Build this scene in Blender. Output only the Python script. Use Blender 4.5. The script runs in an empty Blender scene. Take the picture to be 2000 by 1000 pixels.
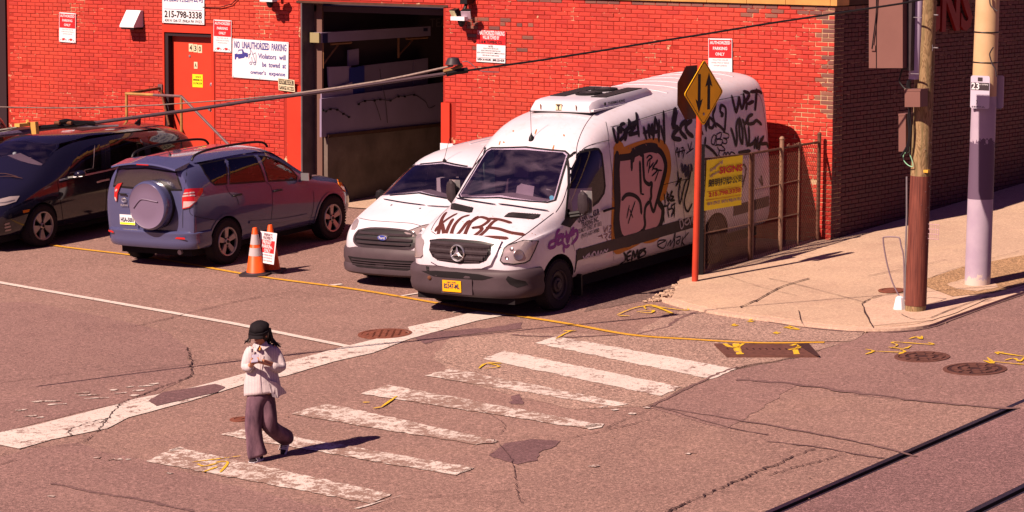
import bpy, bmesh, math, random
from mathutils import Vector, Matrix
from mathutils.bvhtree import BVHTree
from mathutils.geometry import delaunay_2d_cdt
random.seed(7)
R = math.radians
SC = bpy.context.scene
COL = SC.collection
# ------------------------------------------------------------------ camera (measured from the photograph)
FPX = 5741.43
PSI, TH, RO = -0.6035, 0.1205, 0.0056
CP = Vector((21.4811, -39.8089, 5.2145))
GX, GY = 0.0129, 0.0508                      # slope of the ground
FW = Vector((math.sin(PSI)*math.cos(TH), math.cos(PSI)*math.cos(TH), -math.sin(TH)))
_r = Vector((math.cos(PSI), -math.sin(PSI), 0)); _u = _r.cross(FW)
RT = _r*math.cos(RO)+_u*math.sin(RO); UP = -_r*math.sin(RO)+_u*math.cos(RO)
cam = bpy.data.cameras.new('camera'); cam.lens = FPX*36/2000; cam.sensor_width = 36; cam.clip_start = .5; cam.clip_end = 3000
co = bpy.data.objects.new('camera', cam); COL.objects.link(co); SC.camera = co
co.matrix_world = Matrix((( RT.x, UP.x, -FW.x, CP.x), (RT.y, UP.y, -FW.y, CP.y), (RT.z, UP.z, -FW.z, CP.z), (0,0,0,1)))
# ------------------------------------------------------------------ light
SUN_AZ, SUN_EL = 76, 42.5                   # direction the shadows fall (from +X), height of the sun
W = bpy.data.worlds.new('World'); SC.world = W; W.use_nodes = True
nt = W.node_tree; nt.nodes.clear()
sky = nt.nodes.new('ShaderNodeTexSky'); sky.sky_type = 'NISHITA'; sky.sun_disc = False
sky.sun_elevation = R(SUN_EL); sky.sun_rotation = R(90-(SUN_AZ+180)); sky.air_density = 1; sky.dust_density = 1.2
tint = nt.nodes.new('ShaderNodeMix'); tint.data_type = 'RGBA'; tint.blend_type = 'MULTIPLY'; tint.inputs[0].default_value = 1
tint.inputs[7].default_value = (.38, .165, .42, 1)
bg = nt.nodes.new('ShaderNodeBackground'); bg.inputs[1].default_value = .05
out = nt.nodes.new('ShaderNodeOutputWorld')
nt.links.new(sky.outputs[0], tint.inputs[6]); nt.links.new(tint.outputs[2], bg.inputs[0]); nt.links.new(bg.outputs[0], out.inputs[0])
sl = bpy.data.lights.new('sun', 'SUN'); sl.energy = 4.6; sl.angle = R(.5); sl.color = (1, .77, .62)
so = bpy.data.objects.new('sun', sl); COL.objects.link(so)
LD = Vector((math.cos(R(SUN_EL))*math.cos(R(SUN_AZ)), math.cos(R(SUN_EL))*math.sin(R(SUN_AZ)), -math.sin(R(SUN_EL))))
so.rotation_mode = 'QUATERNION'; so.rotation_quaternion = LD.to_track_quat('-Z', 'Y')
SC.view_settings.view_transform = 'Standard'; SC.view_settings.look = 'None'; SC.view_settings.gamma = 1
SC.view_settings.use_curve_mapping = False; SC.view_settings.exposure = 1.24
SC.render.resolution_x, SC.render.resolution_y = 1024, 512
# ------------------------------------------------------------------ measuring helpers
def ray(u, v): return FW*FPX+RT*(u-1000)+UP*(500-v)
def gz(x, y): return GX*x+GY*y
def gp(u, v, h=0.0):                         # photo pixel -> point on the sloping ground (raised by h)
    d = ray(u, v); n = Vector((-GX, -GY, 1)); t = (h-CP.dot(n))/d.dot(n); return CP+d*t
def wp(u, v, y=0.0):                         # -> front wall plane
    d = ray(u, v); return CP+d*((y-CP.y)/d.y)
def sp(u, v, x=0.0):                         # -> side wall plane
    d = ray(u, v); return CP+d*((x-CP.x)/d.x)
# ------------------------------------------------------------------ object helpers
def tag(o, label=None, cat=None, group=None, kind=None):
    if label: o['label'] = label
    if cat: o['category'] = cat
    if group: o['group'] = group
    if kind: o['kind'] = kind
    return o
def empty(name, label, cat, loc=(0,0,0), group=None, M=None):
    o = bpy.data.objects.new(name, None); COL.objects.link(o); o.empty_display_size = .2
    if M is not None: o.matrix_world = M
    else: o.location = loc
    return tag(o, label, cat, group)
def link(name, me, mats, parent=None, smooth=False):
    o = bpy.data.objects.new(name, me); COL.objects.link(o)
    if not isinstance(mats, (list, tuple)): mats = [mats]
    if len(me.materials) == 0:
        for m in mats: me.materials.append(m)
    if smooth:
        me.polygons.foreach_set('use_smooth', [True]*len(me.polygons))
        me.set_sharp_from_angle(angle=R(smooth if smooth > 1 else 35))
    if parent is not None: o.parent = parent
    return o
class MB:                                    # collects primitives into one mesh
    def __init__(s): s.v = []; s.f = []; s.m = []; s.mi = 0
    def add(s, vs, fs):
        k = len(s.v); s.v += [tuple(p) for p in vs]; s.f += [tuple(i+k for i in f) for f in fs]; s.m += [s.mi]*len(fs); return s
    def box(s, a, b, M=None):
        x0,y0,z0 = a; x1,y1,z1 = b
        vs = [Vector(p) for p in ((x0,y0,z0),(x1,y0,z0),(x1,y1,z0),(x0,y1,z0),(x0,y0,z1),(x1,y0,z1),(x1,y1,z1),(x0,y1,z1))]
        if M is not None: vs = [M@p for p in vs]
        return s.add(vs, [(0,3,2,1),(4,5,6,7),(0,1,5,4),(1,2,6,5),(2,3,7,6),(3,0,4,7)])
    def prism(s, pts, vec):                  # polygon extruded by a vector
        n = len(pts); vec = Vector(vec); P = [Vector(p) for p in pts]
        return s.add(P+[p+vec for p in P], [tuple(range(n))[::-1], tuple(range(n,2*n))]+[(i,(i+1)%n,n+(i+1)%n,n+i) for i in range(n)])
    def tube(s, pts, r, n=8, cap=True, r1=None):
        P = [Vector(p) for p in pts]; N = len(P); rs = r if isinstance(r, (list,tuple)) else [r+(0 if r1 is None else (r1-r))*i/max(1,N-1) for i in range(N)]
        vs = []; up = None
        for i, p in enumerate(P):
            t = (P[min(i+1,N-1)]-P[max(i-1,0)]).normalized()
            if up is None: up = Vector((0,0,1)) if abs(t.z) < .9 else Vector((1,0,0))
            a = t.cross(up).normalized(); b = t.cross(a).normalized(); up = -b if b.dot(up) < 0 else b
            a = t.cross(up).normalized()
            for k in range(n):
                an = 2*math.pi*k/n; vs.append(p+(a*math.cos(an)+up*math.sin(an))*rs[i])
        fs = [(i*n+k, i*n+(k+1)%n, (i+1)*n+(k+1)%n, (i+1)*n+k) for i in range(N-1) for k in range(n)]
        if cap: fs += [tuple(range(n))[::-1], tuple(range((N-1)*n, N*n))]
        return s.add(vs, fs)
    def lathe(s, prof, n=24, M=None, closed=False, caps=True):   # profile (radius, height) turned about Z
        vs = []
        for r_, z in prof:
            for k in range(n):
                a = 2*math.pi*k/n; p = Vector((r_*math.cos(a), r_*math.sin(a), z)); vs.append(M@p if M is not None else p)
        L = len(prof); fs = []
        for i in range(L if closed else L-1):
            j = (i+1)%L
            fs += [(i*n+k, i*n+(k+1)%n, j*n+(k+1)%n, j*n+k) for k in range(n)]
        if not closed and caps:
            if prof[0][0] > 1e-4: fs.append(tuple(range(n))[::-1])
            if prof[-1][0] > 1e-4: fs.append(tuple(range((L-1)*n, L*n)))
        return s.add(vs, fs)
    def mesh(s, name='m'):
        me = bpy.data.meshes.new(name); me.from_pydata(s.v, [], s.f); me.polygons.foreach_set('material_index', s.m); me.update(); return me
    def build(s, name, mats, parent=None, smooth=False): return link(name, s.mesh(name), mats, parent, smooth)
def rings(mb, R_, closed=True, cap=True):     # loft of equal-length rings
    n = len(R_[0]); vs = [p for r_ in R_ for p in r_]; N = len(R_)
    fs = [(i*n+k, i*n+(k+1)%n, (i+1)*n+(k+1)%n, (i+1)*n+k) for i in range(N-1) for k in range(n if closed else n-1)]
    if cap: fs += [tuple(range(n))[::-1], tuple(range((N-1)*n, N*n))]
    return mb.add(vs, fs)
# ------------------------------------------------------------------ material helpers
ALB = .75                                   # paints and stones are all a little darker than picked
def mat(name, col=(.5,.5,.5), rough=.6, metal=0, spec=.2, coat=0, emit=None):
    m = bpy.data.materials.new(name); m.use_nodes = True; b = m.node_tree.nodes['Principled BSDF']
    b.inputs['Base Color'].default_value = (*(x*ALB for x in col), 1); b.inputs['Roughness'].default_value = rough; b.inputs['Metallic'].default_value = metal
    b.inputs['Specular IOR Level'].default_value = spec; b.inputs['Coat Weight'].default_value = coat; b.inputs['Coat Roughness'].default_value = .04
    return m
class NG:                                    # tiny node-graph writer
    def __init__(s, m): s.m = m; s.t = m.node_tree; s.b = s.t.nodes['Principled BSDF']; s.tc = None
    def n(s, typ, **kw):
        nd = s.t.nodes.new(typ)
        for k, v in kw.items(): setattr(nd, k, v)
        return nd
    def l(s, a, b): s.t.links.new(a, b)
    def co(s, world=False):
        if world: g = s.n('ShaderNodeNewGeometry'); return g.outputs['Position']
        if s.tc is None: s.tc = s.n('ShaderNodeTexCoord')
        return s.tc.outputs['Object']
    def noise(s, scale, detail=3, rough=.55, vec=None, stretch=None, world=True, dist=0):
        nd = s.n('ShaderNodeTexNoise'); nd.inputs['Scale'].default_value = scale; nd.inputs['Detail'].default_value = detail
        nd.inputs['Roughness'].default_value = rough; nd.inputs['Distortion'].default_value = dist
        v = vec or s.co(world)
        if stretch:
            mp = s.n('ShaderNodeMapping'); mp.inputs['Scale'].default_value = stretch; s.l(v, mp.inputs[0]); v = mp.outputs[0]
        s.l(v, nd.inputs['Vector']); return nd.outputs[0]
    def ramp(s, fac, *stops):
        nd = s.n('ShaderNodeValToRGB'); e = nd.color_ramp.elements
        while len(e) < len(stops): e.new(.5)
        for el, (p, c) in zip(e, stops): el.position = p; el.color = (*c, 1) if isinstance(c, (tuple,list)) else (c,c,c,1)
        s.l(fac, nd.inputs[0]); return nd.outputs[0]
    def mix(s, fac, a, b, mode='MIX'):
        nd = s.n('ShaderNodeMix', data_type='RGBA', blend_type=mode)
        for i, x_ in ((0,fac),(6,a),(7,b)):
            if hasattr(x_, 'links'): s.l(x_, nd.inputs[i])
            else: nd.inputs[i].default_value = x_ if i == 0 else ((*(q*ALB for q in x_),1) if isinstance(x_, (tuple,list)) else (x_,x_,x_,1))
        return nd.outputs[2]
    def math(s, op, a, b=None, c=None):
        nd = s.n('ShaderNodeMath', operation=op)
        for i, x_ in enumerate((a,b,c)):
            if x_ is None: continue
            if hasattr(x_, 'links'): s.l(x_, nd.inputs[i])
            else: nd.inputs[i].default_value = x_
        return nd.outputs[0]
    def color(s, c): s.l(c, s.b.inputs['Base Color']); return s
    def rough(s, c): s.l(c, s.b.inputs['Roughness']); return s
    def bump(s, h, strength=.3, dist=.01):
        nd = s.n('ShaderNodeBump'); nd.inputs['Strength'].default_value = strength; nd.inputs['Distance'].default_value = dist
        s.l(h, nd.inputs['Height']); s.l(nd.outputs[0], s.b.inputs['Normal']); return s
def dirty(name, col, dark=.75, scale=6, rough=.6, metal=0, fine=60, var=.12, coat=0, spec=.2, bump=0):
    m = mat(name, col, rough, metal, spec, coat); g = NG(m)
    a = g.noise(scale, 4); f = g.noise(fine, 2)
    c = g.mix(g.ramp(a, (.35,0),(.75,1)), tuple(x*dark for x in col), col)
    c = g.mix(g.math('MULTIPLY', f, var*2), c, tuple(x*.5 for x in col)); g.color(c)
    if bump: g.bump(f, bump, .004)
    return m
# ------------------------------------------------------------------ text
def text_mesh(s, size=1.0, bold=0.0, spacing=1.0, align='CENTER'):
    cu = bpy.data.curves.new('t', 'FONT'); cu.body = s; cu.size = size; cu.align_x = align; cu.align_y = 'CENTER'; cu.offset = bold; cu.space_character = spacing
    cu.resolution_u = 2; cu.space_line = .9
    o = bpy.data.objects.new('t', cu); me = bpy.data.meshes.new_from_object(o)
    bpy.data.objects.remove(o); bpy.data.curves.remove(cu); return me
def text_fit(mb, s, P, U, V, w, h, bold=0.0, spacing=1.0, off=.002):
    """lettering filling a w x h box centred at P; U = reading direction, V = up"""
    me = text_mesh(s, 1, bold, spacing); vs = [v.co.copy() for v in me.vertices]
    if not vs: return
    x0 = min(v.x for v in vs); x1 = max(v.x for v in vs); y0 = min(v.y for v in vs); y1 = max(v.y for v in vs)
    sx = w/(x1-x0); sy = h/(y1-y0); U = Vector(U).normalized(); V = Vector(V).normalized(); N = U.cross(V)
    mb.add([Vector(P)+U*((v.x-(x0+x1)/2)*sx)+V*((v.y-(y0+y1)/2)*sy)+N*off for v in vs], [tuple(p.vertices) for p in me.polygons])
    bpy.data.meshes.remove(me)
# ------------------------------------------------------------------ palette
M = {}
M['black'] = mat('black_plastic', (.012,.010,.012), .45); M['darkgrey'] = dirty('dark_plastic', (.055,.040,.048), .7, 8, .5, var=.1)
M['rubber'] = dirty('tyre_rubber', (.020,.013,.018), .7, 20, .8); M['chrome'] = mat('chrome', (.8,.78,.8), .28, .85)
M['alloy'] = dirty('alloy', (.55,.47,.45), .85, 14, .35, .55); M['steel'] = dirty('galvanised_steel', (.42,.38,.42), .75, 12, .45, .6)
M['white'] = dirty('white_sign_enamel', (.80,.77,.82), .93, 4, .4, var=.03); M['redprint'] = mat('red_print', (.62,.02,.025), .5)
M['blueprint'] = mat('blue_print', (.05,.045,.25), .5); M['inkblack'] = mat('black_print', (.015,.013,.015), .5)
M['yellowsign'] = dirty('yellow_sign', (1.15,.98,.02), .92, 5, .5, var=.02); M['paleprint'] = mat('faded_print', (.62,.33,.34), .6)
M['rust'] = dirty('rusty_iron', (.22,.085,.045), .45, 25, .85, fine=120, var=.3, bump=.3)
M['orange'] = dirty('cone_orange', (.85,.105,.015), .8, 9, .45); M['reflect'] = mat('cone_reflective', (.48,.42,.44), .4)
M['cream'] = mat('cream_plate', (.72,.62,.42), .5)
# ================================================================== GROUND
def asphalt(name, col, speck=.55, patch=.8, light=None, grain=70):
    m = mat(name, col, .88, spec=.25); g = NG(m)
    big = g.noise(.35, 6, .65, dist=.6); mid = g.noise(1.7, 6, .7, dist=.4); f1 = g.noise(grain, 2, .7); f0 = g.noise(24, 3, .75); f2 = g.noise(grain*2.3, 1, .5)
    c = g.mix(g.ramp(big, (.3,0),(.7,1)), tuple(x*patch for x in col), tuple(x*1.08 for x in col))
    c = g.mix(g.math('MULTIPLY', g.ramp(mid, (.48,0),(.72,1)), .42), c, tuple(x*q for x, q in zip(col, (.66,.56,.60))))
    c = g.mix(g.math('MULTIPLY', g.ramp(g.noise(.8, 5, .7, dist=.8), (.52,0),(.70,1)), .35), c, tuple(x*q for x, q in zip(col, (1.28,1.30,1.18))))
    st = g.noise(4.5, 5, .75, stretch=(1,.35,1)); c = g.mix(g.math('MULTIPLY', g.ramp(st, (.60,0),(.68,1)), .35), c, tuple(x*.55 for x in col))
    c = g.mix(g.math('MULTIPLY', g.ramp(f1, (.30,1),(.46,0)), speck), c, tuple(x*.30 for x in col))
    c = g.mix(g.math('MULTIPLY', g.ramp(f0, (.34,1),(.50,0)), speck*.8), c, tuple(x*.36 for x in col)); c = g.mix(g.math('MULTIPLY', g.ramp(f0, (.54,0),(.66,1)), speck*.75), c, tuple(min(1, x*2.0) for x in col))
    lt = light or tuple(min(1, x*2.1) for x in col)
    c = g.mix(g.math('MULTIPLY', g.ramp(f1, (.56,0),(.68,1)), speck), c, lt)
    c = g.mix(g.math('MULTIPLY', g.ramp(f2, (.66,0),(.74,1)), speck*.8), c, tuple(min(1,x*3.2) for x in col))
    g.color(c); g.bump(f1, .45, .006); return m
AS = (.250,.150,.128)
M['road'] = asphalt('asphalt_aged', AS, .85, .80)
M['road_smooth'] = asphalt('asphalt_smooth', (.228,.132,.120), .8, .84, grain=70)
M['road_gravel'] = asphalt('asphalt_gravelly', (.30,.195,.162), 1, .85, grain=46)
M['road_between'] = asphalt('asphalt_between_rails', (.205,.112,.112), .8, .62, grain=60)
M['road_dark'] = asphalt('asphalt_patch_dark', (.150,.080,.085), .6, .75, grain=80)
M['tar'] = asphalt('tar_joint_and_shadow', (.165,.092,.090), .5, .7)
M['crack'] = mat('crack_dirt', (.055,.028,.03), .95)
M['walk'] = asphalt('sidewalk_concrete', (.50,.345,.25), .35, .84, grain=90)
M['walk_patch'] = asphalt('sidewalk_fresh_concrete', (.56,.385,.29), .3, .85, grain=100)
M['walk_pebble'] = asphalt('pebbled_concrete', (.33,.20,.11), .95, .8, grain=40)
M['dirt'] = asphalt('gravelly_dirt', (.16,.10,.09), .8, .7, grain=35)
def paint(name, col, wear, base=AS, scale=9):
    m = mat(name, col, .7, spec=.3); g = NG(m)
    a = g.noise(scale, 6, .72); b = g.noise(38, 3, .7); f = g.noise(75, 2, .7)
    lo = g.noise(1.15, 4, .6, dist=1.0); w = g.math('ADD', g.math('MULTIPLY', a, .46), g.math('MULTIPLY', b, .24)); w = g.math('ADD', w, g.math('MULTIPLY', lo, .30))
    mask = g.ramp(w, (wear-.022,0),(wear+.022,1))
    und = g.mix(g.ramp(f, (.4,0),(.6,1)), tuple(x*.62 for x in base), tuple(x*1.15 for x in base))
    big = g.noise(1.6, 4); pc = g.mix(g.ramp(big, (.3,0),(.7,1)), tuple(x*.84 for x in col), col)
    # hairline crazing
    vo = g.n('ShaderNodeTexVoronoi', feature='DISTANCE_TO_EDGE'); vo.inputs['Scale'].default_value = 11
    nv = g.n('ShaderNodeMix', data_type='VECTOR'); nv.inputs[0].default_value = .12
    g.l(g.co(True), nv.inputs[4]); nz = g.n('ShaderNodeTexNoise'); nz.inputs['Scale'].default_value = 7; g.l(g.co(True), nz.inputs[0]); g.l(nz.outputs['Color'], nv.inputs[5]); g.l(nv.outputs[1], vo.inputs[0])
    pc = g.mix(g.ramp(vo.outputs['Distance'], (.010,.7),(.022,0)), pc, tuple(x*.6 for x in base))
    g.color(g.mix(mask, und, pc)); g.bump(f, .3, .004); return m
WH = (.70,.60,.55)
M['paint_white'] = paint('road_paint_white', WH, .45); M['paint_worn'] = paint('road_paint_worn', WH, .505, (.30,.19,.155))
M['paint_line'] = paint('road_paint_line', WH, .37, scale=14); M['paint_yellow'] = paint('road_paint_yellow', (.70,.36,.03), .36, scale=14)
M['spray_yellow'] = paint('survey_spray_yellow', (.78,.48,.02), .44, scale=16); M['paint_fragment'] = paint('road_paint_fragment', WH, .50, scale=12)
# the asphalt sheet, split where the rails' flangeways run through it
RAILS = (7.64, 9.37)
xs = [-150, -60, -30, -15]+[RAILS[0]-.055, RAILS[0]+.105, RAILS[1]-.055, RAILS[1]+.105]+[14, 30, 60, 150]
mb = MB()
for i in range(len(xs)-1):
    if i in (4, 6): continue
    a, b = xs[i], xs[i+1]; ys = [-150,-60,-30,-20,-10,0,10,30,60,150]
    for j in range(len(ys)-1):
        c, d = ys[j], ys[j+1]; mb.add([(a,c,gz(a,c)),(b,c,gz(b,c)),(b,d,gz(b,d)),(a,d,gz(a,d))], [(0,1,2,3)])
tag(mb.build('road', M['road']), kind='structure')
def flat(name, pts, m, lift, kind='structure', parent=None, sub=None):
    """outline (ground points) laid as a sheet at a given lift above the ground plane"""
    P = [Vector((p[0], p[1])) for p in pts]
    r_ = delaunay_2d_cdt(P, [], [list(range(len(P)))], 1, 1e-5)
    me = bpy.data.meshes.new(name); me.from_pydata([(v.x, v.y, gz(v.x,v.y)+lift) for v in r_[0]], [], [tuple(f) for f in r_[2]]); me.update()
    bm = bmesh.new(); bm.from_mesh(me)
    bmesh.ops.recalc_face_normals(bm, faces=bm.faces)
    if bm.faces and sum(f.normal.z for f in bm.faces) < 0: bmesh.ops.reverse_faces(bm, faces=bm.faces)
    bm.to_mesh(me); bm.free()
    o = link(name, me, m, parent)
    if kind and parent is None: o['kind'] = kind
    return o
def G(*px): return [gp(u, v) for u, v in px]
def rough_edge(pts, step=.18, amp=.03, closed=True, seed=1):
    rnd = random.Random(seed); o = []; n = len(pts)
    for i in range(n if closed else n-1):
        a = Vector(pts[i][:2]); b = Vector(pts[(i+1)%n][:2]); k = max(1, int((b-a).length/step))
        for j in range(k):
            p = a.lerp(b, j/k)
            if j or not closed: p = p+Vector((rnd.uniform(-amp,amp), rnd.uniform(-amp,amp)))
            o.append((p.x, p.y))
    if not closed: o.append(tuple(pts[-1][:2]))
    return o
def spline(pts, n=6):
    P = [Vector(p) for p in pts]; o = []
    for i in range(len(P)-1):
        p0, p1, p2, p3 = P[max(i-1,0)], P[i], P[i+1], P[min(i+2,len(P)-1)]
        for k in range(n):
            t = k/n; o.append(.5*((2*p1)+(p2-p0)*t+(2*p0-5*p1+4*p2-p3)*t*t+(3*p1-p0-3*p2+p3)*t**3))
    o.append(P[-1]); return o
def ribbon(mb, pts, w, lift=0, jit=0, taper=False, seed=3):
    """strip along ground points"""
    rnd = random.Random(seed); P = [Vector((p[0],p[1])) for p in pts]; N = len(P); vs = []
    for i, p in enumerate(P):
        t = P[min(i+1,N-1)]-P[max(i-1,0)]
        if t.length < 1e-6: t = Vector((1,0))
        t.normalize(); n = Vector((-t.y, t.x)); h = w/2*(1+rnd.uniform(-jit,jit))
        if taper: h *= max(.15, math.sin(math.pi*min(1,max(0,(i+.3)/(N-.4))))**.5)
        for s in (1,-1): q = p+n*h*s; vs.append((q.x, q.y, gz(q.x,q.y)+lift))
    return mb.add(vs, [(2*i+1, 2*i+3, 2*i+2, 2*i) for i in range(N-1)])
# tone patches of asphalt, 4 mm steps
flat('asphalt_patch', rough_edge(G((-200,600),(60,590),(200,618),(330,650),(366,680),(372,735),(300,772),(180,800),(0,845),(-200,880))), M['road_smooth'], .004)
flat('asphalt_patch', rough_edge(G((-200,905),(0,893),(50,878),(150,865),(190,880),(300,902),(420,940),(600,985),(760,1010),(700,1100),(-300,1100))), M['road_smooth'], .004)
flat('asphalt_patch', rough_edge(G((1268,797),(1320,765),(1400,732),(1450,715),(1530,702),(1660,668),(1700,645),(1850,632),(1900,605),(2200,500),(2600,700),(2100,815),(1975,798),(1850,788),(1700,775),(1560,752),(1420,838),(1330,815))), M['road_smooth'], .004)
flat('asphalt_patch', rough_edge(G((880,662),(1010,650),(1240,655),(1500,668),(1640,672),(1560,700),(1440,722),(1330,765),(1255,795),(1120,800),(1010,775),(900,745),(845,700))), M['road_gravel'], .004)
flat('asphalt_patch', rough_edge(G((1240,655),(1255,640),(1350,600),(1500,622),(1640,642),(1700,645),(1660,668),(1500,668))), M['road_gravel'], .008)
flat('asphalt_patch', [(7.76,-22),(9.305,-22),(9.305,-3),(7.76,-3)], M['road_between'], .003); flat('asphalt_patch', rough_edge([(9.49,-22),(13,-22),(13,-3),(9.49,-3)], .5, .003), M['road_between'], .003)
flat('lot_dirt', rough_edge(G((1140,610),(1290,582),(1350,548),(1480,508),(1590,478),(1560,400),(1380,440),(1180,510))), M['dirt'], .004)
flat('asphalt_repair', rough_edge(G((290,785),(318,768),(372,760),(420,752),(440,758),(425,768),(350,785),(305,795)), .1,.012), M['road_dark'], .016)
flat('asphalt_repair', rough_edge(G((955,890),(985,867),(1040,858),(1095,862),(1085,872),(1052,885),(1050,900),(1010,908)), .1,.02), M['road_dark'], .006)
flat('asphalt_repair', rough_edge(G((998,775),(1015,770),(1022,790),(1000,790)), .1,.03), M['road_dark'], .006)
flat('asphalt_repair', rough_edge(G((780,645),(850,648),(960,640),(1020,630),(1020,642),(900,655),(830,672)), .1,.03), M['road_dark'], .005)
def wobble(pl, amp=.02, seed=0, n=7):
    rnd = random.Random(seed); return [(p[0]+rnd.uniform(-amp,amp), p[1]+rnd.uniform(-amp,amp)) for p in spline([(p.x,p.y) for p in G(*pl)], n)]
mb = MB()                                     # tar-sealed joints, plus the overhead cable's shadow drawn as a line
for k, (pl, w) in enumerate(((((1268,793),(1400,815),(1560,842),(1700,870),(1790,893)),.05), (((1290,797),(1420,835),(1500,850)),.03), (((1440,742),(1560,752),(1700,772),(1850,790),(1990,799)),.10),
        (((1268,797),(1330,765),(1400,732),(1440,718)),.06), (((1500,863),(1600,875),(1700,893),(1725,895)),.04), (((0,749),(120,733),(240,718),(370,712)),.012),  # last run draws the overhead cable's cast shadow as a dark line
        (((100,945),(180,962),(260,975),(380,1000)),.07), (((1240,655),(1300,640),(1330,622),(1380,603)),.07), (((1000,655),(1110,660),(1200,655),(1240,655)),.08))):
    ribbon(mb, wobble(pl, w*.35, k, 9), w*.75, .0105, .45, seed=k)
tag(mb.build('tar_joint_and_shadow', M['tar']), kind='structure')
mb = MB()                                     # open cracks
for k, (pl, w) in enumerate(((((250,641),(300,630),(400,605),(470,588),(500,583)),.018), (((500,583),(560,572),(580,571)),.014), (((580,571),(640,580),(710,585)),.008), (((366,680),(372,705),(370,735),(330,752),(262,778)),.022), (((262,778),(235,790),(212,818),(195,828)),.02),
        (((215,818),(170,828),(135,843),(140,853)),.018), (((212,818),(195,838),(190,845)),.018), (((0,893),(50,876),(120,872),(160,865),(185,850)),.014), (((1290,1010),(1350,980),(1420,950),(1470,928),(1520,905),(1590,878)),.032),
        (((1300,1004),(1340,985)),.03), (((1500,930),(1560,912),(1610,900),(1640,890)),.02), (((1120,855),(1200,838),(1300,812)),.016), (((965,860),(1000,900),(1010,960),(1020,985)),.012), (((720,1000),(800,978),(900,968),(1000,960)),.009),
        (((0,909),(30,900)),.014), (((850,700),(900,720),(960,735)),.006), (((748,595),(765,592)),.014), (((1180,838),(1270,800)),.012), (((935,800),(985,830),(975,850)),.008))):
    ribbon(mb, wobble(pl, w*.9+.004, k, 14), w*.62, .0140, .8, seed=k)
    rr_ = random.Random(k+50); P_ = wobble(pl, w, k+9, 5)
    for _ in range(len(P_)//3):            # short side branches
        p = P_[rr_.randrange(len(P_))]; a_ = rr_.uniform(0,6.3); L_ = rr_.uniform(.05,.22); ribbon(mb, [p, (p[0]+L_*.5*math.cos(a_)+.01, p[1]+L_*.5*math.sin(a_)), (p[0]+L_*math.cos(a_+.4), p[1]+L_*math.sin(a_+.4))], w*.32, .0140, .6, True)
tag(mb.build('road_crack', M['crack']), kind='structure')
# painted markings ---------------------------------------------------------------
def marking(name, pts, m, lift=.010): return flat(name, pts, m, lift)
mb = MB(); ribbon(mb, spline([(p.x,p.y) for p in G((-120,440),(60,472),(130,484),(300,505),(500,540),(700,567),(900,601),(1100,632),(1230,655),(1350,664),(1480,671),(1610,670))]), .085, .0125, .06)
tag(mb.build('yellow_line', M['paint_yellow']), kind='structure')
mb = MB(); ribbon(mb, [(p.x,p.y) for p in G((-900,385),(-400,472),(0,553),(250,597),(450,632),(680,678))], .115, .0125, .05); tag(mb.build('white_line', M['paint_line']), kind='structure')
mb = MB(); ribbon(mb, rough_edge(G((775,581),(838,570)), .2, .004, False), .07, .0125, .2); ribbon(mb, rough_edge(G((640,559),(668,556)), .1, .01, False), .10, .0125, .4)
tag(mb.build('parking_line', M['paint_line']), kind='structure')
marking('stop_bar', rough_edge(G((-300,905),(-120,872),(0,846),(80,829),(225,792),(265,780),(380,757),(480,730),(545,712),(665,680),(735,663),(800,645),(796,640),(880,622),(930,609),(990,616),(930,628),(840,652),(800,663),(730,690),(650,708),(560,735),(490,748),(370,785),(250,817),(210,838),(100,860),(38,878),(0,870),(-300,945)), .15, .006), M['paint_white'])
bars = [((1045,671),(1085,658),(1438,722),(1388,742)),((944,702),(985,686),(1330,757),(1290,775)),((829,735),(880,721),(1228,790),(1200,795)),((705,770),(760,753),(1180,832),(1140,838)),((569,810),(637,789),(975,862),(930,870)),((430,850),(480,838),(925,915),(890,930)),((285,902),(345,875),(765,966),(725,985))]
for k, q in enumerate(bars):
    marking('crosswalk_bar', rough_edge([(p.x,p.y) for p in G(*q)], .10, .022, seed=k), M['paint_white'] if k < 2 else M['paint_worn'])
for k, q in enumerate((((850,865),(942,852),(968,857),(978,868),(955,880)), ((1142,834),(1165,828),(1180,829),(1175,836),(1150,840)), ((890,927),(900,925),(925,916),(920,915)), ((330,880),(352,874),(360,877),(335,884)), ((690,995),(780,970),(788,968),(700,995)))):
    if k: marking('paint_fragment', rough_edge(G(*q), .1, .01, seed=k), M['paint_white'])
mb = MB()
for k, q in enumerate(((40,803,25),(90,786,60),(110,792,40),(175,774,42),(190,780,46),(160,770,30),(222,764,18),(236,770,24),(262,775,20),(255,758,16),(285,756,30),(270,765,22),(300,752,20),(60,815,24),(78,818,14),(192,896,10),(218,900,14),(230,900,16),(250,900,8),(330,927,10),(100,972,9),(1160,913,20),(1350,888,20),(955,866,26),(1235,811,16),(1262,799,10),(1178,797,16),(1200,803,12),(870,609,18),(890,611,12),(900,610,8))):
    p = gp(q[0]-q[2]/2, q[1]); p2 = gp(q[0]+q[2]/2, q[1]-2); 
    ribbon(mb, rough_edge([(p.x,p.y),(p2.x,p2.y)], .05, .015, False, seed=k), .07, .0125, .8, True, seed=k)
tag(mb.build('worn_paint', M['paint_fragment']), kind='structure')
mb = MB()                                     # survey marks sprayed in yellow
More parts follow.
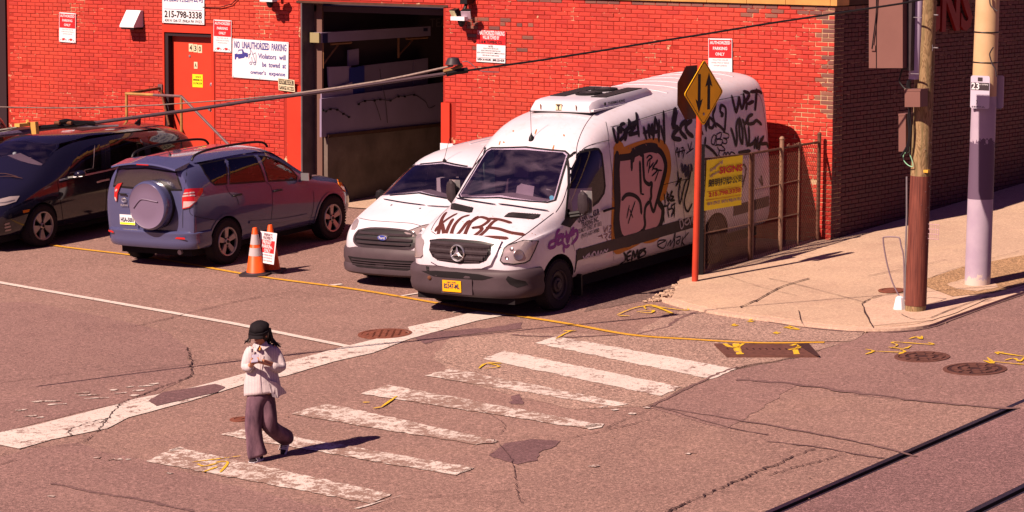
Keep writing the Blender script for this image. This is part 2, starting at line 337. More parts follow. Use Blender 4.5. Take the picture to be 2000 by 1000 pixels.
sv = [[(1205,617),(1240,603),(1275,600),(1316,615),(1300,612)], [(1207,618),(1230,619)], [(1243,611),(1275,608),(1270,613),(1250,612)], [(1262,606),(1258,600),(1270,597),(1290,602),(1340,608),(1343,604)], [(1085,664),(1110,650),(1125,648)], [(1100,648),(1125,648)],
      [(430,925-0),(445,905),(420,905)], [(375,905),(470,893)], [(385,908),(400,913),(430,905)], [(395,925),(425,914)], [(745,797),(775,776)], [(708,788),(722,788)], [(745,797),(728,800)], [(935,722),(950,712),(975,718),(945,722)], [(950,710),(980,712)],
      [(1690,684),(1706,688),(1690,694)], [(1706,688),(1765,690),(1758,684)], [(1765,690),(1755,694)], [(1740,682),(1752,676),(1745,670),(1820,675),(1812,671)], [(1735,680),(1765,683),(1780,677)], [(1775,664),(1790,660),(1800,664),(1800,658)], [(1920,706),(1940,712),(1928,700)], [(1925,707),(2010,715)], [(1945,690),(2010,700)], [(1950,694),(1946,690),(1962,690)], [(1962,706),(1980,702),(1992,708),(2000,700)],
      [(1512,652),(1518,650)], [(1530,641),(1560,646),(1540,638)], [(1430,637),(1436,634)], [(1464,628),(1468,625)]]
for k, pl in enumerate(sv): ribbon(mb, spline([(p.x,p.y) for p in G(*pl)], 4), .038, .0165, .4, True, seed=k)
for u, v in ((1516,652),(1538,641),(1434,637),(1466,629)): ribbon(mb, [(p.x,p.y) for p in G((u-5,v),(u+6,v+1))], .12, .0165, .3, True)
tag(mb.build('survey_mark', M['spray_yellow']), kind='structure')
# rails ---------------------------------------------------------------------------
M['rail'] = dirty('rail_steel', (.075,.06,.085), .6, 3, .35, .7); M['groove'] = mat('flangeway_dirt', (.02,.012,.015), .95)
for X in RAILS:
    r_ = empty('tram_rail', 'dark steel tram rail %s, set in the asphalt' % ('nearest the crosswalk' if X < 8 else 'at the bottom right corner of the view'), 'rail', (X, -14, gz(X,-14)), 'tram rails in the street')
    def pr(x0, x1, z0, z1):
        m_ = MB(); ys = [-26+i*2 for i in range(30)]
        Rr = [[Vector((x0-X,y+14,gz(X,y)+z0-gz(X,-14))), Vector((x1-X,y+14,gz(X,y)+z0-gz(X,-14))), Vector((x1-X,y+14,gz(X,y)+z1-gz(X,-14))), Vector((x0-X,y+14,gz(X,y)+z1-gz(X,-14)))] for y in ys]
        return rings(m_, Rr)
    pr(X-.055, X+.012, -.12, .006).build('rail_head', M['rail'], r_); pr(X+.075, X+.104, -.12, .002).build('guard_lip', M['rail'], r_); pr(X+.012, X+.075, -.12, -.045).build('flangeway_floor', M['groove'], r_)
# sidewalk: a slab with a kerb ---------------------------------------------------------
H = .05
edge = [gp(u, v, H) for u, v in ((1293,583),(1345,598),(1420,612),(1500,622),(1560,631),(1640,639),(1700,641),(1760,640),(1815,633),(1850,620))]
edge = spline([(p.x,p.y) for p in edge], 4)+[Vector((4.62,-4.2)), Vector((4.66,-2)), Vector((4.7,3)), Vector((4.75,12)), Vector((4.8,60))]
inner = [Vector((.02,60)), Vector((.02,-.01)), Vector((-.30,-.02)), Vector((-.34,-3.9)), Vector((-.1,-4.3))]
slab = [tuple(p) for p in edge]+[tuple(p) for p in inner]
def slab_obj(name, pts, m, z0, z1, parent=None):
    mb = MB(); P = [Vector(p) for p in pts]; r_ = delaunay_2d_cdt(P, [], [list(range(len(P)))], 1, 1e-5)
    mb.add([(v.x,v.y,gz(v.x,v.y)+z1) for v in r_[0]], [tuple(f) for f in r_[2]])
    n = len(P); mb.add([(p.x,p.y,gz(p.x,p.y)+z1) for p in P]+[(p.x,p.y,gz(p.x,p.y)+z0) for p in P], [(i,n+i,n+(i+1)%n,(i+1)%n) for i in range(n)])
    return mb.build(name, m, parent)
# kerb = outer 15 cm of the slab
ko = edge; ki = []
for i, p in enumerate(ko):
    t = (ko[min(i+1,len(ko)-1)]-ko[max(i-1,0)]).normalized(); ki.append(p+Vector((-t.y, t.x))*.15)
tag(slab_obj('sidewalk', [tuple(p) for p in ki]+[tuple(p) for p in inner], M['walk'], -.1, H), kind='structure')
tag(slab_obj('kerb', [tuple(p) for p in ko]+[tuple(p) for p in ki[::-1]], M['walk_patch'], -.1, H-.006), kind='structure')
def GS(*px): return [gp(u, v, H) for u, v in px]
flat('sidewalk_patch', rough_edge(GS((1684,594),(1700,585),(1728,578),(1790,570),(1860,568),(1925,585),(1870,610),(1820,626),(1740,633),(1704,637)), .2,.01), M['walk_patch'], H+.004)
flat('pebbled_strip', rough_edge(GS((1808,560),(1812,545),(1880,522),(2010,497),(2060,500),(2060,540),(1940,572),(1860,580)), .2,.006), M['walk_pebble'], H+.008)
flat('sidewalk_patch', rough_edge(GS((1850,556),(1885,545),(1935,545),(1950,562),(1910,570),(1870,566)), .12,.02), M['walk'], H+.012)
mb = MB()
for k, (pl, w) in enumerate(((((1475,590),(1500,575),(1530,560),(1580,545)),.022), (((1500,545),(1553,556),(1690,592)),.010), (((1445,602),(1475,588)),.02), (((1560,608),(1566,634)),.010), (((1684,594),(1690,612),(1704,640)),.020), (((1684,594),(1700,585),(1722,578)),.016), (((1755,570),(1770,563)),.02),
        (((1810,547),(1880,522),(1990,492)),.010), (((1420,540),(1480,560),(1560,580)),.006), (((1760,615),(1785,625),(1820,622)),.010), (((1818,622),(1860,605),(1930,580)),.016), (((1695,540),(1760,528),(1850,508)),.010), (((1930,575),(2010,548)),.012))):
    rnd = random.Random(k); P = [(p.x+rnd.uniform(-.006,.006), p.y+rnd.uniform(-.006,.006)) for p in spline([(p.x,p.y) for p in GS(*pl)], 6)]; ribbon(mb, P, w, H+.0155, .5, seed=k)
tag(mb.build('sidewalk_crack', M['crack']), kind='structure')
# crumbled concrete along the end of the fence and the kerb line
mb = MB(); rnd = random.Random(5)
for (a, b, n, sc) in (((1292,582),(1352,548),90,.030), ((1262,590),(1300,586),40,.022), ((1372,546),(1590,482),150,.022), ((1420,612),(1700,645),60,.016), ((1700,648),(1830,632),50,.018)):
    A, B = gp(*a), gp(*b)
    for k in range(n):
        p = A.lerp(B, rnd.random())+Vector((rnd.gauss(0,.05), rnd.gauss(0,.05), 0)); s = sc*rnd.uniform(.4,1.3)
        Mx = Matrix.Translation((p.x,p.y,gz(p.x,p.y)+s*.3+.012))@Matrix.Rotation(rnd.uniform(0,6),4,'Z')@Matrix.Rotation(rnd.uniform(0,6),4,'X')
        mb.box((-s,-s*.7,-s*.4),(s,s*.7,s*.4), Mx)
tag(mb.build('concrete_rubble', M['walk']), 'broken concrete crumbs and gravel along the sidewalk edge and fence foot', 'rubble', kind='stuff')
mb = MB()                                     # dark line where kerb and roadway meet
ribbon(mb, [(p.x+.02,p.y-.03) for p in edge[12:41]], .045, .0135, .7, seed=4); ribbon(mb, [(p.x+.03,p.y) for p in edge[40:46]], .05, .0135, .5, seed=5)
tag(mb.build('gutter_line', M['tar']), kind='structure')
# litter, leaves and gum
mb = MB(); rnd = random.Random(21)
for k in range(150):
    u, v = (rnd.uniform(1370,1600), rnd.uniform(480,545)) if k < 40 else (rnd.uniform(0,2000), rnd.uniform(560,990)); on = k < 40; p = gp(u, v, H if on else 0); s_ = rnd.uniform(.008,.022); a_ = rnd.uniform(0,6.3); hh = gz(p.x,p.y)+(H+.006 if on else .019)
    mb.add([(p.x+s_*math.cos(a_+t)*(1 if j%2 else .5), p.y+s_*math.sin(a_+t)*(1 if j%2 else .5), hh+rnd.uniform(0,.004)) for j, t in enumerate((0,1.3,2.6,3.9,5.1))], [(0,1,2,3,4)])
tag(mb.build('litter', mat('dry_litter', (.30,.17,.11), .9)), 'tiny scraps and dry leaves scattered over road and sidewalk', 'litter', kind='stuff')
# manhole covers ------------------------------------------------------------------------
def disc_on_ground(p, r, h0, h1):
    Mx = Matrix.Translation((p.x,p.y,gz(p.x,p.y))); return Mx
def manhole(name, px, r, label, m, pattern, lift=.0):
    p = gp(*px); o = empty(name, label, 'manhole cover', (p.x,p.y,gz(p.x,p.y)+lift))
    o.rotation_euler = (math.atan(GY), -math.atan(GX), 0)
    mb = MB(); mb.lathe([(r+.05,.002),(r+.05,.014),(r,.016),(r,.006)], 40); mb.build('frame', m, o, True)
    mb = MB(); mb.lathe([(0,.012),(r-.006,.012),(r-.006,.003)], 40); mb.build('lid', M['rust_dark'] if pattern != 'sq' else m, o)
    mb = MB(); n = 0
    if pattern == 'sq':
        k = .10; N = int(r/k)+1
        for i in range(-N, N+1):
            for j in range(-N, N+1):
                cx, cy = i*k+(.05 if j%2 else 0), j*k*.8
                if math.hypot(cx,cy) < r-.05: mb.box((cx-.034,cy-.026,.012),(cx+.034,cy+.026,.020))
    else:
        for ring, cnt in ((.12,6),(.24,12),(.36,18)):
            if ring > r: break
            for i in range(cnt):
                a = 2*math.pi*i/cnt; Mx = Matrix.Rotation(a+.2*ring,4,'Z')@Matrix.Translation((ring,0,0)); mb.box((-.035,-.045,.012),(.035,.045,.021), Mx)
    mb.build('raised_pattern', m, o); return o
M['rust_dark'] = dirty('cast_iron_dark', (.07,.028,.028), .6, 20, .8); M['iron_red'] = dirty('cast_iron_red', (.26,.085,.055), .55, 14, .75, bump=.3); M['iron'] = dirty('cast_iron_brown', (.17,.07,.055), .6, 14, .75, bump=.3)
M['yellow_wash'] = M['spray_yellow']
manhole('manhole_cover', (752,653), .31, 'rust red iron manhole cover touching the stop bar in front of the vans', M['iron_red'], 'sq')
manhole('manhole_cover', (1801,698), .29, 'round brown manhole cover closest to the sidewalk corner, left of its larger twin', M['iron'], 'rad')
manhole('manhole_cover', (1904,722), .33, 'larger round brown manhole cover nearer the tram rails at the right edge', M['iron'], 'rad')
manhole('valve_cover', (470,820), .075, 'small rusty valve lid in the road left of the walking person', M['iron_red'], 'sq')['category'] = 'valve cover'
o = manhole('sidewalk_cover', (1742,576), .14, 'small round rusty cover in the sidewalk beside the wooden pole', M['iron_red'], 'sq', H+.006); o['category'] = 'cover'
# storm drain plate with yellow spray
q = G((1395,675),(1580,677),(1598,699),(1420,699)); c = (q[0]+q[2])/2
o = empty('storm_drain_plate', 'long rusty steel drain plate with yellow spray marks beside the kerb', 'drain plate', (c.x,c.y,gz(c.x,c.y)))
def loc2(pts, c, lift): return [Vector((p.x-c.x, p.y-c.y, gz(p.x,p.y)-gz(c.x,c.y)+lift)) for p in pts]
mb = MB(); mb.prism(loc2(q, c, .0), (0,0,.030)); mb.build('plate', M['iron'], o)
mb = MB()
for i in range(13):
    t = .08+i*.07; a = q[0].lerp(q[1], t); b = q[3].lerp(q[2], t); m_ = a.lerp(b,.42); 
    for pp in (m_, a.lerp(b,.5)): mb.lathe([(.0,.036),(.013,.036),(.013,.030)], 6, Matrix.Translation((pp.x-c.x,pp.y-c.y,gz(pp.x,pp.y)-gz(c.x,c.y))))
mb.build('bolts', M['rust_dark'], o)
mb = MB(); mb.prism(loc2(G((1556,677),(1580,677),(1600,700),(1590,699)), c, .0305), (0,0,.012)); mb.build('edge_bar', M['rust_dark'], o)
mb = MB()
for pl, w in ((((1437,676),(1441,690),(1446,697)),.09), (((1415,676),(1425,682),(1440,684)),.06), (((1440,684),(1452,676)),.04), (((1540,688),(1552,686),(1565,680)),.05), (((1545,680),(1558,677),(1560,684),(1548,686)),.05), (((1553,688),(1556,697)),.07)):
    P = [p for p in spline([(p.x,p.y) for p in G(*pl)], 4)]; m2 = MB(); ribbon(m2, P, w, .0345, .2); mb.add([(x_-c.x, y_-c.y, z_-gz(c.x,c.y)) for x_,y_,z_ in m2.v], m2.f)
mb.build('spray_mark', M['spray_yellow'], o)
# ================================================================== BRICK BUILDING
def brickmat(name, base, dark, flake=.5):
    m = mat(name, base, .62, spec=.35); g = NG(m)
    ge = g.n('ShaderNodeNewGeometry'); oi = g.n('ShaderNodeObjectInfo')
    rnd = g.math('FRACT', g.math('ADD', ge.outputs['Random Per Island'], oi.outputs['Random']))
    c = g.mix(rnd, base, dark)
    if flake > .3: c = g.mix(g.math('MULTIPLY', g.ramp(g.noise(.45, 4, .6), (.45,0),(.70,1)), .6), c, (.66,.085,.035))
    n1 = g.noise(.9, 5); n2 = g.noise(14, 4, .65)
    c = g.mix(g.math('MULTIPLY', g.ramp(n1, (.42,0),(.72,1)), .45), c, tuple(x*.55 for x in dark))
    c = g.mix(g.math('MULTIPLY', g.ramp(n2, (.55,0),(.70,1)), flake), c, (.36,.05,.035))
    n3 = g.noise(5.5, 5, .75); n4 = g.noise(40, 2)
    c = g.mix(g.ramp(g.math('ADD', g.math('MULTIPLY', n3, .8), g.math('MULTIPLY', n4, .2)), (.69,0),(.72,1)), c, (.50,.34,.28))
    g.color(c); g.bump(n2, .35, .004); return m
M['brick'] = brickmat('red_painted_brick', (.56,.042,.022), (.40,.024,.017))
M['brick_shade'] = brickmat('dark_oxblood_brick', (.105,.010,.017), (.075,.008,.013), .15)  # side wall's shade put into a darker copy of the brick colour
M['brick_bare'] = brickmat('bare_brown_brick', (.26,.10,.065), (.15,.055,.05), .2)
m = M['mortar'] = mat('painted_mortar', (.42,.03,.018), .8); g = NG(m)
n1 = g.noise(1.1, 3, .6); n2 = g.noise(7, 4, .7); n3 = g.noise(30, 2)
sx = g.n('ShaderNodeSeparateXYZ'); g.l(g.co(True), sx.inputs[0])
edge_ = g.math('MULTIPLY', g.ramp(g.math('ADD', sx.outputs[0], 1.0), (.0,0),(1.0,1)), .13)
s_ = g.math('ADD', g.math('ADD', g.math('MULTIPLY', n1, .5), g.math('MULTIPLY', n2, .5)), edge_)
g.color(g.mix(g.ramp(s_, (.565,0),(.60,1)), g.mix(n3, (.40,.028,.016), (.26,.018,.012)), g.mix(n3, (.66,.47,.27), (.42,.27,.16))))
M['redpaint'] = dirty('red_wall_paint', (.62,.045,.022), .82, 2, .5, var=.06); M['doorred'] = dirty('red_door_paint', (.60,.055,.028), .88, 3, .4, var=.04)
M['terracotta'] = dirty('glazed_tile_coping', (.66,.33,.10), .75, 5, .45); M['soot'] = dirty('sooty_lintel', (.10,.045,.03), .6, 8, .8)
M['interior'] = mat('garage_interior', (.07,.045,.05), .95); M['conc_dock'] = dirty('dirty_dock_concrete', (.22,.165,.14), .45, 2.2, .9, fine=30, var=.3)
M['jamb'] = dirty('grimy_steel_jamb', (.15,.11,.12), .65, 4, .6); M['wood'] = dirty('shelf_timber', (.32,.15,.07), .7, 8, .7)
M['darkpipe'] = mat('dark_gap', (.03,.015,.02), .9)
BP, BC, J = .2225, .0685, .0115
bld = empty('brick_building', 'one storey red painted brick building with an open garage bay and red door', 'building', (0,0,0))
XL, ZT, SY = -17.42, 3.63, 34.0
DX0, DX1, DZ0, DZ1 = -13.58, -12.38, .70, 2.97        # smooth red surround of the door
GX0, GX1, GZT = -10.41, -7.38, 3.47                      # garage opening
# wall cores (mortar plane) ---------------------------------------------------------------
mb = MB(); D = .32
def wallbox(x0, x1, z0, z1): mb.box((x0, .010, z0), (x1, D, z1))
wallbox(XL, DX0, -1.2, ZT); wallbox(DX0, DX1, DZ1, ZT); wallbox(DX0, DX1, -1.2, DZ0); wallbox(DX1, GX0, -1.2, ZT); wallbox(GX0, GX1, GZT, ZT); wallbox(GX1, -.010, -1.2, ZT)
mb.build('wall', M['mortar'], bld)
m = M['mortar_shade'] = mat('shade_darkened_mortar', (.05,.008,.012), .9); g = NG(m); a_ = g.noise(2.5, 5, .75, stretch=(1,.5,3)); sx = g.n('ShaderNodeSeparateXYZ'); g.l(g.co(True), sx.inputs[0])  # side mortar darkened likewise, the wall's shade is in its colour
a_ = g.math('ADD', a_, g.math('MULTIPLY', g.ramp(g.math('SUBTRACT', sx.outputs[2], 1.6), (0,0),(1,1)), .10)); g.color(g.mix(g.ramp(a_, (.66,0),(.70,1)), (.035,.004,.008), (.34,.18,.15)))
mb = MB(); mb.box((-D, D, -1.2), (-.010, SY, ZT)); mb.build('wall', M['mortar_shade'], bld)
# bricks -----------------------------------------------------------------------------------
def brick_geo(L, Hh, P, ch=.004, sd=0):
    """brick face box: x 0..L, z 0..H, standing P proud of y=0 towards -y, chamfered"""
    rnd = random.Random(sd); j = lambda: rnd.uniform(-.0025,.0025)
    o = [(0,.004,0),(L,.004,0),(L,.004,Hh),(0,.004,Hh)]; a = [(j(),-P+ch,j()),(L+j(),-P+ch,j()),(L+j(),-P+ch,Hh+j()),(j(),-P+ch,Hh+j())]; b = [(ch*1.4+abs(j()),-P+j()*.4,ch+abs(j())),(L-ch*1.4-abs(j()),-P+j()*.4,ch),(L-ch*1.4,-P+j()*.4,Hh-ch),(ch*1.4,-P,Hh-ch-abs(j()))]
    return o+a+b, [(i,(i+1)%4,4+(i+1)%4,4+i) for i in range(4)]+[(4+i,4+(i+1)%4,8+(i+1)%4,8+i) for i in range(4)]+[(8,9,10,11)]
ST = [brick_geo(BP-J, BC-J, .009, sd=i) for i in range(7)]; HD = [brick_geo(BP/2-J, BC-J, .009, sd=i+20) for i in range(4)]
nrow = int((ZT+.42)/BC); Z0 = ZT-nrow*BC
front = []                                   # (x, z, kind)
rb = random.Random(11)
pil = [(-10.75, GX0), (GX1, -7.22)]
def blocked(x0, x1, z0, z1):
    if x1 > DX0+.01 and x0 < DX1-.01 and DZ0 < z1-.01 and z0 < DZ1-.02: return True
    if x1 > GX0+.01 and x0 < GX1-.01 and z0 < GZT-.01: return True
    if x1 > pil[0][0]+.01 and x0 < pil[0][1] and z0 < 2.0: return True
    if x1 > pil[1][0]+.01 and x0 < pil[1][1]-.01 and z0 < 1.83: return True
    return False
for r_ in range(nrow):
    z = Z0+r_*BC; hdr = (nrow-r_)%7 == 0; x_ = 0.0 if r_%2 else BP/2
    row = []
    if hdr:
        k = 0
        while k*BP/2 < -XL: row.append((-(k+1)*BP/2, 'H')); k += 1
    else:
        if r_%2 == 0: row.append((-BP/2, 'H'))
        q = -BP/2 if r_%2 == 0 else 0
        while q > XL+BP*.6: q -= BP; row.append((q, 'S'))
    for (bx, kd) in row:
        w = (BP if kd == 'S' else BP/2)
        if bx < XL: continue
        if blocked(bx, bx+w-J, z, z+BC): 
            # half bricks fill the edges of openings
            if kd == 'S':
                for hx in (bx, bx+BP/2):
                    if not blocked(hx, hx+BP/2-J, z, z+BC): front.append((hx, z, 'H'))
            continue
        front.append((bx, z, kd))
def bare(x_, z):
    if z > ZT-BC*1.5: return rb.random() < (.95 if x_ > -3.3 else .75)
    if z > ZT-BC*3.5 and x_ > -1.7: return rb.random() < .45
    if x_ > -.40 and z > 1.9: return rb.random() < (.85 if x_ > -.26 else .35)
    if -6.9 < x_ < -5.6 and 2.72 < z < 3.28 and not (-6.65 < x_ < -6.2 and z < 3.05): return rb.random() < .38
    return False
def near(b): return b[0]
front.sort(key=lambda b: -b[0]+ (0 if b[1] > 1.2 else 3))
smesh = {}
def single(x_, z, kd, mt, M_, i):
    key = (kd, i%(7 if kd == 'S' else 4), mt)
    if key not in smesh:
        v, f = (ST if kd == 'S' else HD)[key[1]]; me = bpy.data.meshes.new('brick'); me.from_pydata(v, [], f); me.materials.append(M[mt]); smesh[key] = me
    o = bpy.data.objects.new('brick', smesh[key]); COL.objects.link(o); o.parent = bld; o.matrix_local = M_; return o
fieldp, fieldb, fields = MB(), MB(), MB()
for i, (bx, z, kd) in enumerate(front):
    dy = rb.uniform(-.0025,.0025); tw = rb.uniform(-.006,.006); mt = 'brick_bare' if bare(bx, z) else 'brick'
    M_ = Matrix.Translation((bx+J/2+rb.uniform(-.002,.002), .010+dy, z+J/2+rb.uniform(-.0015,.0015)))@Matrix.Rotation(tw,4,'Y')@Matrix.Rotation(rb.uniform(-.008,.008),4,'Z')
    if i < 300: single(bx, z, kd, mt, M_, i)
    else:
        if rb.random() < .002: continue
        v, f = (ST if kd == 'S' else HD)[i%(7 if kd == 'S' else 4)]; (fieldb if mt == 'brick_bare' else fieldp).add([M_@Vector(p) for p in v], f)
# side wall
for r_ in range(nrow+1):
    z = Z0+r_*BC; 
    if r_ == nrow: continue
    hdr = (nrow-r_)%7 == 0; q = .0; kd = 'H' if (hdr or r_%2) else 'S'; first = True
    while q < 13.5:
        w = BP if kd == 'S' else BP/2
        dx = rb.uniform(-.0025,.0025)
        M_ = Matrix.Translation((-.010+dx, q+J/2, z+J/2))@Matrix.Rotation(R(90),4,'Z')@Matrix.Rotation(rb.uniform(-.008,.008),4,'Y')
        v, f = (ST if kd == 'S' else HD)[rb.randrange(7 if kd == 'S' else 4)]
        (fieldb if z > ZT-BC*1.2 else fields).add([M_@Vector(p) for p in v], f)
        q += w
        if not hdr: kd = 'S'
for mb_, mt in ((fieldp,'brick'),(fieldb,'brick_bare'),(fields,'brick_shade')):
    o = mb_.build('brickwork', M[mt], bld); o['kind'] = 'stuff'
# coping blocks --------------------------------------------------------------------------
n = 0; xx = .05
for w in [.12]+[.78,.69,.72,.66,.74,.70,.68,.72]*3:
    if xx < XL: break
    mb = MB(); a, b = xx-w+.008, xx
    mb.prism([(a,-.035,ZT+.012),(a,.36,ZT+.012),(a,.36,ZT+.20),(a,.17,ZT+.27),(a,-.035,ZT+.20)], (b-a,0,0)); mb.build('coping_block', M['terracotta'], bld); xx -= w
mb = MB(); mb.box((XL,-.012,ZT-.002),(.012,.34,ZT+.011)); mb.build('coping_bed', M['soot'], bld)
for k in range(24):
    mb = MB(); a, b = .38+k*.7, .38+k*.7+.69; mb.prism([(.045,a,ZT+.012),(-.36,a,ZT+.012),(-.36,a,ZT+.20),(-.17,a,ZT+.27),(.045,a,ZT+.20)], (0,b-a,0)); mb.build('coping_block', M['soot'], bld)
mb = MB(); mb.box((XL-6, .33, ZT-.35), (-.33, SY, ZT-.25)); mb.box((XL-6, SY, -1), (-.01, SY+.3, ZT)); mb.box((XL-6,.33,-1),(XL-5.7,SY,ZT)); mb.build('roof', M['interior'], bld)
# smooth red surrounds -------------------------------------------------------------------
mb = MB(); mb.box((DX0,-.006,2.84),(DX1,.30,DZ1)); mb.box((DX0,-.004,DZ0),(DX0+.04,.30,2.84)); mb.box((DX1-.06,-.004,DZ0),(DX1,.30,2.84)); mb.build('door_surround', M['redpaint'], bld)
mb = MB(); mb.box((-10.72,-.010,-1.0),(GX0,.0095,2.0)); mb.build('pilaster', M['redpaint'], bld)
mb = MB(); mb.box((GX1-.015,-.035,1.17),(-7.22,.0095,1.845)); mb.build('corner_guard', M['redpaint'], bld)
mb = MB(); mb.box((GX1-.02,-.05,-.3),(-7.14,.0095,1.165)); mb.build('corner_stone', M['white'], bld)
mb = MB(); mb.box((GX0-.1,-.008,GZT-.035),(GX1+.1,.33,GZT)); mb.build('lintel', M['soot'], bld)
# left edge: dark shutter bay
mb = MB(); mb.box((XL-.02,-.03,-1),(XL+.0,.3,ZT)); mb.box((XL-4,.22,-1),(XL-.02,.30,ZT)); mb.build('shutter', M['darkpipe'], bld)
# door ------------------------------------------------------------------------------------
dr = empty('door', None, None); dr.parent = bld; del_ = None
mb = MB(); mb.box((DX0+.045,.14,DZ0+.02),(DX1-.065,.19,2.835)); d_ = mb.build('door', M['doorred'], bld); bpy.data.objects.remove(dr); dr = d_
def dbox(name, a, b, m, sm=False): m2 = MB(); m2.box(a, b); return m2.build(name, m, dr)
dbox('dark_frame_strip', (DX0+.041,.02,DZ0),(DX0+.115,.137,2.84), M['darkpipe']); dbox('dark_frame_strip', (DX0+.115,.02,2.775),(DX1-.065,.137,2.839), M['darkpipe'])  # dark strips along the left and top of the door frame
for z in (2.62,1.75,.95): dbox('hinge', (DX0+.05,.118,z-.08),(DX0+.085,.14,z+.08), M['redpaint'])
mb = MB(); Mx = Matrix.Translation((DX1-.17,.14,1.50))@Matrix.Rotation(R(90),4,'X'); mb.lathe([(.0,.0),(.04,0),(.04,.012),(.018,.02),(.016,.05),(.032,.06),(.03,.085),(0,.09)], 16, Mx); mb.build('knob', M['steel'], dr, True)
mb = MB(); Mx = Matrix.Translation((DX1-.17,.14,1.93))@Matrix.Rotation(R(90),4,'X'); mb.lathe([(.0,.0),(.035,0),(.035,.02),(.02,.03),(0,.03)], 16, Mx); mb.build('deadbolt', M['steel'], dr, True)
mb = MB(); mb.tube([(DX1-.18,.1,1.46),(DX1-.10,.07,1.46),(DX1-.09,.07,1.40)], .012); mb.build('latch_guard', M['steel'], dr)
YD = .138
for i, ch in enumerate('430'):
    x_ = -13.03+i*.105; dbox('number_plate', (x_-.048,YD-.004,2.50-i*.008),(x_+.048,YD,2.64-i*.008), M['cream']); m2 = MB(); text_fit(m2, ch, (x_,YD-.004,2.57-i*.008), (1,0,0), (0,0,1), .055, .10, .02); m2.build('number', M['inkblack'], dr)
dbox('number_plate', (-12.96,YD-.004,2.20),(-12.88,YD,2.32), M['cream']); m2 = MB(); text_fit(m2, 'A', (-12.92,YD-.004,2.26), (1,0,0), (0,0,1), .05, .08, .02); m2.build('number', M['inkblack'], dr)
m2 = MB(); Mx = Matrix.Translation((-13.06,YD+.002,2.42))@Matrix.Rotation(R(90),4,'X'); m2.lathe([(.022,0),(.022,.01),(.01,.012),(0,.012)], 12, Mx); m2.build('peephole', M['steel'], dr)
dbox('yellow_notice', (-13.0,YD-.004,1.87),(-12.76,YD,2.10), mat('notice_yellow', (.85,.72,.02), .5))
m2 = MB(); text_fit(m2, 'SIGNS', (-12.86,YD-.005,2.055), (1,0,0), (0,0,1), .13, .03, .01); text_fit(m2, '朗明招牌公司', (-12.88,YD-.005,2.0), (1,0,0), (0,0,1), .2, .035, .01); text_fit(m2, '215.798.3338', (-12.88,YD-.005,1.94), (1,0,0), (0,0,1), .2, .035, .01); m2.build('notice_lettering', M['inkblack'], dr)
# garage interior ---------------------------------------------------------------------------
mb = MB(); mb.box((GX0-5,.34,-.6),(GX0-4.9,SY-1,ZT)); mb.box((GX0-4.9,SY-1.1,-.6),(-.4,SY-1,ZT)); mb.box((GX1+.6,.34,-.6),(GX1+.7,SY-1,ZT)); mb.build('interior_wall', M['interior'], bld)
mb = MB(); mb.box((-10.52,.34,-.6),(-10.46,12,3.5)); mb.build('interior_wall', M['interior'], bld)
mb = MB(); mb.box((-10.46,.34,-.6),(-10.10,11,1.09)); mb.build('loading_dock', M['conc_dock'], bld)
mb = MB(); mb.box((-10.47,.34,1.095),(-10.08,11,1.15)); mb.build('dock_edge', M['soot'], bld)
mb = MB(); mb.add([(-10.1,.33,gz(-10,.3)+.02),(GX1+.6,.33,gz(-7,.3)+.02),(GX1+.6,33,gz(-7,33)+.02),(-10.1,33,gz(-10,33)+.02)], [(0,1,2,3)]); tag(mb.build('garage_floor', M['walk']), kind='structure')
mb = MB(); mb.box((GX0-.002,-.012,-.4),(GX0+.03,.36,GZT-.04)); mb.build('jamb_lining', M['jamb'], bld)
mb = MB(); mb.box((GX0+.10,.30,-.4),(GX0+.22,.345,GZT-.04)); mb.box((GX0+.03,.33,-.4),(GX0+.10,.345,GZT-.04)); mb.build('door_track', mat('track_brown', (.16,.085,.07), .6), bld)
M['panelgrey'] = dirty('stored_panel', (.40,.31,.46), .85, 2, .5, var=.04); M['panelgrey2'] = dirty('stored_panel_dark', (.30,.235,.36), .85, 2, .5)
def inside(name, label, cat, x0, px, m, t=.04, group=None):      # slab standing in the plane X = x0, outline given by photo points
    P = [sp(u, v, x0) for u, v in px]; c = sum(P, Vector())/len(P); mb = MB(); mb.prism([p-c for p in P], (-t,0,0))
    o = mb.build(name, m); o.location = c; return tag(o, label, cat, group)
inside('stored_panel', 'long pale sign panel lying along the top of the loading dock in the garage', 'panel', -10.12, ((628,193),(870,160),(870,240),(628,268)), M['panelgrey2'])
inside('stored_panel', 'upright white panel leaning left of the blue one inside the garage', 'panel', -10.20, ((641,131),(686,129),(686,182),(644,188)), M['panelgrey'], .03, None)
inside('stored_panel', 'grey panel stored upright in the garage, right of the blue patched panel', 'panel', -10.24, ((711,128),(806,117),(806,174),(711,182)), M['panelgrey2'], .03)
inside('stored_panel', 'grey end panel beside the right jamb inside the garage', 'panel', -10.24, ((808,117),(836,113),(836,170),(808,174)), M['panelgrey2'], .03)
o = inside('stored_panel', 'white panel with a blue corner standing inside the garage bay', 'panel', -10.17, ((684,133),(712,128),(712,184),(684,186)), mat('blue_panel', (.035,.045,.24), .4), .02)
inside('stored_panel', 'small square white board on top of the stored panels in the garage', 'panel', -10.28, ((681,98),(701,95),(701,126),(681,129)), M['panelgrey'], .03)
inside('stored_panel', 'pale board lying low behind the cables at the garage left side', 'panel', -10.16, ((628,182),(688,160),(690,186),(628,196)), M['panelgrey'], .02)
o = inside('light_box', 'long pale sign box on timber brackets high inside the garage', 'light box', -10.14, ((627,64),(841,51),(841,70),(627,84)), M['panelgrey'], .22)
cx_ = o.location
m2 = MB(); P = [sp(u,v,-10.138)-cx_ for u,v in ((630,66),(640,65),(640,83),(630,84))]; m2.prism([p for p in P], (.004,0,0)); 
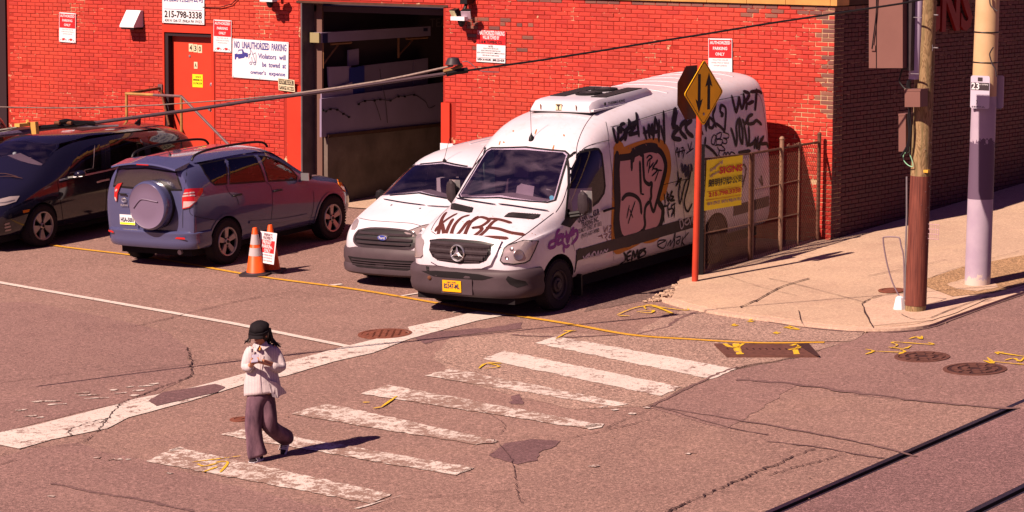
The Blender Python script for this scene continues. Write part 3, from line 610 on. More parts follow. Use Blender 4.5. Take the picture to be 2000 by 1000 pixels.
P = [sp(u,v,-10.138)-cx_ for u,v in ((827,55),(835,55),(835,61),(827,61))]; m2.prism([p for p in P], (.004,0,0)); m2.build('emblem', mat('dull_blue', (.03,.03,.10), .5), o)
m2 = MB(); P = [sp(u,v,-10.13)-cx_ for u,v in ((623,64),(626.5,64),(626.5,84),(623,83.5))]; m2.prism(P, (-.2,0,0)); m2.build('end_cap', mat('cap_yellowish', (.30,.25,.13), .6), o)
for k, (a, b, c_) in enumerate((((630,128),(660,88),(686,86)), ((778,108),(806,78),(835,76)))):
    P = [sp(u,v,-10.2) for u,v in (a,b,c_)]; o = empty('shelf_bracket', 'timber bracket under the %s end of the long sign box in the garage' % ('left','right')[k], 'bracket', P[1])
    m2 = MB(); m2.tube([P[0]-P[1],Vector()], .02, 4); m2.build('brace', M['wood'], o); m2 = MB(); m2.tube([Vector((0,-.2,0.03)),P[2]-P[1]+Vector((0,0,.03))], .025, 4); m2.build('arm', M['wood'], o)
    m2 = MB(); q = P[0]-P[1]; m2.tube([Vector((0,q.y,q.z-.05)),Vector((0,q.y,.1))], .025, 4); m2.build('upright', M['wood'], o)
m2 = MB(); rnd = random.Random(3); pl = [(616,215),(625,217),(632,214),(648,212),(660,215),(680,228),(668,220)]
for pl in ([(630,215),(636,217),(645,213),(658,214),(670,222),(681,228)], [(700,203),(712,197),(731,196),(742,194),(762,196),(778,188),(790,188),(808,185),(822,192),(832,200),(838,211),(850,206)], [(731,196),(738,215),(744,235)], [(742,135),(745,160),(752,190),(757,240)]):
    P = [sp(u,v,-10.10) for u,v in pl]; m2.tube(spline(P,3), .006, 4)
    for p in P[::1][:8 if len(pl)>4 else 0]: m2.box(p-Vector((.0,.02,.02)), p+Vector((.02,.02,.015)))
tag(m2.build('fairy_lights', M['black']), 'dark string of lights draped over the long pale panel in the garage', 'string lights')
m2 = MB(); text_fit(m2, 'TEA', sp(856,44,-10.40), (0,1,0), (0,0,1), .55, .16, .01); tag(m2.build('lettering', mat('faint_letters', (.16,.11,.12), .6)), 'faint pale letters TEA on the dark garage wall at upper right', 'lettering')
# landing, steps and handrail ----------------------------------------------------------------
st = empty('entrance_steps', 'concrete landing and steps below the red door, mostly hidden by the cars', 'steps', (-13,-.6,gz(-13,-.6)))
m2 = MB(); o_ = st.location; m2.box((-14.2+13,-1.05+.6,-.3),(-12.3+13,.6-.015,DZ0-o_.z)); m2.build('landing', M['conc_dock'], st)
for k in range(4): m2 = MB(); m2.box((-12.3+13+k*.28,-.45,-.3),(-12.3+13+(k+1)*.28,.585,DZ0-o_.z-(k+1)*.17)); m2.build('step', M['conc_dock'], st)
YR = -1.0
A, B, C_, E_ = wp(247,183,YR), wp(354,188,YR), wp(446,282,YR), wp(313,172,-.02)
rl = empty('handrail', 'rusty yellow pipe handrail around the door landing', 'handrail', (A.x,A.y,DZ0)); rl.location.z = .7
M['railyellow'] = dirty('peeling_yellow_pipe', (.62,.32,.10), .45, 7, .6, fine=30, var=.35); M['raildark'] = dirty('bare_pipe', (.22,.12,.13), .6, 9, .5)
L0 = rl.location
def rtube(name, pts, r_, m): m2 = MB(); m2.tube([p-L0 for p in pts], r_); return m2.build(name, m, rl, True)
rtube('post', [A, Vector((A.x,A.y,.7))], .025, M['railyellow']); rtube('post', [B, Vector((B.x,B.y,.7))], .025, M['railyellow'])
rtube('top_rail', [A+Vector((-.02,0,0)), A.lerp(B,.5)], .026, M['railyellow']); rtube('top_rail', [A.lerp(B,.5), B], .025, M['raildark']); rtube('top_rail', [B, C_, C_+(C_-B)*.35], .025, M['raildark']); rtube('top_rail', [A, E_], .025, M['rust'])
rtube('brace', [E_, wp(330,245,-.3)], .02, M['rust']); rtube('mid_rail', [Vector((A.x,A.y,1.02)), Vector((E_.x,-.02,1.05))], .02, M['rust'])
for z in (E_.z, 1.05): m2 = MB(); m2.box(Vector((E_.x-.05,-.03,z-.05))-L0, Vector((E_.x+.05,-.002,z+.07))-L0); m2.build('wall_flange', M['raildark'], rl)
# signs on the wall ----------------------------------------------------------------------------
def signboard(name, label, cat, x0, x1, z0, z1, m=None, y=-.02, t=.005, tilt=0, group=None):
    o = empty(name, label, cat, ((x0+x1)/2, y, (z0+z1)/2), group); w, h = (x1-x0)/2, (z1-z0)/2; o.rotation_euler = (0, tilt, 0)
    m2 = MB(); m2.box((-w,0,-h),(w,t,h)); m2.build('board', m or M['white'], o); o.update_tag(); return o, w, h
def ptext(o, name, lines, m, y=-.0015):       # lines: (text, x, z, width, height, bold)
    for s, x_, z, w, h, b in lines: m2 = MB(); text_fit(m2, s, (x_, y, z), (1,0,0), (0,0,1), w, h, b); m2.build(name, m, o)
def pbox(o, name, x0, x1, z0, z1, m, y=-.0012):
    m2 = MB(); m2.box((x0,y,z0),(x1,-.0002,z1)); return m2.build(name, m, o)
def screws(o, pts, m=None):
    m2 = MB()
    for x_, z in pts: m2.lathe([(.007,0),(.007,.004),(0,.005)], 8, Matrix.Translation((x_,0,z))@Matrix.Rotation(R(90),4,'X'))
    m2.build('screws', m or M['black'], o)
def crash_logo(mr, mk, x0, s, z):              # two little cars nose to nose
    for sg, mm in ((1, mr), (-1, mr)):
        q = [(-.5,0),(-.5,.16),(-.28,.20),(-.12,.42),(.18,.44),(.36,.24),(.5,.20),(.5,0)]
        mm.add([(x0+sg*(-s*.75)+sg*p[0]*s*1.15, -.0022, z+p[1]*s*.75) for p in q], [tuple(range(8)) if sg > 0 else tuple(range(8))[::-1]])
        for wx in (-.28,.3):
            c = x0+sg*(-s*.75)+sg*wx*s*1.15; mk.add([(c+math.cos(a)*s*.14, -.003, z+math.sin(a)*s*.14) for a in [k*math.pi/5 for k in range(10)]], [tuple(range(10))])
def auth_sign(x0, x1, z0, z1, label, tilt):
    o, w, h = signboard('parking_sign', label, 'sign', x0, x1, z0, z1, tilt=tilt, group='red and white authorized parking signs')
    pbox(o, 'red_panel', -w+.008, w-.008, -.01, h-.02, M['redprint'])
    ptext(o, 'lettering', [('AUTHORIZED',0,h*.78,w*1.72,h*.17,.02),('PARKING',0,h*.48,w*1.2,h*.17,.02),('ONLY',0,h*.18,w*.78,h*.17,.02)], M['white'], -.0024)
    ptext(o, 'small_lettering', [('VIOLATORS WILL BE',0,-h*.13,w*1.3,h*.07,0),('TOWED AWAY AT VEHICLE',0,-h*.28,w*1.5,h*.07,0),("OWNER'S EXPENSE",0,-h*.43,w*1.1,h*.07,0)], M['paleprint'])
    a, b = MB(), MB(); crash_logo(a, b, 0, w*.62, -h*.88); a.build('car_pictogram', M['redprint'], o); b.build('pictogram_wheels', M['white'], o)
    screws(o, [(-w+.02,h-.012),(w-.02,h-.012),(-w+.02,-h+.015),(w-.02,-h+.015)]); return o
auth_sign(-16.07,-15.66,2.58,3.12, 'authorized parking only sign at the far left of the brick wall', R(1.5))
auth_sign(-12.37,-11.96,2.53,3.09, 'authorized parking only sign just right of the red door', R(1))
auth_sign(-2.22,-1.79,2.49,3.08, 'authorized parking only sign above the rear of the graffitied van', R(-1))
o, w, h = signboard('phone_number_sign', 'white shop sign with blue Chinese characters and phone number above the red door', 'sign', -13.56,-12.58,3.0,3.62, tilt=R(.6))
ptext(o, 'chinese_lettering', [('賀儀朗明招牌公司',0,h*.50,w*1.86,.17,.012)], M['blueprint']); pbox(o, 'rule', -w*.9, w*.9, -.085+.02, -.078+.02, M['blueprint'])
ptext(o, 'lettering', [('215-798-3338',0,-.15,w*1.78,.125,.025),('430 N 12th ST. PHILA PA 19123',0,-.262,w*1.76,.05,.01)], M['inkblack'])
screws(o, [(-w+.03,-h+.02),(w-.03,-h+.02),(0,-h+.02)])
o, w, h = signboard('towing_sign', 'white and blue no unauthorized parking sign left of the garage opening', 'sign', -11.94,-10.68,2.08,2.76, tilt=R(1.2))
ptext(o, 'lettering', [('NO  UNAUTHORIZED  PARKING',0,h*.70,w*1.86,.125,.02),('Violators  will',w*.42,h*.20,w*.98,.09,.02),('be  towed  at',w*.50,-h*.22,w*.84,.09,.02),("owner's  expense",w*.28,-h*.68,w*1.24,.095,.02)], M['blueprint'])
m2 = MB(); q = [(-.54,-.05),(-.55,.06),(-.46,.07),(-.42,.14),(-.28,.14),(-.24,.08),(-.12,.06),(-.11,-.02)]; m2.add([(-.58+(a+.55)*.7,-.002,b*.9+a*.08+.06) for a,b in q], [tuple(range(8))[::-1]]); m2.build('car_pictogram', M['blueprint'], o)
m2 = MB(); q = [(-.47,.05),(-.41,.11),(-.31,.11),(-.30,.05)]; m2.add([(-.58+(a+.55)*.7,-.0028,b*.9+a*.08+.065) for a,b in q], [tuple(range(4))[::-1]])
for c in ((-.515,-.03),(-.33,-.01)): m2.add([(c[0]+math.cos(k*.628)*.024,-.0028,c[1]+.02+math.sin(k*.628)*.028) for k in range(10)], [tuple(range(10))[::-1]])
m2.build('pictogram_cutout', M['white'], o)
m2 = MB()
for pl in ([(-.10,-.01),(-.05,.08),(-.06,.16),(-.02,.12),(.04,.02),(.08,-.06)], [(-.05,.08),(-.13,.04)], [(.0,.06),(.08,.10),(.10,.05),(.10,-.07),(.0,-.07),(-.02,.02)]): m2.tube([(-.26+(a+.10)*.85,-.003,b+.02) for a,b in pl], .005, 4)
for c in ((-.21,-.09),(-.12,-.09)): m2.tube([(c[0]+math.cos(k*.7)*.024,-.003,c[1]+.02+math.sin(k*.7)*.024) for k in range(10)], .006, 4)
m2.build('tow_truck_pictogram', M['blueprint'], o); screws(o, [(-w+.03,h-.02),(0,h-.02),(w-.03,h-.02),(-w+.03,-h+.02),(0,-h+.02),(w-.03,-h+.02)])
o, w, h = signboard('garage_sign', "small black and cream don't block garage access sign beside the garage", 'sign', -10.90,-10.50,1.90,2.11, m=M['cream'], y=-.05, tilt=R(2.5)); o.rotation_euler = (R(6),R(2.5),R(-6))
pbox(o, 'black_panel', -w+.02, w-.02, .005, h-.012, M['inkblack']); ptext(o, 'lettering', [("DON'T BLOCK",0,h*.50,w*1.6,.07,.02)], M['cream'], -.0024); ptext(o, 'lettering', [('GARAGE ACCESS',0,-h*.5,w*1.8,.07,.015)], M['inkblack'])
o, w, h = signboard('towing_company_sign', 'red and white towing company sign on the wall right of the garage', 'sign', -6.68,-6.10,2.55,3.08, tilt=R(.8))
pbox(o, 'red_panel', -w, w, h*.10, h, M['redprint']); pbox(o, 'rule', -w, w, -h*.73, -h*.71, M['redprint'])
ptext(o, 'lettering', [('UNAUTHORIZED PARKING',0,h*.83,w*1.86,.075,.02),('WILL BE TOWED BY',0,h*.55,w*1.15,.06,.02)], M['white'], -.0024)
ptext(o, 'lettering', [('L & M TOWING CO.',0,h*.27,w*1.6,.055,.03),('RATES:',0,0,w*.32,.03,.01),('$150.00 TOWING FEE FOR CARS',0,-h*.14,w*1.05,.024,.005),('$150.00 TOWING FEE FOR MOTORCYCLES',0,-h*.28,w*1.35,.024,.005),('$250.00 - $750.00 TOWING FEE FOR COMMERCIAL VEHICLES',0,-h*.42,w*1.9,.024,.005),('$25.00 PER DAY STORAGE CHARGE',0,-h*.57,w*1.15,.024,.005),('OPEN 24 HOURS   (800) 223-4578',0,-h*.86,w*1.86,.05,.02)], M['inkblack'], -.0026)
# wall fittings --------------------------------------------------------------------------------
o = empty('vent_hood', 'small white metal vent hood on the wall left of the phone number sign', 'vent', (-14.2,-.02,3.06))
m2 = MB(); m2.prism([(-.17,.018,.15),(-.17,-.05,.15),(-.17,-.24,-.12),(-.17,-.24,-.15),(-.17,.018,-.15)], (.34,0,0)); m2.build('hood', M['white'], o)
m2 = MB(); m2.box((-.15,-.22,-.185),(.15,.018,-.152)); m2.build('flap', M['black'], o)
def floodlight(px, label, full=True):
    p = wp(*px, -.22); o = empty('security_light', label, 'light', p)
    m2 = MB(); m2.box((-.07,.0,.12),(.07,.20,.26)); m2.tube([(0,.1,.15),(0,.02,.0)], .03); m2.build('bracket', M['black'], o)
    for s in (-1,1):
        Mx = Matrix.Rotation(R(22*s),4,'Z')@Matrix.Rotation(R(28),4,'X'); m2 = MB()
        rings(m2, [[Mx@Vector(q) for q in ((-.03+s*.10-.07,-.02,-.06),(-.03+s*.10+.07,-.02,-.06),(-.03+s*.10+.07,-.02,.06),(-.03+s*.10-.07,-.02,.06))], [Mx@Vector(q) for q in ((-.03+s*.10-.09,-.12,-.08),(-.03+s*.10+.09,-.12,-.08),(-.03+s*.10+.09,-.12,.08),(-.03+s*.10-.09,-.12,.08))]])
        hd = m2.build('lamp_head', M['black'], o); m2 = MB(); m2.box((-.03+s*.10-.08,-.128,-.07),(-.03+s*.10+.08,-.121,.07), Mx); m2.build('lens', mat('lamp_lens', (.55,.50,.30) if s < 0 else (.6,.45,.55), .2), hd)
    m2 = MB(); m2.box((-.16,-.14,-.15),(.12,-.0,-.085)); m2.build('visor', M['white'], o)
    m2 = MB(); m2.lathe([(0,-.26),(.03,-.25),(.055,-.21),(.07,-.15),(.05,-.10)], 14, Matrix.Translation((0,-.05,0))); m2.build('sensor', M['black'], o, True); return o
floodlight((905,22), 'black twin head security light above the towing company sign')
floodlight((531,-14), 'black security light at the top of the wall above the towing sign')
m2 = MB(); m2.tube([wp(396,14,-.02),wp(430,14,-.03),wp(452,8,-.03),wp(470,-8,-.02)], .008, 6); tag(m2.build('cable', M['black']), 'thin black cable looping from the phone number sign up the wall', 'cable')
# side wall: cabinet, louvre, letters --------------------------------------------------------------
M['cabbrown'] = dirty('brown_cabinet_paint', (.21,.10,.085), .88, 3, .45, var=.05)
m2 = MB()
for k in range(11): z = 2.62+k*.0685*1.5
for k in range(16): m2.box((.004,1.0,2.74+k*.07),(.020,1.36,2.752+k*.07))
tag(m2.build('louvre_vent', dirty('louvre_metal', (.30,.17,.15), .8, 8)), 'metal louvre slats in the shaded side wall by the corner', 'vent')
m2 = MB(); text_fit(m2, 'SIGNS', (.035, 3.35, 3.52), (0,1,0), (0,0,1), 2.5, .80, .03)
me = m2.mesh('sign_letters'); o = link('sign_letters', me, mat('letter_red', (.22,.010,.013), .5)); md = o.modifiers.new('s','SOLIDIFY'); md.thickness = .05; md.offset = 1
tag(o, 'large red raised letters spelling SIGNS on the shaded side wall', 'lettering')
# ================================================================== STREET FURNITURE
def base(o_, x_, y_, h=0.0): return Vector((x_, y_, gz(x_, y_)+h))
# wooden utility pole --------------------------------------------------------------------
b0 = gp(1788, 606, H); b0.z = gz(b0.x, b0.y)+H; t0 = CP+ray(1813.5, -60)*((b0.y-CP.y)/ray(1813.5,-60).y)
ax = (t0-b0); HT = ax.length; axn = ax.normalized()
def onpole(v_px):                              # height along the pole that shows at this photo row
    lo, hi = 0, HT*1.5
    for _ in range(40):
        m_ = (lo+hi)/2; p = b0+axn*m_; d = p-CP; yy = 500-FPX*d.dot(UP)/d.dot(FW)
        if yy > v_px: lo = m_
        else: hi = m_
    return lo
pole = empty('utility_pole', 'round wooden utility pole with brown painted lower half and boxes on it', 'utility pole', b0)
Mp = axn.to_track_quat('Z','X').to_matrix().to_4x4()
m = M['polewood'] = mat('weathered_pole_wood', (.30,.17,.07), .8); g = NG(m)
wv = g.noise(1.6, 3, .5, world=False, stretch=(5,5,1.0), dist=1.2)
rg = g.n('ShaderNodeTexWave', wave_type='RINGS', rings_direction='X'); 
bands = g.math('FRACT', g.math('MULTIPLY', wv, 11))
c_ = g.mix(g.ramp(bands, (0,0),(.35,1),(.8,.75),(1,0)), (.15,.085,.04), (.36,.24,.125)); n2 = g.noise(3, 4, world=False, stretch=(8,8,.6))
c_ = g.mix(g.ramp(n2, (.45,0),(.7,1)), c_, (.17,.13,.06)); g.color(c_); g.bump(bands, .25, .004)
m = M['polebrown'] = mat('oxide_painted_wood', (.16,.045,.03), .65); g = NG(m)
n1 = g.noise(5, 4, world=False, stretch=(9,9,.5)); g.color(g.mix(g.ramp(n1,(.3,0),(.7,1)), (.09,.024,.02), (.22,.065,.045))); g.bump(n1,.3,.006)
hz = onpole(343)
mb = MB(); mb.lathe([(.142,.07),(.139,hz*.5),(.135,hz)], 24, Mp); mb.build('painted_base', M['polebrown'], pole, True)
mb = MB(); mb.lathe([(.137,-.25),(.137,.075)], 24, Mp); mb.lathe([(.134,hz),(.120,HT),(.10,HT+4.2),(.0,HT+4.25)], 24, Mp); mb.build('trunk', M['polewood'], pole, True)
def pbx(name, px, dy, depth, m, parent=pole, lid=False):     # box on the pole; outline (photo px rect) in plane Y = b0.y+dy, front at that plane
    Y = b0.y+dy; P = [wp(u,v,Y)-b0 for u,v in ((px[0],px[3]),(px[2],px[3]),(px[2],px[1]),(px[0],px[1]))]
    mb = MB(); mb.prism(P, (0,depth,0)); return mb.build(name, m, parent)
cab = pbx('cabinet', (1697,-60,1763,133), -.42, .50, M['cabbrown'])
m2 = MB(); Y = b0.y-.424
for u in (1711.5,): a, c_ = wp(u,-60,Y)-b0, wp(u,133,Y)-b0; m2.tube([a,c_], .006, 4)
m2.build('door_seam', M['black'], cab)
m2 = MB(); p = wp(1706,93,b0.y-.43)-b0; m2.box(p-Vector((.03,.01,.04)), p+Vector((.03,.01,.03))); m2.build('latch', M['cabbrown'], cab)
m2 = MB(); a, c_ = wp(1716,-60,Y-.01)-b0, wp(1706,133,Y-.01)-b0; m2.tube(spline([wp(1714,-20,Y-.02)-b0, wp(1711,30,Y-.02)-b0, wp(1705,80,Y-.02)-b0, wp(1703,95,Y-.02)-b0]), .008, 6); m2.build('cable', M['black'], cab)
m2 = MB(); a = wp(1765,-60,b0.y-.30)-b0; c_ = wp(1778,138,b0.y-.30)-b0; m2.box((a.x,-.30,c_.z),(c_.x,.05,a.z)); m2.build('cabinet_shade_side', M['darkgrey'], pole)  # shaded side of the cabinet, built as a dark grey slab
m = mat('lavender_grey_cover', (.50,.42,.56), .5)
m2 = MB(); P0, P1 = wp(1782,155,b0.y-.17)-b0, wp(1792,-60,b0.y-.17)-b0
rings(m2, [[q+Vector((math.cos(a)*.075, -math.sin(a)*.09+.06, 0)) for a in [math.pi*k/8 for k in range(9)]]+[q+Vector((-.075,.10,0)), q+Vector((.075,.10,0))] for q in (P0,P1)])
m2.build('conduit_cover', m, pole, 40)
for v in (34,144): q = wp(1783+(155-v)*.046, v, b0.y-.27)-b0; m2 = MB(); m2.box(q-Vector((.08,-.008,.004)), q+Vector((.08,.03,.004))); m2.build('cover_band', M['steel'], pole)
bx = pbx('meter_box', (1767,176,1797,209), -.34, .22, M['cabbrown']); bx2 = pbx('junction_box', (1755,224,1769,296), -.16, .20, M['cabbrown'])
m2 = MB(); P = [wp(u,v,b0.y-.345)-b0 for u,v in ((1766,178),(1798,178),(1798,174),(1766,174))]; m2.prism(P, (0,.24,0)); m2.build('lid', M['cabbrown'], bx)
m2 = MB(); P = [wp(u,v,b0.y-.165)-b0 for u,v in ((1754.5,226),(1769.5,226),(1769.5,222),(1754.5,222))]; m2.prism(P, (0,.21,0)); m2.build('lid', M['cabbrown'], bx2)
for pl, r_ in ((((1762,135),(1758,150),(1757,160),(1766,172),(1772,176)),.012), (((1776,157),(1774,168),(1776,176)),.03), (((1775,209),(1776,216),(1774,230),(1776,262),(1772,285),(1760,305)),.016), (((1778,209),(1777,222),(1779,250),(1776,280),(1770,300)),.012)):
    m2 = MB(); m2.tube(spline([wp(u,v,b0.y-.22)-b0 for u,v in pl]), r_, 6); m2.build('cable', M['black'], pole, True)
m2 = MB(); m2.tube(spline([wp(u,v,b0.y-.17)-b0 for u,v in ((1775,280),(1776,296),(1766,300),(1765,312),(1773,322),(1783,325),(1781,312),(1776,300))]), .006, 6); m2.build('green_wire', mat('green_wire', (.25,.55,.35), .5), pole, True)
m2 = MB(); m2.tube([wp(u,v,b0.y-.15)-b0 for u,v in ((1777,213),(1776,232))], .02, 6); m2.build('fitting', M['steel'], pole)
m2 = MB(); m2.box(wp(1802,337,b0.y-.10)-b0, wp(1817,331.5,b0.y-.03)-b0+Vector((0,0,0))); m2.build('tag', mat('tag_yellow', (.6,.35,.05), .5), pole)
for v in (29,93): m2 = MB(); q = wp(1822,v,b0.y-.02)-b0; m2.box(q-Vector((.035,.02,.04)), q+Vector((.005,.04,.04))); m2.tube([q, q+Vector((.09,-.03,0))], .009, 6); m2.build('through_bolt', M['steel'], pole)
m2 = MB(); m2.tube([wp(1768,585,b0.y-.02)-b0, wp(1769,480,b0.y-.03)-b0, wp(1771,420,b0.y-.04)-b0, wp(1771,345,b0.y-.05)-b0], .012, 6); m2.build('ground_conduit', M['steel'], pole, True)
mb = MB(); rnd = random.Random(13)
for k in range(90):
    a_ = rnd.uniform(2.2,5.6); hh = rnd.uniform(.7,HT*.8); r_ = .1415-.0025*hh/3; Mk = Mp@Matrix.Rotation(a_,4,'Z')@Matrix.Translation((r_,0,hh))@Matrix.Rotation(rnd.uniform(-.6,.6),4,'X'); mb.box((-.001,-.008,-.0012),(.003,.008,.0012), Mk)
o = mb.build('staples', M['steel'], pole); o['kind'] = 'stuff'
mb = MB()
for k in range(5):
    a_ = rnd.uniform(3.4,5.2); hh = rnd.uniform(1.0,2.0); Mk = Mp@Matrix.Rotation(a_,4,'Z')@Matrix.Translation((.1415,0,hh)); w_, h_ = rnd.uniform(.012,.03), rnd.uniform(.01,.035); mb.prism([Mk@Vector(p) for p in ((.001,-w_,-h_),(.001,w_,-h_*.6),(.001,w_*.8,h_),(.001,-w_*.5,h_*.7))], Mk.to_3x3()@Vector((.002,0,0)))
o = mb.build('flyer_scraps', mat('torn_paper', (.5,.36,.33), .9), pole); o['kind'] = 'stuff'
# bent rod with its base beside the pole
q = gp(1757, 604, H); o = empty('guy_guard', 'bent grey rod on a ribbed plastic foot beside the wooden pole', 'guy guard', q)
YG = q.y
m2 = MB(); m2.tube(spline([wp(u,v,YG)-q for u,v in ((1759,583),(1745,556),(1735,525),(1728,492),(1725,468),(1728,463),(1750,463),(1757,466),(1760,480),(1765,505),(1766,585))], 4), .010, 6); m2.build('rod', mat('grey_rod', (.20,.14,.17), .5), o, True)
m2 = MB(); m2.lathe([(.085,0),(.085,.02),(.055,.16),(.02,.18)], 8); m2.build('foot', M['white'], o, True)
m2 = MB(); q = gp(1820,545,H); q2 = wp(1819,452,b0.y+.0)
o = empty('wire_basket', 'small pink wire basket hanging on the far side of the wooden pole', 'basket', q2); 
for k in range(6): m2.tube([(-.05+k*.03,0,-.10),(-.06+k*.034,0,.10)], .004, 4)
for k in range(4): m2.tube([(-.055,0,-.10+k*.065),(.11,0,-.10+k*.065)], .004, 4)
m2.build('wires', mat('pink_wire', (.55,.35,.40), .5), o)
# round grey street pole ----------------------------------------------------------------------
g0 = gp(1909, 556, H); gt = wp(1931, -60, g0.y); gax = (gt-g0).normalized(); Mg = gax.to_track_quat('Z','X').to_matrix().to_4x4()
gpole = empty('street_pole', 'thick round street pole painted cream above and lavender grey below', 'pole', g0)
m = M['polepaint_shadow'] = mat('pole_paint_with_shadow', (.40,.33,.42), .55); g = NG(m)
sx = g.n('ShaderNodeSeparateXYZ'); g.l(g.co(), sx.inputs[0]); z_ = sx.outputs[2]
nz = g.noise(11, 3, .6, world=False); nf = g.noise(3, 4, world=False)
lav = g.mix(g.ramp(nf,(.35,0),(.7,1)), (.38,.30,.40), (.46,.38,.47))
top = g.math('ADD', z_, g.math('MULTIPLY', nz, .25)); band = g.math('MULTIPLY', g.math('GREATER_THAN', z_, 1.20), g.math('LESS_THAN', top, 2.14))
c_ = g.mix(band, lav, (.13,.085,.14))  # cast shadow of the pole boxes painted on as a dark band
c_ = g.mix(g.math('GREATER_THAN', z_, 2.62), c_, g.mix(g.ramp(nf,(.35,0),(.7,1)), (.56,.37,.20), (.66,.46,.27)))
c_ = g.mix(g.ramp(g.math('ADD', z_, g.math('MULTIPLY', nz, .35)), (.28,1),(.30,0)), c_, (.62,.50,.45)); g.color(c_); g.bump(nf, .1, .01)
mb = MB(); mb.lathe([(.178,-.1),(.178,.03),(.176,1.5),(.160,4.3),(.140,8.5),(0,8.6)], 32, Mg); mb.build('shaft', m, gpole, True)
mb = MB(); mb.box((-.008,-.181,.05),(.008,-.172,2.4), Mg@Matrix.Rotation(R(65),4,'Z')); mb.build('seam', mat('seam_dark', (.20,.14,.20), .6), gpole)
for v in (62,121): 
    hh = (wp(1918,v,g0.y)-g0).z; mb = MB(); mb.lathe([(.172,hh-.008),(.176,hh),(.172,hh+.008)], 32, Mg); mb.box((-.03,-.19,hh-.015),(.0,-.165,hh+.015), Mg); mb.build('strap', M['black'], gpole)
mb = MB(); mb.tube(spline([wp(u,v,g0.y-.17) -g0 for u,v in ((1933,-10),(1934,8),(1940,16),(1948,22))]), .010, 5); mb.tube(spline([wp(u,v,g0.y-.17)-g0 for u,v in ((1940,92),(1935,100),(1933,108),(1938,125),(1944,135),(1946,150))]), .010, 5); mb.build('cable', M['darkgrey'], gpole, True)
o = empty('bus_stop_sign', 'lavender grey bus stop sign for route 23 strapped to the street pole', 'sign', wp(1914,180,g0.y-.22))
P = [wp(u,v,g0.y-.22)-o.location for u,v in ((1895,212),(1932,214),(1933,150),(1897,148))]; w = (P[1]-P[0]).x/2; h = (P[3]-P[0]).z/2
def rrect(w, h, r_, n=4): return [(sx_*(w-r_)+r_*math.cos(a), sz*(h-r_)+r_*math.sin(a)) for sx_,sz,a0 in ((1,1,0),(-1,1,90),(-1,-1,180),(1,-1,270)) for a in [R(a0+90*k/n) for k in range(n+1)]]
mb = MB(); mb.prism([(a,0,b) for a,b in rrect(w,h,.03)], (0,.012,0)); mb.build('board', mat('sign_lavender', (.52,.46,.58), .45), o)
mb = MB(); mb.box((-w*.94,-.003,h*.12),(w*.96,-.0005,h*.58)); mb.build('band', M['darkgrey'], o)
mb = MB(); text_fit(mb, '23', (-w*.48,-.0045,h*.36), (1,0,0),(0,0,1), .12,.095,.02); mb.build('lettering', M['white'], o)
mb = MB(); text_fit(mb, 'to 11th-Market', (w*.42,-.0045,h*.48), (1,0,0),(0,0,1), .13,.02,.01); mb.build('lettering', M['white'], o)
mb = MB(); text_fit(mb, 'SEPTA', (-.02,-.0015,-h*.9), (1,0,0),(0,0,1), .2,.02,.01); mb.prism([(a*.3,-.003,b*.3+h*.78) for a,b in rrect(.12,.09,.02)], (0,.002,0)); mb.tube([(-w*.4+.02*math.cos(a),-.003,-h*.62+.03*math.sin(a)) for a in (1.5,.5,-.5,-1.5)], .003, 4); mb.build('bus_pictogram', M['darkgrey'], o)
o = empty('bus_stop_sign', 'second bus stop sign seen edge on behind the street pole', 'sign', wp(1941,179,g0.y+.20))
mb = MB(); mb.prism([(a,0,b) for a,b in rrect(.145,.225,.03)], (0,.012,0)); mb.build('board', mat('sign_lavender2', (.52,.44,.55), .45), o)
mb = MB(); mb.tube([(-.10,-.37,-.23),(.12,-.0,-.23)], .006, 4); mb.build('strap', M['steel'], o)
# two-way traffic sign on the red post --------------------------------------------------------------
p0 = gp(1357, 549, H); pt = wp(1368.5, 120, p0.y); pax = (pt-p0)
o = empty('traffic_sign', 'yellow diamond two way traffic sign with arrows on a red post', 'traffic sign', p0)
M['redpost'] = dirty('red_post_paint', (.58,.06,.03), .8, 6, .45, var=.06)
mb = MB(); mb.tube([Vector((0,0,-.2)), pax], .046, 14); mb.build('post', M['redpost'], o, True)
dc = wp(1367, 181, p0.y-.0)-p0+Vector((.06,0,0)); hs = .47
dia = [(0,-hs),(hs,0),(0,hs),(-hs,0)]                            # (y, z)
def dpoly(pts, x_, m, name, t=.002, sc=1): mb = MB(); mb.prism([dc+Vector((x_+a*.087,a*.996,b)) for a,b in pts], (t,0,0)); return mb.build(name, m, o)
def rdia(s, r_=.04, n=4):
    o_ = []
    for k in range(4):
        a0 = k*90; cx = (s-r_*1.414)*math.cos(R(a0)); cz = (s-r_*1.414)*math.sin(R(a0)); o_ += [(cx+r_*math.cos(R(a0-45+90*j/n)), cz+r_*math.sin(R(a0-45+90*j/n))) for j in range(n+1)]
    return o_
M['signamber'] = dirty('amber_sign_face', (1.3,.72,.012), .85, 5, .4, var=.03)
dpoly(rdia(hs), 0, M['signamber'], 'plate', .006); 
mb = MB(); a_ = rdia(hs-.022); b_ = rdia(hs-.036); n = len(a_); mb.add([dc+Vector((.008+p[0]*.087,p[0]*.996,p[1])) for p in a_+b_], [(i,(i+1)%n,n+(i+1)%n,n+i) for i in range(n)]); mb.build('border', M['inkblack'], o)
def arrow(y0, z0, z1, s): # s=+1 up
    w = .032; hw = .085; hl = .17; zt = z1 if s > 0 else z0; zb = z0 if s > 0 else z1
    return [(y0-w,zb),(y0+w,zb),(y0+w,zt-s*hl),(y0+hw,zt-s*(hl+.03)),(y0,zt),(y0-hw,zt-s*(hl+.03)),(y0-w,zt-s*hl)]
dpoly(arrow(-.115,-.28,.27,-1), .007, M['inkblack'], 'arrow'); dpoly(arrow(.115,-.24,.28,1), .007, M['inkblack'], 'arrow')
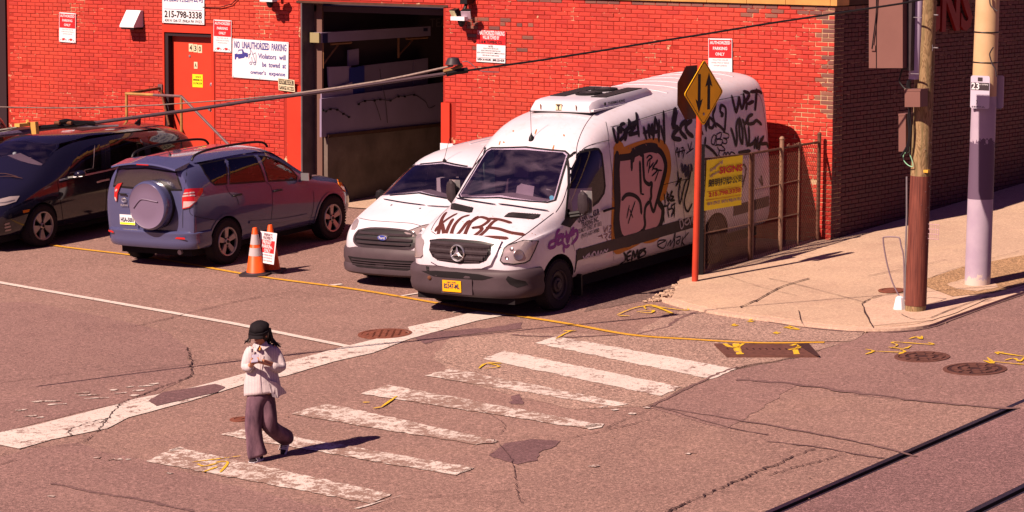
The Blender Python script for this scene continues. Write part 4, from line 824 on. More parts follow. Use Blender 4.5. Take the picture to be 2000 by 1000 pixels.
mb = MB(); q = dc+Vector((.009,.0,-.30)); mb.lathe([(.022,0),(.018,.006),(0,.007)], 12, Matrix.Translation(q)@Matrix.Rotation(R(90),4,'Y')); mb.build('bolt', M['steel'], o)
so_ = empty('stop_sign', 'dark back of an octagonal sign mounted behind the yellow diamond', 'traffic sign', p0+Vector((dc.x-.19,dc.y-.02,dc.z+.0)))
mb = MB(); mb.prism([(0,.41*math.cos(R(22.5+45*k)),.41*math.sin(R(22.5+45*k))) for k in range(8)], (.006,0,0)); mb.build('plate', dirty('dark_sign_back', (.085,.035,.04), .7, 6, .4, .3), so_)  # plate coloured dark brown
# red-brown fence post and chain link fence --------------------------------------------------------------
FX = -.16
def fp(u, v): return sp(u, v, FX)
fb = fp(1480, 508); fen = empty('chain_link_fence', 'rusty chain link fence with ball topped posts beside the graffitied van', 'fence', (FX,-2.0,gz(FX,-2)))
F0 = fen.location.copy(); M['rustpost'] = dirty('rusty_fence_steel', (.20,.085,.055), .5, 9, .7, fine=45, var=.4); M['palegalv'] = dirty('galvanised_flaking', (.42,.24,.16), .6, 15, .6, fine=50, var=.4)
def fpost(name, a, b, r_, m, ball=0, sq=False):
    A, B = fp(*a), fp(*b); B.y = A.y = (A.y+B.y)/2; A.z = gz(FX,A.y)+.0; mb = MB(); mb.tube([A-F0,B-F0], r_, 4 if sq else 10); p = mb.build(name, m, fen, not sq)
    if ball: mb = MB(); mb.lathe([(0,-ball),(ball*.7,-ball*.7),(ball,0),(ball*.7,ball*.7),(0,ball)], 14, Matrix.Translation(B-F0)); mb.build('ball_cap', m, p, True)
    return A, B
PA = fpost('post', (1597,476), (1600,262), .030, M['rustpost'], .035); PB = fpost('post', (1522,494), (1529,271), .034, M['palegalv'], .042)
PC = fpost('post', (1463,510), (1467,298), .026, M['rustpost']); PC2 = fpost('gate_stile', (1468,509), (1473,298), .018, M['palegalv']); PD = fpost('gate_stile', (1556,474), (1564,284), .014, M['palegalv'])
PE = fpost('post', (1369,531), (1371,282), .045, M['black'], 0, True); PF = fpost('gate_stile', (1376,528), (1378,308), .010, M['palegalv'])
def frail(a, b, r_, m): mb = MB(); mb.tube([fp(*a)-F0, fp(*b)-F0], r_, 6); mb.build('rail', m, fen, True)
frail((1371,311),(1467,300),.014,M['rustpost']); frail((1467,300),(1601,277),.018,M['rustpost']); frail((1475,370),(1563,351),.008,M['palegalv']); frail((1374,456),(1467,437),.009,M['palegalv']); frail((1470,436),(1560,417),.009,M['palegalv']); frail((1372,528),(1467,508),.010,M['rustpost'])
mb = MB(); ya, yb = PA[0].y, PE[0].y
top_ = lambda y: fp(1601,277).z+(fp(1371,311).z-fp(1601,277).z)*(y-ya)/(yb-ya)-.01
gap = .064; L_ = ya-yb; n = int((L_+1.8)/gap)
for s in (1,-1):
    for k in range(-40, n):
        y0 = yb+k*gap; p = []
        for zz in (0, 1):                       # wire z = z0 + (y-y0)*s, clipped to the panel
            pass
        z0 = gz(FX,-2)-.12; a = (y0, z0) if s > 0 else (ya-k*gap, z0); b = (a[0]+s*2.0, z0+2.0*1.18)
        # clip
        t0_, t1_ = 0.0, 1.0; dy = b[0]-a[0]; dz = b[1]-a[1]
        for lo, hi, o0, d in ((yb+.03, ya-.02, a[0], dy),):
            ta, tb = (lo-o0)/d, (hi-o0)/d; ta, tb = min(ta,tb), max(ta,tb); t0_ = max(t0_,ta); t1_ = min(t1_,tb)
        # top clip and ground clip, linear in y
        for _ in range(2):
            ym = a[0]+dy*t1_; zt = top_(ym); t1_ = min(t1_, (zt-a[1])/dz)
        yl = a[0]+dy*t0_; t0_ = max(t0_, (gz(FX,yl)+.03-a[1])/dz)
        if t1_-t0_ > .02:
            A = Vector((FX+s*.003, a[0]+dy*t0_, a[1]+dz*t0_))-F0; B = Vector((FX+s*.003, a[0]+dy*t1_, a[1]+dz*t1_))-F0; mb.tube([A,B], .0024, 3, False)
w_ = mb.build('chain_link_mesh', M['rustpost'], fen); w_['kind'] = 'stuff'
mb = MB(); rnd = random.Random(9)
for k in range(22): t = rnd.uniform(0,.32); q = fp(1534,287).lerp(fp(1568,282), t*3)-F0; mb.tube([q, q+Vector((0,rnd.uniform(-.04,.12),rnd.uniform(.01,.05)))], .003, 3)
mb.build('wire_ends', M['palegalv'], fen)
o = empty('banner', 'yellow SIGNS banner with Chinese lettering and phone number tied to the fence', 'banner', sp(1412,357,FX+.03)); 
C4 = [sp(u,v,FX+.03)-o.location for u,v in ((1373.5,412),(1448,400),(1451,303),(1380,313))]
mb = MB(); N = 8; vs = []
for j in range(N+1):
    for i in range(N+1):
        s_, t_ = i/N, j/N; p = (C4[0]*(1-s_)+C4[1]*s_)*(1-t_)+(C4[3]*(1-s_)+C4[2]*s_)*t_; p.x += .012*math.sin(s_*5+1)*math.sin(t_*3.1); vs.append(p)
mb.add(vs, [(j*(N+1)+i, j*(N+1)+i+1, (j+1)*(N+1)+i+1, (j+1)*(N+1)+i) for j in range(N) for i in range(N)]); mb.build('sheet', M['yellowsign'], o, 60); M['yellowsign'].node_tree.nodes['Principled BSDF'].inputs['Transmission Weight'].default_value = 0
def bl(s_, t_): p = (C4[0]*(1-s_)+C4[1]*s_)*(1-t_)+(C4[3]*(1-s_)+C4[2]*s_)*t_; p.x += .016; return p
Ub = (C4[1]-C4[0]+C4[2]-C4[3]).normalized(); Vb = (C4[3]-C4[0]+C4[2]-C4[1]).normalized(); Wb = (C4[1]-C4[0]).length; Hb = (C4[3]-C4[0]).length
mb = MB(); text_fit(mb, 'SIGNS', bl(.66,.76), Ub, Vb, Wb*.62, Hb*.14, .035); text_fit(mb, '215.798.3338', bl(.52,.305), Ub, Vb, Wb*.84, Hb*.095, .03)
for z in (.37,.205): p, q = bl(.04,z), bl(.96,z); mb.tube([p,q], .003, 4)
mb.build('lettering', M['redprint'], o)
mb = MB(); text_fit(mb, '朗明招牌公司', bl(.53,.535), Ub, Vb, Wb*.9, Hb*.155, .018); mb.build('chinese_lettering', M['inkblack'], o)
mb = MB(); text_fit(mb, '430 N 12TH ST.  UNIT A, PHILA PA 19123', bl(.52,.125), Ub, Vb, Wb*.9, Hb*.075, .03); text_fit(mb, 'longming', bl(.26,.86), (Ub+Vb*.35), Vb, Wb*.34, Hb*.10, .02); text_fit(mb, 'Lightbox', bl(.22,.71), (Ub+Vb*.2), Vb, Wb*.26, Hb*.07, .02); mb.build('lettering', mat('violet_print', (.24,.13,.30), .5), o)
# the cones and their sign ----------------------------------------------------------------------------
def cone(px, label, bands, rot, blabel):
    p = gp(*px); o = empty('traffic_cone', label, 'traffic cone', p, 'orange traffic cones with a parking notice'); o.rotation_euler = (math.atan(GY),0,rot)
    mb = MB(); mb.prism([(a,b,0) for a,b in rrect(.205,.205,.04)], (0,0,.035)); mb.lathe([(.17,.035),(.155,.05)], 24); mb.build('foot', M['darkgrey'] , o, 40)
    mb = MB(); pf = [(.150,.045),(.142,.05),(.036,.71),(.028,.72),(.02,.715),(.02,.70)]; mb.lathe(pf, 28); mb.build('body', M['orange'], o, 50)
    rr = lambda z: .142-(z-.05)*(.106/.66)+.0015
    for z0, z1 in bands: mb = MB(); mb.lathe([(rr(z0),z0),(rr(z1),z1)], 28); me = mb.mesh('collar'); c_ = link('collar', me, M['reflect'], o, 60)
    return o
cone((500,537), 'orange traffic cone with two pale collars, in front on the yellow line', [(.30,.42),(.47,.62)], .3, None)
cone((529,531), 'plain orange traffic cone behind the notice, nearer the blue car', [], .5, None)
nb = gp(514,535)
o = empty('parking_notice', 'white and red private parking only notice leaning between the two cones', 'sign', wp(523,484,nb.y-.08))
C4 = [wp(u,v,nb.y-.08+d)-o.location for u,v,d in ((507,512,-.03),(534.5,517,.0),(541,456,.04),(508.5,451,.02))]
mb = MB(); mb.prism(C4, (0,.004,0)); mb.build('board', M['white'], o)
Ub = (C4[1]-C4[0]).normalized(); Vb = (C4[3]-C4[0]+C4[2]-C4[1]).normalized(); Nn = Ub.cross(Vb)
def bl(s_, t_): return (C4[0]*(1-s_)+C4[1]*s_)*(1-t_)+(C4[3]*(1-s_)+C4[2]*s_)*t_+Nn*.002
mb = MB(); mb.add([bl(.07,.34),bl(.93,.34),bl(.93,.74),bl(.07,.74)], [(0,1,2,3)]); mb.build('red_panel', M['redprint'], o)
mb = MB(); wd = (C4[1]-C4[0]).length; text_fit(mb, 'PRIVATE', bl(.5,.665), Ub, Vb, wd*.72, .055, .02, off=.003); text_fit(mb, 'PARKING', bl(.5,.54), Ub, Vb, wd*.78, .055, .02, off=.003); text_fit(mb, 'ONLY', bl(.5,.41), Ub, Vb, wd*.45, .055, .02, off=.003); mb.build('lettering', M['white'], o)
mb = MB(); text_fit(mb, 'PRIVATE', bl(.5,.915), Ub, Vb, wd*.6, .045, .015, off=.003); text_fit(mb, 'PROPERTY', bl(.5,.81), Ub, Vb, wd*.72, .045, .015, off=.003)
for k, s in enumerate(('UNAUTHORIZED VEHICLES','WILL BE TOWED AT','OWNER\'S EXPENSE')): text_fit(mb, s, bl(.48,.27-k*.09), Ub, Vb, wd*.78, .022, .0, off=.003)
mb.build('lettering', mat('maroon_print', (.18,.03,.05), .5), o)
# overhead cable, located from the shadow it throws ------------------------------------------------------
def cp_(u, v, ds=0): return CP+ray(u,v).normalized()*(35.25+2.75*u/1760+ds)
pc = [(-400,318),(-200,290),(0,263),(71,254),(192,239),(378,214),(484,198),(617,181),(752,161),(870,144),(932,135),(1060,117),(1180,98),(1240,88),(1380,66),(1500,46),(1640,25),(1760,7),(1806,-2)]
P = [cp_(*q) for q in pc]; c0 = P[9]
o = empty('overhead_cable', 'black overhead cable running from the wooden pole down across the whole view', 'cable', c0)
mb = MB(); mb.tube([p-c0 for p in P[:10]], .022, 8); mb.build('thick_run', mat('cable_weathered', (.10,.065,.08), .5), o, True)
mb = MB(); mb.tube([p-c0 for p in P[9:]], .013, 8); mb.build('thin_run', M['black'], o, True)
P = [cp_(u,v) for u,v in ((-300,212),(0,209),(100,211),(198,210),(310,205),(465,194),(576,183),(656,172),(746,158),(800,147),(864,133),(885,128))]
o = empty('strand_wire', 'pale twisted steel strand running just above the black cable', 'cable', P[6])
mb = MB(); mb.tube([p-P[6] for p in P[:7]], .008, 6); mb.tube([p-P[6] for p in P[6:]], .016, 6)
S_ = mb.build('strand', dirty('strand_steel', (.62,.48,.42), .35, 30, .5, fine=15, var=.6), o, True)
def cpu(u, v): return cp_(u, v)
c0 = cpu(884,130); o = empty('cable_splice', 'dark splice clamp where the steel strand joins the black cable', 'cable clamp', c0)
mb = MB(); mb.lathe([(0,.09),(.07,.08),(.10,.0),(0,0)], 12, Matrix.Translation(cpu(885,126)-c0)); mb.build('cap', M['darkgrey'], o, True)
mb = MB(); mb.tube([cpu(866,140)-c0, cpu(885,136)-c0, cpu(903,127)-c0], .028, 6); mb.build('clamp', dirty('brass_clamp', (.42,.24,.10), .6, 20, .5), o)
mb = MB(); mb.tube([cpu(872,144)-c0, cpu(890,140)-c0, cpu(913,137)-c0], .04, 6); mb.build('body', M['black'], o)
mb = MB(); mb.tube(spline([cpu(u,v)-c0 for u,v in ((903,121),(912,120),(922,126),(932,135),(945,140),(975,141))]), .006, 5); mb.build('tail_wire', dirty('tail_wire', (.35,.22,.26), .8), o, True)
c0 = cpu(100,248); o = empty('cable_tensioner', 'yellow clamp and black insulator hanging on the cable at the left edge', 'cable clamp', c0)
Yl = mat('zinc_yellow', (.62,.36,.09), .45)
mb = MB(); mb.box(cpu(34,247)-c0-Vector((0,.05,0)), cpu(60,240)-c0+Vector((0,.05,0))); mb.tube([cpu(66,238)-c0, cpu(68,262)-c0], .055, 6); mb.tube([cpu(52,238)-c0, cpu(55,233+5)-c0], .03, 6); mb.build('clamp', Yl, o)
mb = MB(); mb.tube([cpu(75,250)-c0, cpu(110,247)-c0, cpu(150,244)-c0, cpu(165,241)-c0], .03, 8); mb.tube([cpu(112,245)-c0, cpu(118,238)-c0, cpu(130,236)-c0, cpu(145,239)-c0, cpu(185,241)-c0], .028, 8); mb.build('insulator', M['black'], o, True)
for u in (119,142): mb = MB(); mb.tube([cpu(u,239.5)-c0-Vector((.04,.06,0)), cpu(u,239.5)-c0+Vector((.03,-.05,0))], .022, 8); mb.build('bolt', M['rust'], o)
mb = MB(); mb.tube([cpu(150,247)-c0, cpu(180,247.5)-c0], .018, 8); mb.tube([cpu(180,247.5)-c0, cpu(231,245.5)-c0], .014, 8); mb.build('rod', M['steel'], o, True)
mb = MB(); mb.tube(spline([cpu(u,v)-c0 for u,v in ((-40,258),(0,254),(20,251),(36,248))]), .012, 6); mb.tube(spline([cpu(u,v)-c0 for u,v in ((-40,263),(0,259),(30,251))]), .008, 6); mb.build('strand', dirty('strand_green', (.42,.42,.36), .5, 30), o, True)
mb = MB(); mb.tube([cpu(0,263)-c0, cpu(62,256)-c0], .030, 8); mb.build('sleeve', dirty('violet_wrap', (.12,.08,.16), .5, 40), o, True)
# ================================================================== VEHICLES
def glassmat(name, tintc, gloss=.12, rough=.02, refl_haze=0):  # last argument paints cloudy reflected haze into the glass
    m = bpy.data.materials.new(name); m.use_nodes = True; t = m.node_tree; t.nodes.clear(); n = t.nodes.new
    tr = n('ShaderNodeBsdfTransparent'); tr.inputs[0].default_value = (*tintc,1); gl = n('ShaderNodeBsdfGlossy'); gl.inputs[0].default_value = (.9,.9,.95,1); gl.inputs['Roughness'].default_value = rough
    fr = n('ShaderNodeFresnel'); fr.inputs[0].default_value = 1.5; ad = n('ShaderNodeMath'); ad.operation = 'ADD'; ad.inputs[1].default_value = gloss-.04; mx = n('ShaderNodeMixShader'); o = n('ShaderNodeOutputMaterial')
    t.links.new(fr.outputs[0], ad.inputs[0]); t.links.new(ad.outputs[0], mx.inputs[0]); t.links.new(tr.outputs[0], mx.inputs[1]); t.links.new(gl.outputs[0], mx.inputs[2]); df = n('ShaderNodeBsdfDiffuse'); df.inputs[0].default_value = (.42,.30,.40,1); m2_ = n('ShaderNodeMixShader'); nz = n('ShaderNodeTexNoise'); nz.inputs['Scale'].default_value = 2.2; nz.inputs['Detail'].default_value = 5; mu = n('ShaderNodeMath'); mu.operation = 'MULTIPLY'; mu.inputs[1].default_value = refl_haze*2.4; rp = n('ShaderNodeValToRGB'); rp.color_ramp.elements[0].position = .42; rp.color_ramp.elements[1].position = .74; nz.inputs['Distortion'].default_value = 1.5; t.links.new(nz.outputs[0], rp.inputs[0]); t.links.new(rp.outputs[0], mu.inputs[0]); t.links.new(mu.outputs[0], m2_.inputs[0]); t.links.new(mx.outputs[0], m2_.inputs[1]); t.links.new(df.outputs[0], m2_.inputs[2]); t.links.new(m2_.outputs[0], o.inputs[0]); return m
M['glass'] = glassmat('windscreen_glass', (.80,.76,.82), .12, refl_haze=.012); M['glass_haze'] = glassmat('windscreen_painted_haze', (.84,.78,.86), .14, refl_haze=.045); M['glass_tint'] = glassmat('tinted_glass', (.16,.12,.14), .06); M['glass_mid'] = glassmat('side_glass', (.45,.40,.42), .07)
M['glass_dusty'] = glassmat('dusty_rear_glass', (.12,.10,.13), .22, .22)
M['cabin'] = mat('cabin_trim', (.17,.125,.15), .8); M['seat'] = mat('seat_cloth', (.26,.20,.25), .9); M['cabin_pale'] = mat('cabin_pale_trim', (.30,.33,.30), .7)
M['arch'] = mat('wheel_well', (.012,.009,.011), .95); M['lens_clear'] = mat('headlamp_lens', (.42,.34,.34), .12, .35, coat=1); M['lens_red'] = mat('tail_lamp_red', (.50,.012,.012), .15, coat=1)
M['lens_white'] = mat('reverse_lamp', (.65,.50,.50), .2, .3, coat=1); M['lens_amber'] = mat('indicator_amber', (.75,.22,.02), .2, coat=1); M['reflector'] = mat('lamp_reflector', (.36,.30,.32), .3, .8)
def vwhite(name, rust=.0, dirt=.3):
    m = mat(name, (.64,.60,.68), .34, spec=.5, coat=.35); g = NG(m); n1 = g.noise(1.3, 5, .65); n2 = g.noise(9, 4, .7, stretch=(1,1,.35)); n3 = g.noise(26, 3, .7)
    c = g.mix(g.math('MULTIPLY', g.ramp(n1,(.42,0),(.72,1)), dirt), (.66,.62,.70), (.46,.38,.39)); c = g.mix(g.math('MULTIPLY', g.ramp(n2,(.52,0),(.70,1)), dirt*.6), c, (.45,.35,.32))
    if rust: c = g.mix(g.ramp(n3,(.76-rust*.04,0),(.80-rust*.04,1)), c, (.24,.07,.02))
    # grime gathers low on the flanks
    tc = g.co(); sx = g.n('ShaderNodeSeparateXYZ'); g.l(tc, sx.inputs[0]); low = g.math('MULTIPLY', g.ramp(g.math('ADD', sx.outputs[2], g.math('MULTIPLY', n1, .5)), (.55,1),(1.0,0)), .45); c = g.mix(low, c, (.36,.25,.23))
    g.color(c); g.rough(g.ramp(n1,(.3,.28),(.8,.55))); return m
M['vanwhite'] = vwhite('van_white_paint', 1, .40); M['vanwhite2'] = vwhite('clean_van_white', 0, .16)
def metallic(name, col, flake=.5, rough=.32):
    m = mat(name, col, rough, flake, coat=1); m.node_tree.nodes['Principled BSDF'].inputs['Coat Roughness'].default_value = .03; return m
M['blue'] = metallic('blue_grey_metallic', (.075,.078,.175), .12, .25); M['navy'] = metallic('near_black_blue_paint', (.008,.007,.018), .0, .16); M['bumper_grey'] = dirty('weathered_bumper_plastic', (.085,.058,.070), .72, 3, .55, fine=40, var=.14)
def subsurf_mesh(me, lvl=2):
    o = bpy.data.objects.new('t', me); COL.objects.link(o); md = o.modifiers.new('s','SUBSURF'); md.levels = lvl; md.render_levels = lvl
    dg = bpy.context.evaluated_depsgraph_get(); dg.update(); r_ = bpy.data.meshes.new_from_object(o.evaluated_get(dg)); bpy.data.objects.remove(o); return r_
def loft_body(secs, lvl=2):
    mb = MB(); R_ = []
    for x_, pts in secs:
        full = [(x_,y,z) for y, z in pts]+[(x_,-y,z) for y, z in pts[-2:0:-1]]; R_.append([Vector(p) for p in full])
    rings(mb, R_); me = mb.mesh('body'); bm = bmesh.new(); bm.from_mesh(me); bmesh.ops.recalc_face_normals(bm, faces=bm.faces); bm.to_mesh(me); bm.free()
    return subsurf_mesh(me, lvl)
def bvh_of(me): return BVHTree.FromPolygons([v.co.copy() for v in me.vertices], [tuple(p.vertices) for p in me.polygons])
def boolean(me, cutters, mats):
    o = bpy.data.objects.new('b', me); COL.objects.link(o); cs = []
    for m in mats: me.materials.append(m)
    for cm, mi in cutters:
        bm = bmesh.new(); bm.from_mesh(cm); bmesh.ops.recalc_face_normals(bm, faces=bm.faces); bm.to_mesh(cm); bm.free()
        c = bpy.data.objects.new('c', cm); COL.objects.link(c); cs.append(c)
        for m in mats: cm.materials.append(m)
        cm.polygons.foreach_set('material_index', [mi]*len(cm.polygons))
        md = o.modifiers.new('b','BOOLEAN'); md.operation = 'DIFFERENCE'; md.solver = 'MANIFOLD'; md.object = c
    dg = bpy.context.evaluated_depsgraph_get(); dg.update(); r_ = bpy.data.meshes.new_from_object(o.evaluated_get(dg))
    for c in cs: bpy.data.objects.remove(c)
    bpy.data.objects.remove(o); return r_
def prism_mesh(pts, vec): mb = MB(); mb.prism(pts, vec); return mb.mesh('c')
class Car:
    def __init__(s, name, label, cx, cy, yaw, secs, cat='van', pitch=0):
        n = Vector((-GX,-GY,1)).normalized(); fw = Vector((math.cos(yaw),math.sin(yaw),0)); fw = (fw-n*fw.dot(n)).normalized(); le = n.cross(fw)
        s.M = Matrix(((fw.x,le.x,n.x,cx),(fw.y,le.y,n.y,cy),(fw.z,le.z,n.z,gz(cx,cy)),(0,0,0,1))); s.I = s.M.inverted(); s.root = empty(name, label, cat, M=s.M)
        s.raw = loft_body(secs); s.bvh = bvh_of(s.raw)
    def px(s, u, v):                         # photo pixel -> (point, normal) on this body
        o_ = s.I@CP; d = (s.I.to_3x3()@ray(u,v)).normalized(); h, nn, i, t = s.bvh.ray_cast(o_, d); return (h, nn) if h else None
    def side(s, x_, z, sg=1): h, nn, i, t = s.bvh.ray_cast(Vector((x_, sg*3, z)), Vector((0,-sg,0))); return (h, nn) if h else None
    def fr(s, y, z, sg=1): h, nn, i, t = s.bvh.ray_cast(Vector((sg*6, y, z)), Vector((-sg,0,0))); return (h, nn) if h else None
    def top(s, x_, y): h, nn, i, t = s.bvh.ray_cast(Vector((x_, y, 6)), Vector((0,0,-1))); return (h, nn) if h else None
    thick = 1
    def patch(s, name, outline, fn, m, off=.003, step=.06, rim=0, parent=None, sm=40, off2=None):
        P = [Vector(p) for p in outline]; xs_ = [p.x for p in P]; ys_ = [p.y for p in P]
        # densify the outline
        D = []
        for i, p in enumerate(P):
            q = P[(i+1)%len(P)]; k = max(1, int((q-p).length/step)); D += [p.lerp(q, j/k) for j in range(k)]
        nb_ = len(D); V = list(D); 
        def inpoly(p):
            c = False; j = len(P)-1
            for i in range(len(P)):
                if (P[i].y > p.y) != (P[j].y > p.y) and p.x < (P[j].x-P[i].x)*(p.y-P[i].y)/(P[j].y-P[i].y)+P[i].x: c = not c
                j = i
            return c
        a = min(xs_)+step*.5
        while a < max(xs_):
            b = min(ys_)+step*.5
            while b < max(ys_):
                p = Vector((a,b))
                if inpoly(p) and min((p-q).length for q in D) > step*.45: V.append(p)
                b += step
            a += step
        r_ = delaunay_2d_cdt(V, [], [list(range(nb_))], 1, 1e-6); vs = []; ok = []
        for v in r_[0]:
            h = fn(v.x, v.y); ok.append(h is not None); vs.append((h[0]+h[1]*off, h[1]) if h else (Vector(), Vector()))
        fs = [tuple(f) for f in r_[2] if all(ok[i] for i in f)]
        if not fs: return None
        mb = MB(); n3 = Vector()
        for f in fs[:20]: a_, b_, c_ = (vs[i][0] for i in f[:3]); nn = (b_-a_).cross(c_-a_); n3 += nn if nn.dot(vs[f[0]][1]) > 0 else -nn; 
        flip = sum(1 if (vs[f[1]][0]-vs[f[0]][0]).cross(vs[f[2]][0]-vs[f[0]][0]).dot(vs[f[0]][1]) < 0 else -1 for f in fs) > 0
        if flip: fs = [f[::-1] for f in fs]
        mb.add([v[0] for v in vs], fs)
        if rim:
            cnt = {}
            for f in fs:
                for i in range(len(f)): e = (f[i], f[(i+1)%len(f)]); cnt[e] = 1
            be = [e for e in cnt if (e[1],e[0]) not in cnt]; k = len(vs); mb.add([v[0]-v[1]*rim for v in vs], []); mb.f += [(e[1],e[0],e[0]+k,e[1]+k) for e in be]; mb.m += [0]*len(be)
        return mb.build(name, m, parent or s.root, sm)
    def stroke(s, mb, pts, w, fn=None, off=.004, n=4, taper=.6, smooth=True):
        fn = fn or s.px; P = spline([Vector(p) for p in pts], n) if smooth and len(pts) > 2 else [Vector(p) for p in pts]
        if not smooth or len(pts) == 2:
            Q = []
            for i in range(len(P)-1): Q += [P[i].lerp(P[i+1], k/n) for k in range(n)]
            P = Q+[P[-1]]
        H_ = [h for h in (fn(p.x, p.y) for p in P) if h]; w *= s.thick
        if len(H_) < 2: return
        vs = []; N = len(H_)
        for i, (p, nn) in enumerate(H_):
            t = H_[min(i+1,N-1)][0]-H_[max(i-1,0)][0]
            if t.length < 1e-5: t = Vector((1,0,0))
            sd = nn.cross(t).normalized(); ww = w/2*(taper if i in (0,N-1) else 1)
            vs += [p+sd*ww+nn*off, p-sd*ww+nn*off]
        mb.add(vs, [(2*i,2*i+1,2*i+3,2*i+2) for i in range(N-1)])
        # round ends
        for i, sg in ((0,-1),(N-1,1)):
            p, nn = H_[i]; t = (H_[i][0]-H_[i-1][0]) if i else (H_[1][0]-H_[0][0])
            if t.length < 1e-5: continue
            t = t.normalized(); sd = nn.cross(t).normalized(); ww = w/2*taper
            mb.add([p+nn*off+(sd*math.cos(a)+t*sg*math.sin(a))*ww for a in [math.pi*k/4 for k in range(5)]], [(0,1,2,3,4)])
    def strokes(s, name, lists, w, m, fn=None, off=.004, parent=None, **k):
        mb = MB()
        for pl in lists: s.stroke(mb, pl, w, fn, off, **k)
        return mb.build(name, m, parent or s.root)
    def text(s, mb, t, a, b, h, off=.004, bold=.02):  # text between two photo pixels (mid-height left and right)
        A, B = s.px(*a), s.px(*b); U = B[0]-A[0]; N = A[1]; V = N.cross(U).normalized(); text_fit(mb, t, (A[0]+B[0])/2+N*off, U, V, U.length, h, bold)
def Z(ox, oy, sc, lists): return [[(ox+a/sc, oy+b/sc) for a, b in pl] for pl in lists]
def wheel(root, x_, y, r_, w, style, hub=.35, rimr=.22, group=None):
    s = 1 if y > 0 else -1; Mx = Matrix.Translation((x_, y, hub))@Matrix.Rotation(-s*R(90),4,'X')
    mb = MB(); hw = w/2; rr = rimr
    mb.lathe([(rr,-hw+.01),(r_-.03,-hw),(r_-.008,-hw+.02),(r_,-hw+.05),(r_,0),(r_,hw-.05),(r_-.008,hw-.02),(r_-.03,hw),(rr+.03,hw+.004),(rr,hw-.01),(rr-.01,hw-.06)], 48, Mx, caps=False)
    t = mb.build('wheel', M['rubber'], root, 30)
    mb = MB()
    for k in range(48):                      # shoulder tread blocks
        a = 2*math.pi*k/48; c = Vector((math.cos(a)*(r_-.005), math.sin(a)*(r_-.005), hw-.035)); Mk = Mx@Matrix.Translation(c)@Matrix.Rotation(a,4,'Z'); mb.box((-.008,-.016,-.028),(.009,.010,.028), Mk)
    mb.build('tread', M['rubber'], t)
    mb = MB(); mb.lathe([(rr+.004,hw-.012),(rr-.006,hw+.006),(rr-.02,hw-.004),(rr-.03,hw-.05),(rr-.035,hw-.12)], 48, Mx, caps=False); mb.lathe([(rr-.02,hw-.10),(.0,hw-.10)], 32, Mx, caps=False)
    if style == 'steel':
        mb.build('rim', M['darkgrey'], t, 30); mb = MB(); mb.lathe([(rr-.02,hw-.03),(rr-.07,hw-.035),(rr-.10,hw-.07),(.11,hw-.075),(.095,hw-.02),(.06,hw-.01),(.055,hw+.012),(0,hw+.014)], 32, Mx, caps=False)
        for k in range(6): a = k*math.pi/3; mb.lathe([(.012,hw-.075),(.012,hw-.04),(0,hw-.04)], 6, Mx@Matrix.Translation((.08*math.cos(a)*1.0, .08*math.sin(a), 0)))
        mb.build('hub', M['darkgrey'], t, 30); return t
    mb.build('rim', M['black'], t, 30); mb = MB()
    mb.lathe([(rr+.003,hw-.01),(rr-.004,hw+.008),(rr-.022,hw+.002),(rr-.026,hw-.03)], 48, Mx, caps=False)
    def spoke(a, w0, w1, r0=.035, r1=None, zz=.0):
        r1 = r1 or rr-.012; Mk = Mx@Matrix.Rotation(a,4,'Z'); z1 = hw-.004; z0 = hw-.022+zz
        mb.prism([Mk@Vector(p) for p in ((r0,-w0,z0),(r1,-w1,z1),(r1,w1,z1),(r0,w0,z0))], (Mk.to_3x3()@Vector((0,0,-.03))))
    if style == 'five':
        for k in range(5): a = k*2*math.pi/5+.35; spoke(a,.030,.046,.03); 
        for k in range(5): a = k*2*math.pi/5+.35; Mk = Mx@Matrix.Rotation(a,4,'Z'); mb.prism([Mk@Vector(p) for p in ((rr-.012,-.075,hw-.006),(rr-.012,.075,hw-.006),(rr-.06,.03,hw-.010),(rr-.06,-.03,hw-.010))], Mk.to_3x3()@Vector((0,0,-.02)))
    else:
        for k in range(5):
            for d in (-.17,.17): a = k*2*math.pi/5+.2+d; spoke(a,.010,.036,.05)
    mb.lathe([(.055,hw-.06),(.052,hw-.012),(.035,hw-.002),(0,hw)], 24, Mx); sp_ = mb.build('spokes', M['alloy'], t, 30)
    mb = MB()
    for k in range(5): a = k*2*math.pi/5+.35+math.pi/5; mb.lathe([(.012,hw-.05),(.012,hw-.004),(0,hw)], 6, Mx@Matrix.Translation((.055*math.cos(a), .055*math.sin(a), 0)))
    mb.lathe([(.028,hw+.001),(.026,hw+.004),(0,hw+.004)], 16, Mx); mb.build('lug_nuts', M['black'], t); return t
def cyl_cut(x_, z, r_, y0, y1): mb = MB(); mb.lathe([(r_,0),(r_,y1-y0)], 40, Matrix.Translation((x_,y0,z))@Matrix.Rotation(R(-90),4,'X')); return mb.mesh('c')
def arch_cuts(x_, z, r_, hwid): return [(cyl_cut(x_, z, r_, hwid-.30, hwid+.3), 2), (cyl_cut(x_, z, r_, -hwid-.3, -hwid+.30), 2)]
def side_cut(outline, y0=.55, y1=1.3, mi=1): return [(prism_mesh([(a,y0,b) for a,b in outline], (0,y1-y0,0)), mi), (prism_mesh([(a,-y1,b) for a,b in outline], (0,y1-y0,0)), mi)]
def front_cut(outline, x0, x1, mi=1): return [(prism_mesh([(x0,a,b) for a,b in outline], (x1-x0,0,0)), mi)]
def inset(poly, d):                          # shrink an outline towards its centre
    c = Vector((sum(p[0] for p in poly)/len(poly), sum(p[1] for p in poly)/len(poly))); return [tuple(Vector(p)+(c-Vector(p)).normalized()*d) for p in poly]
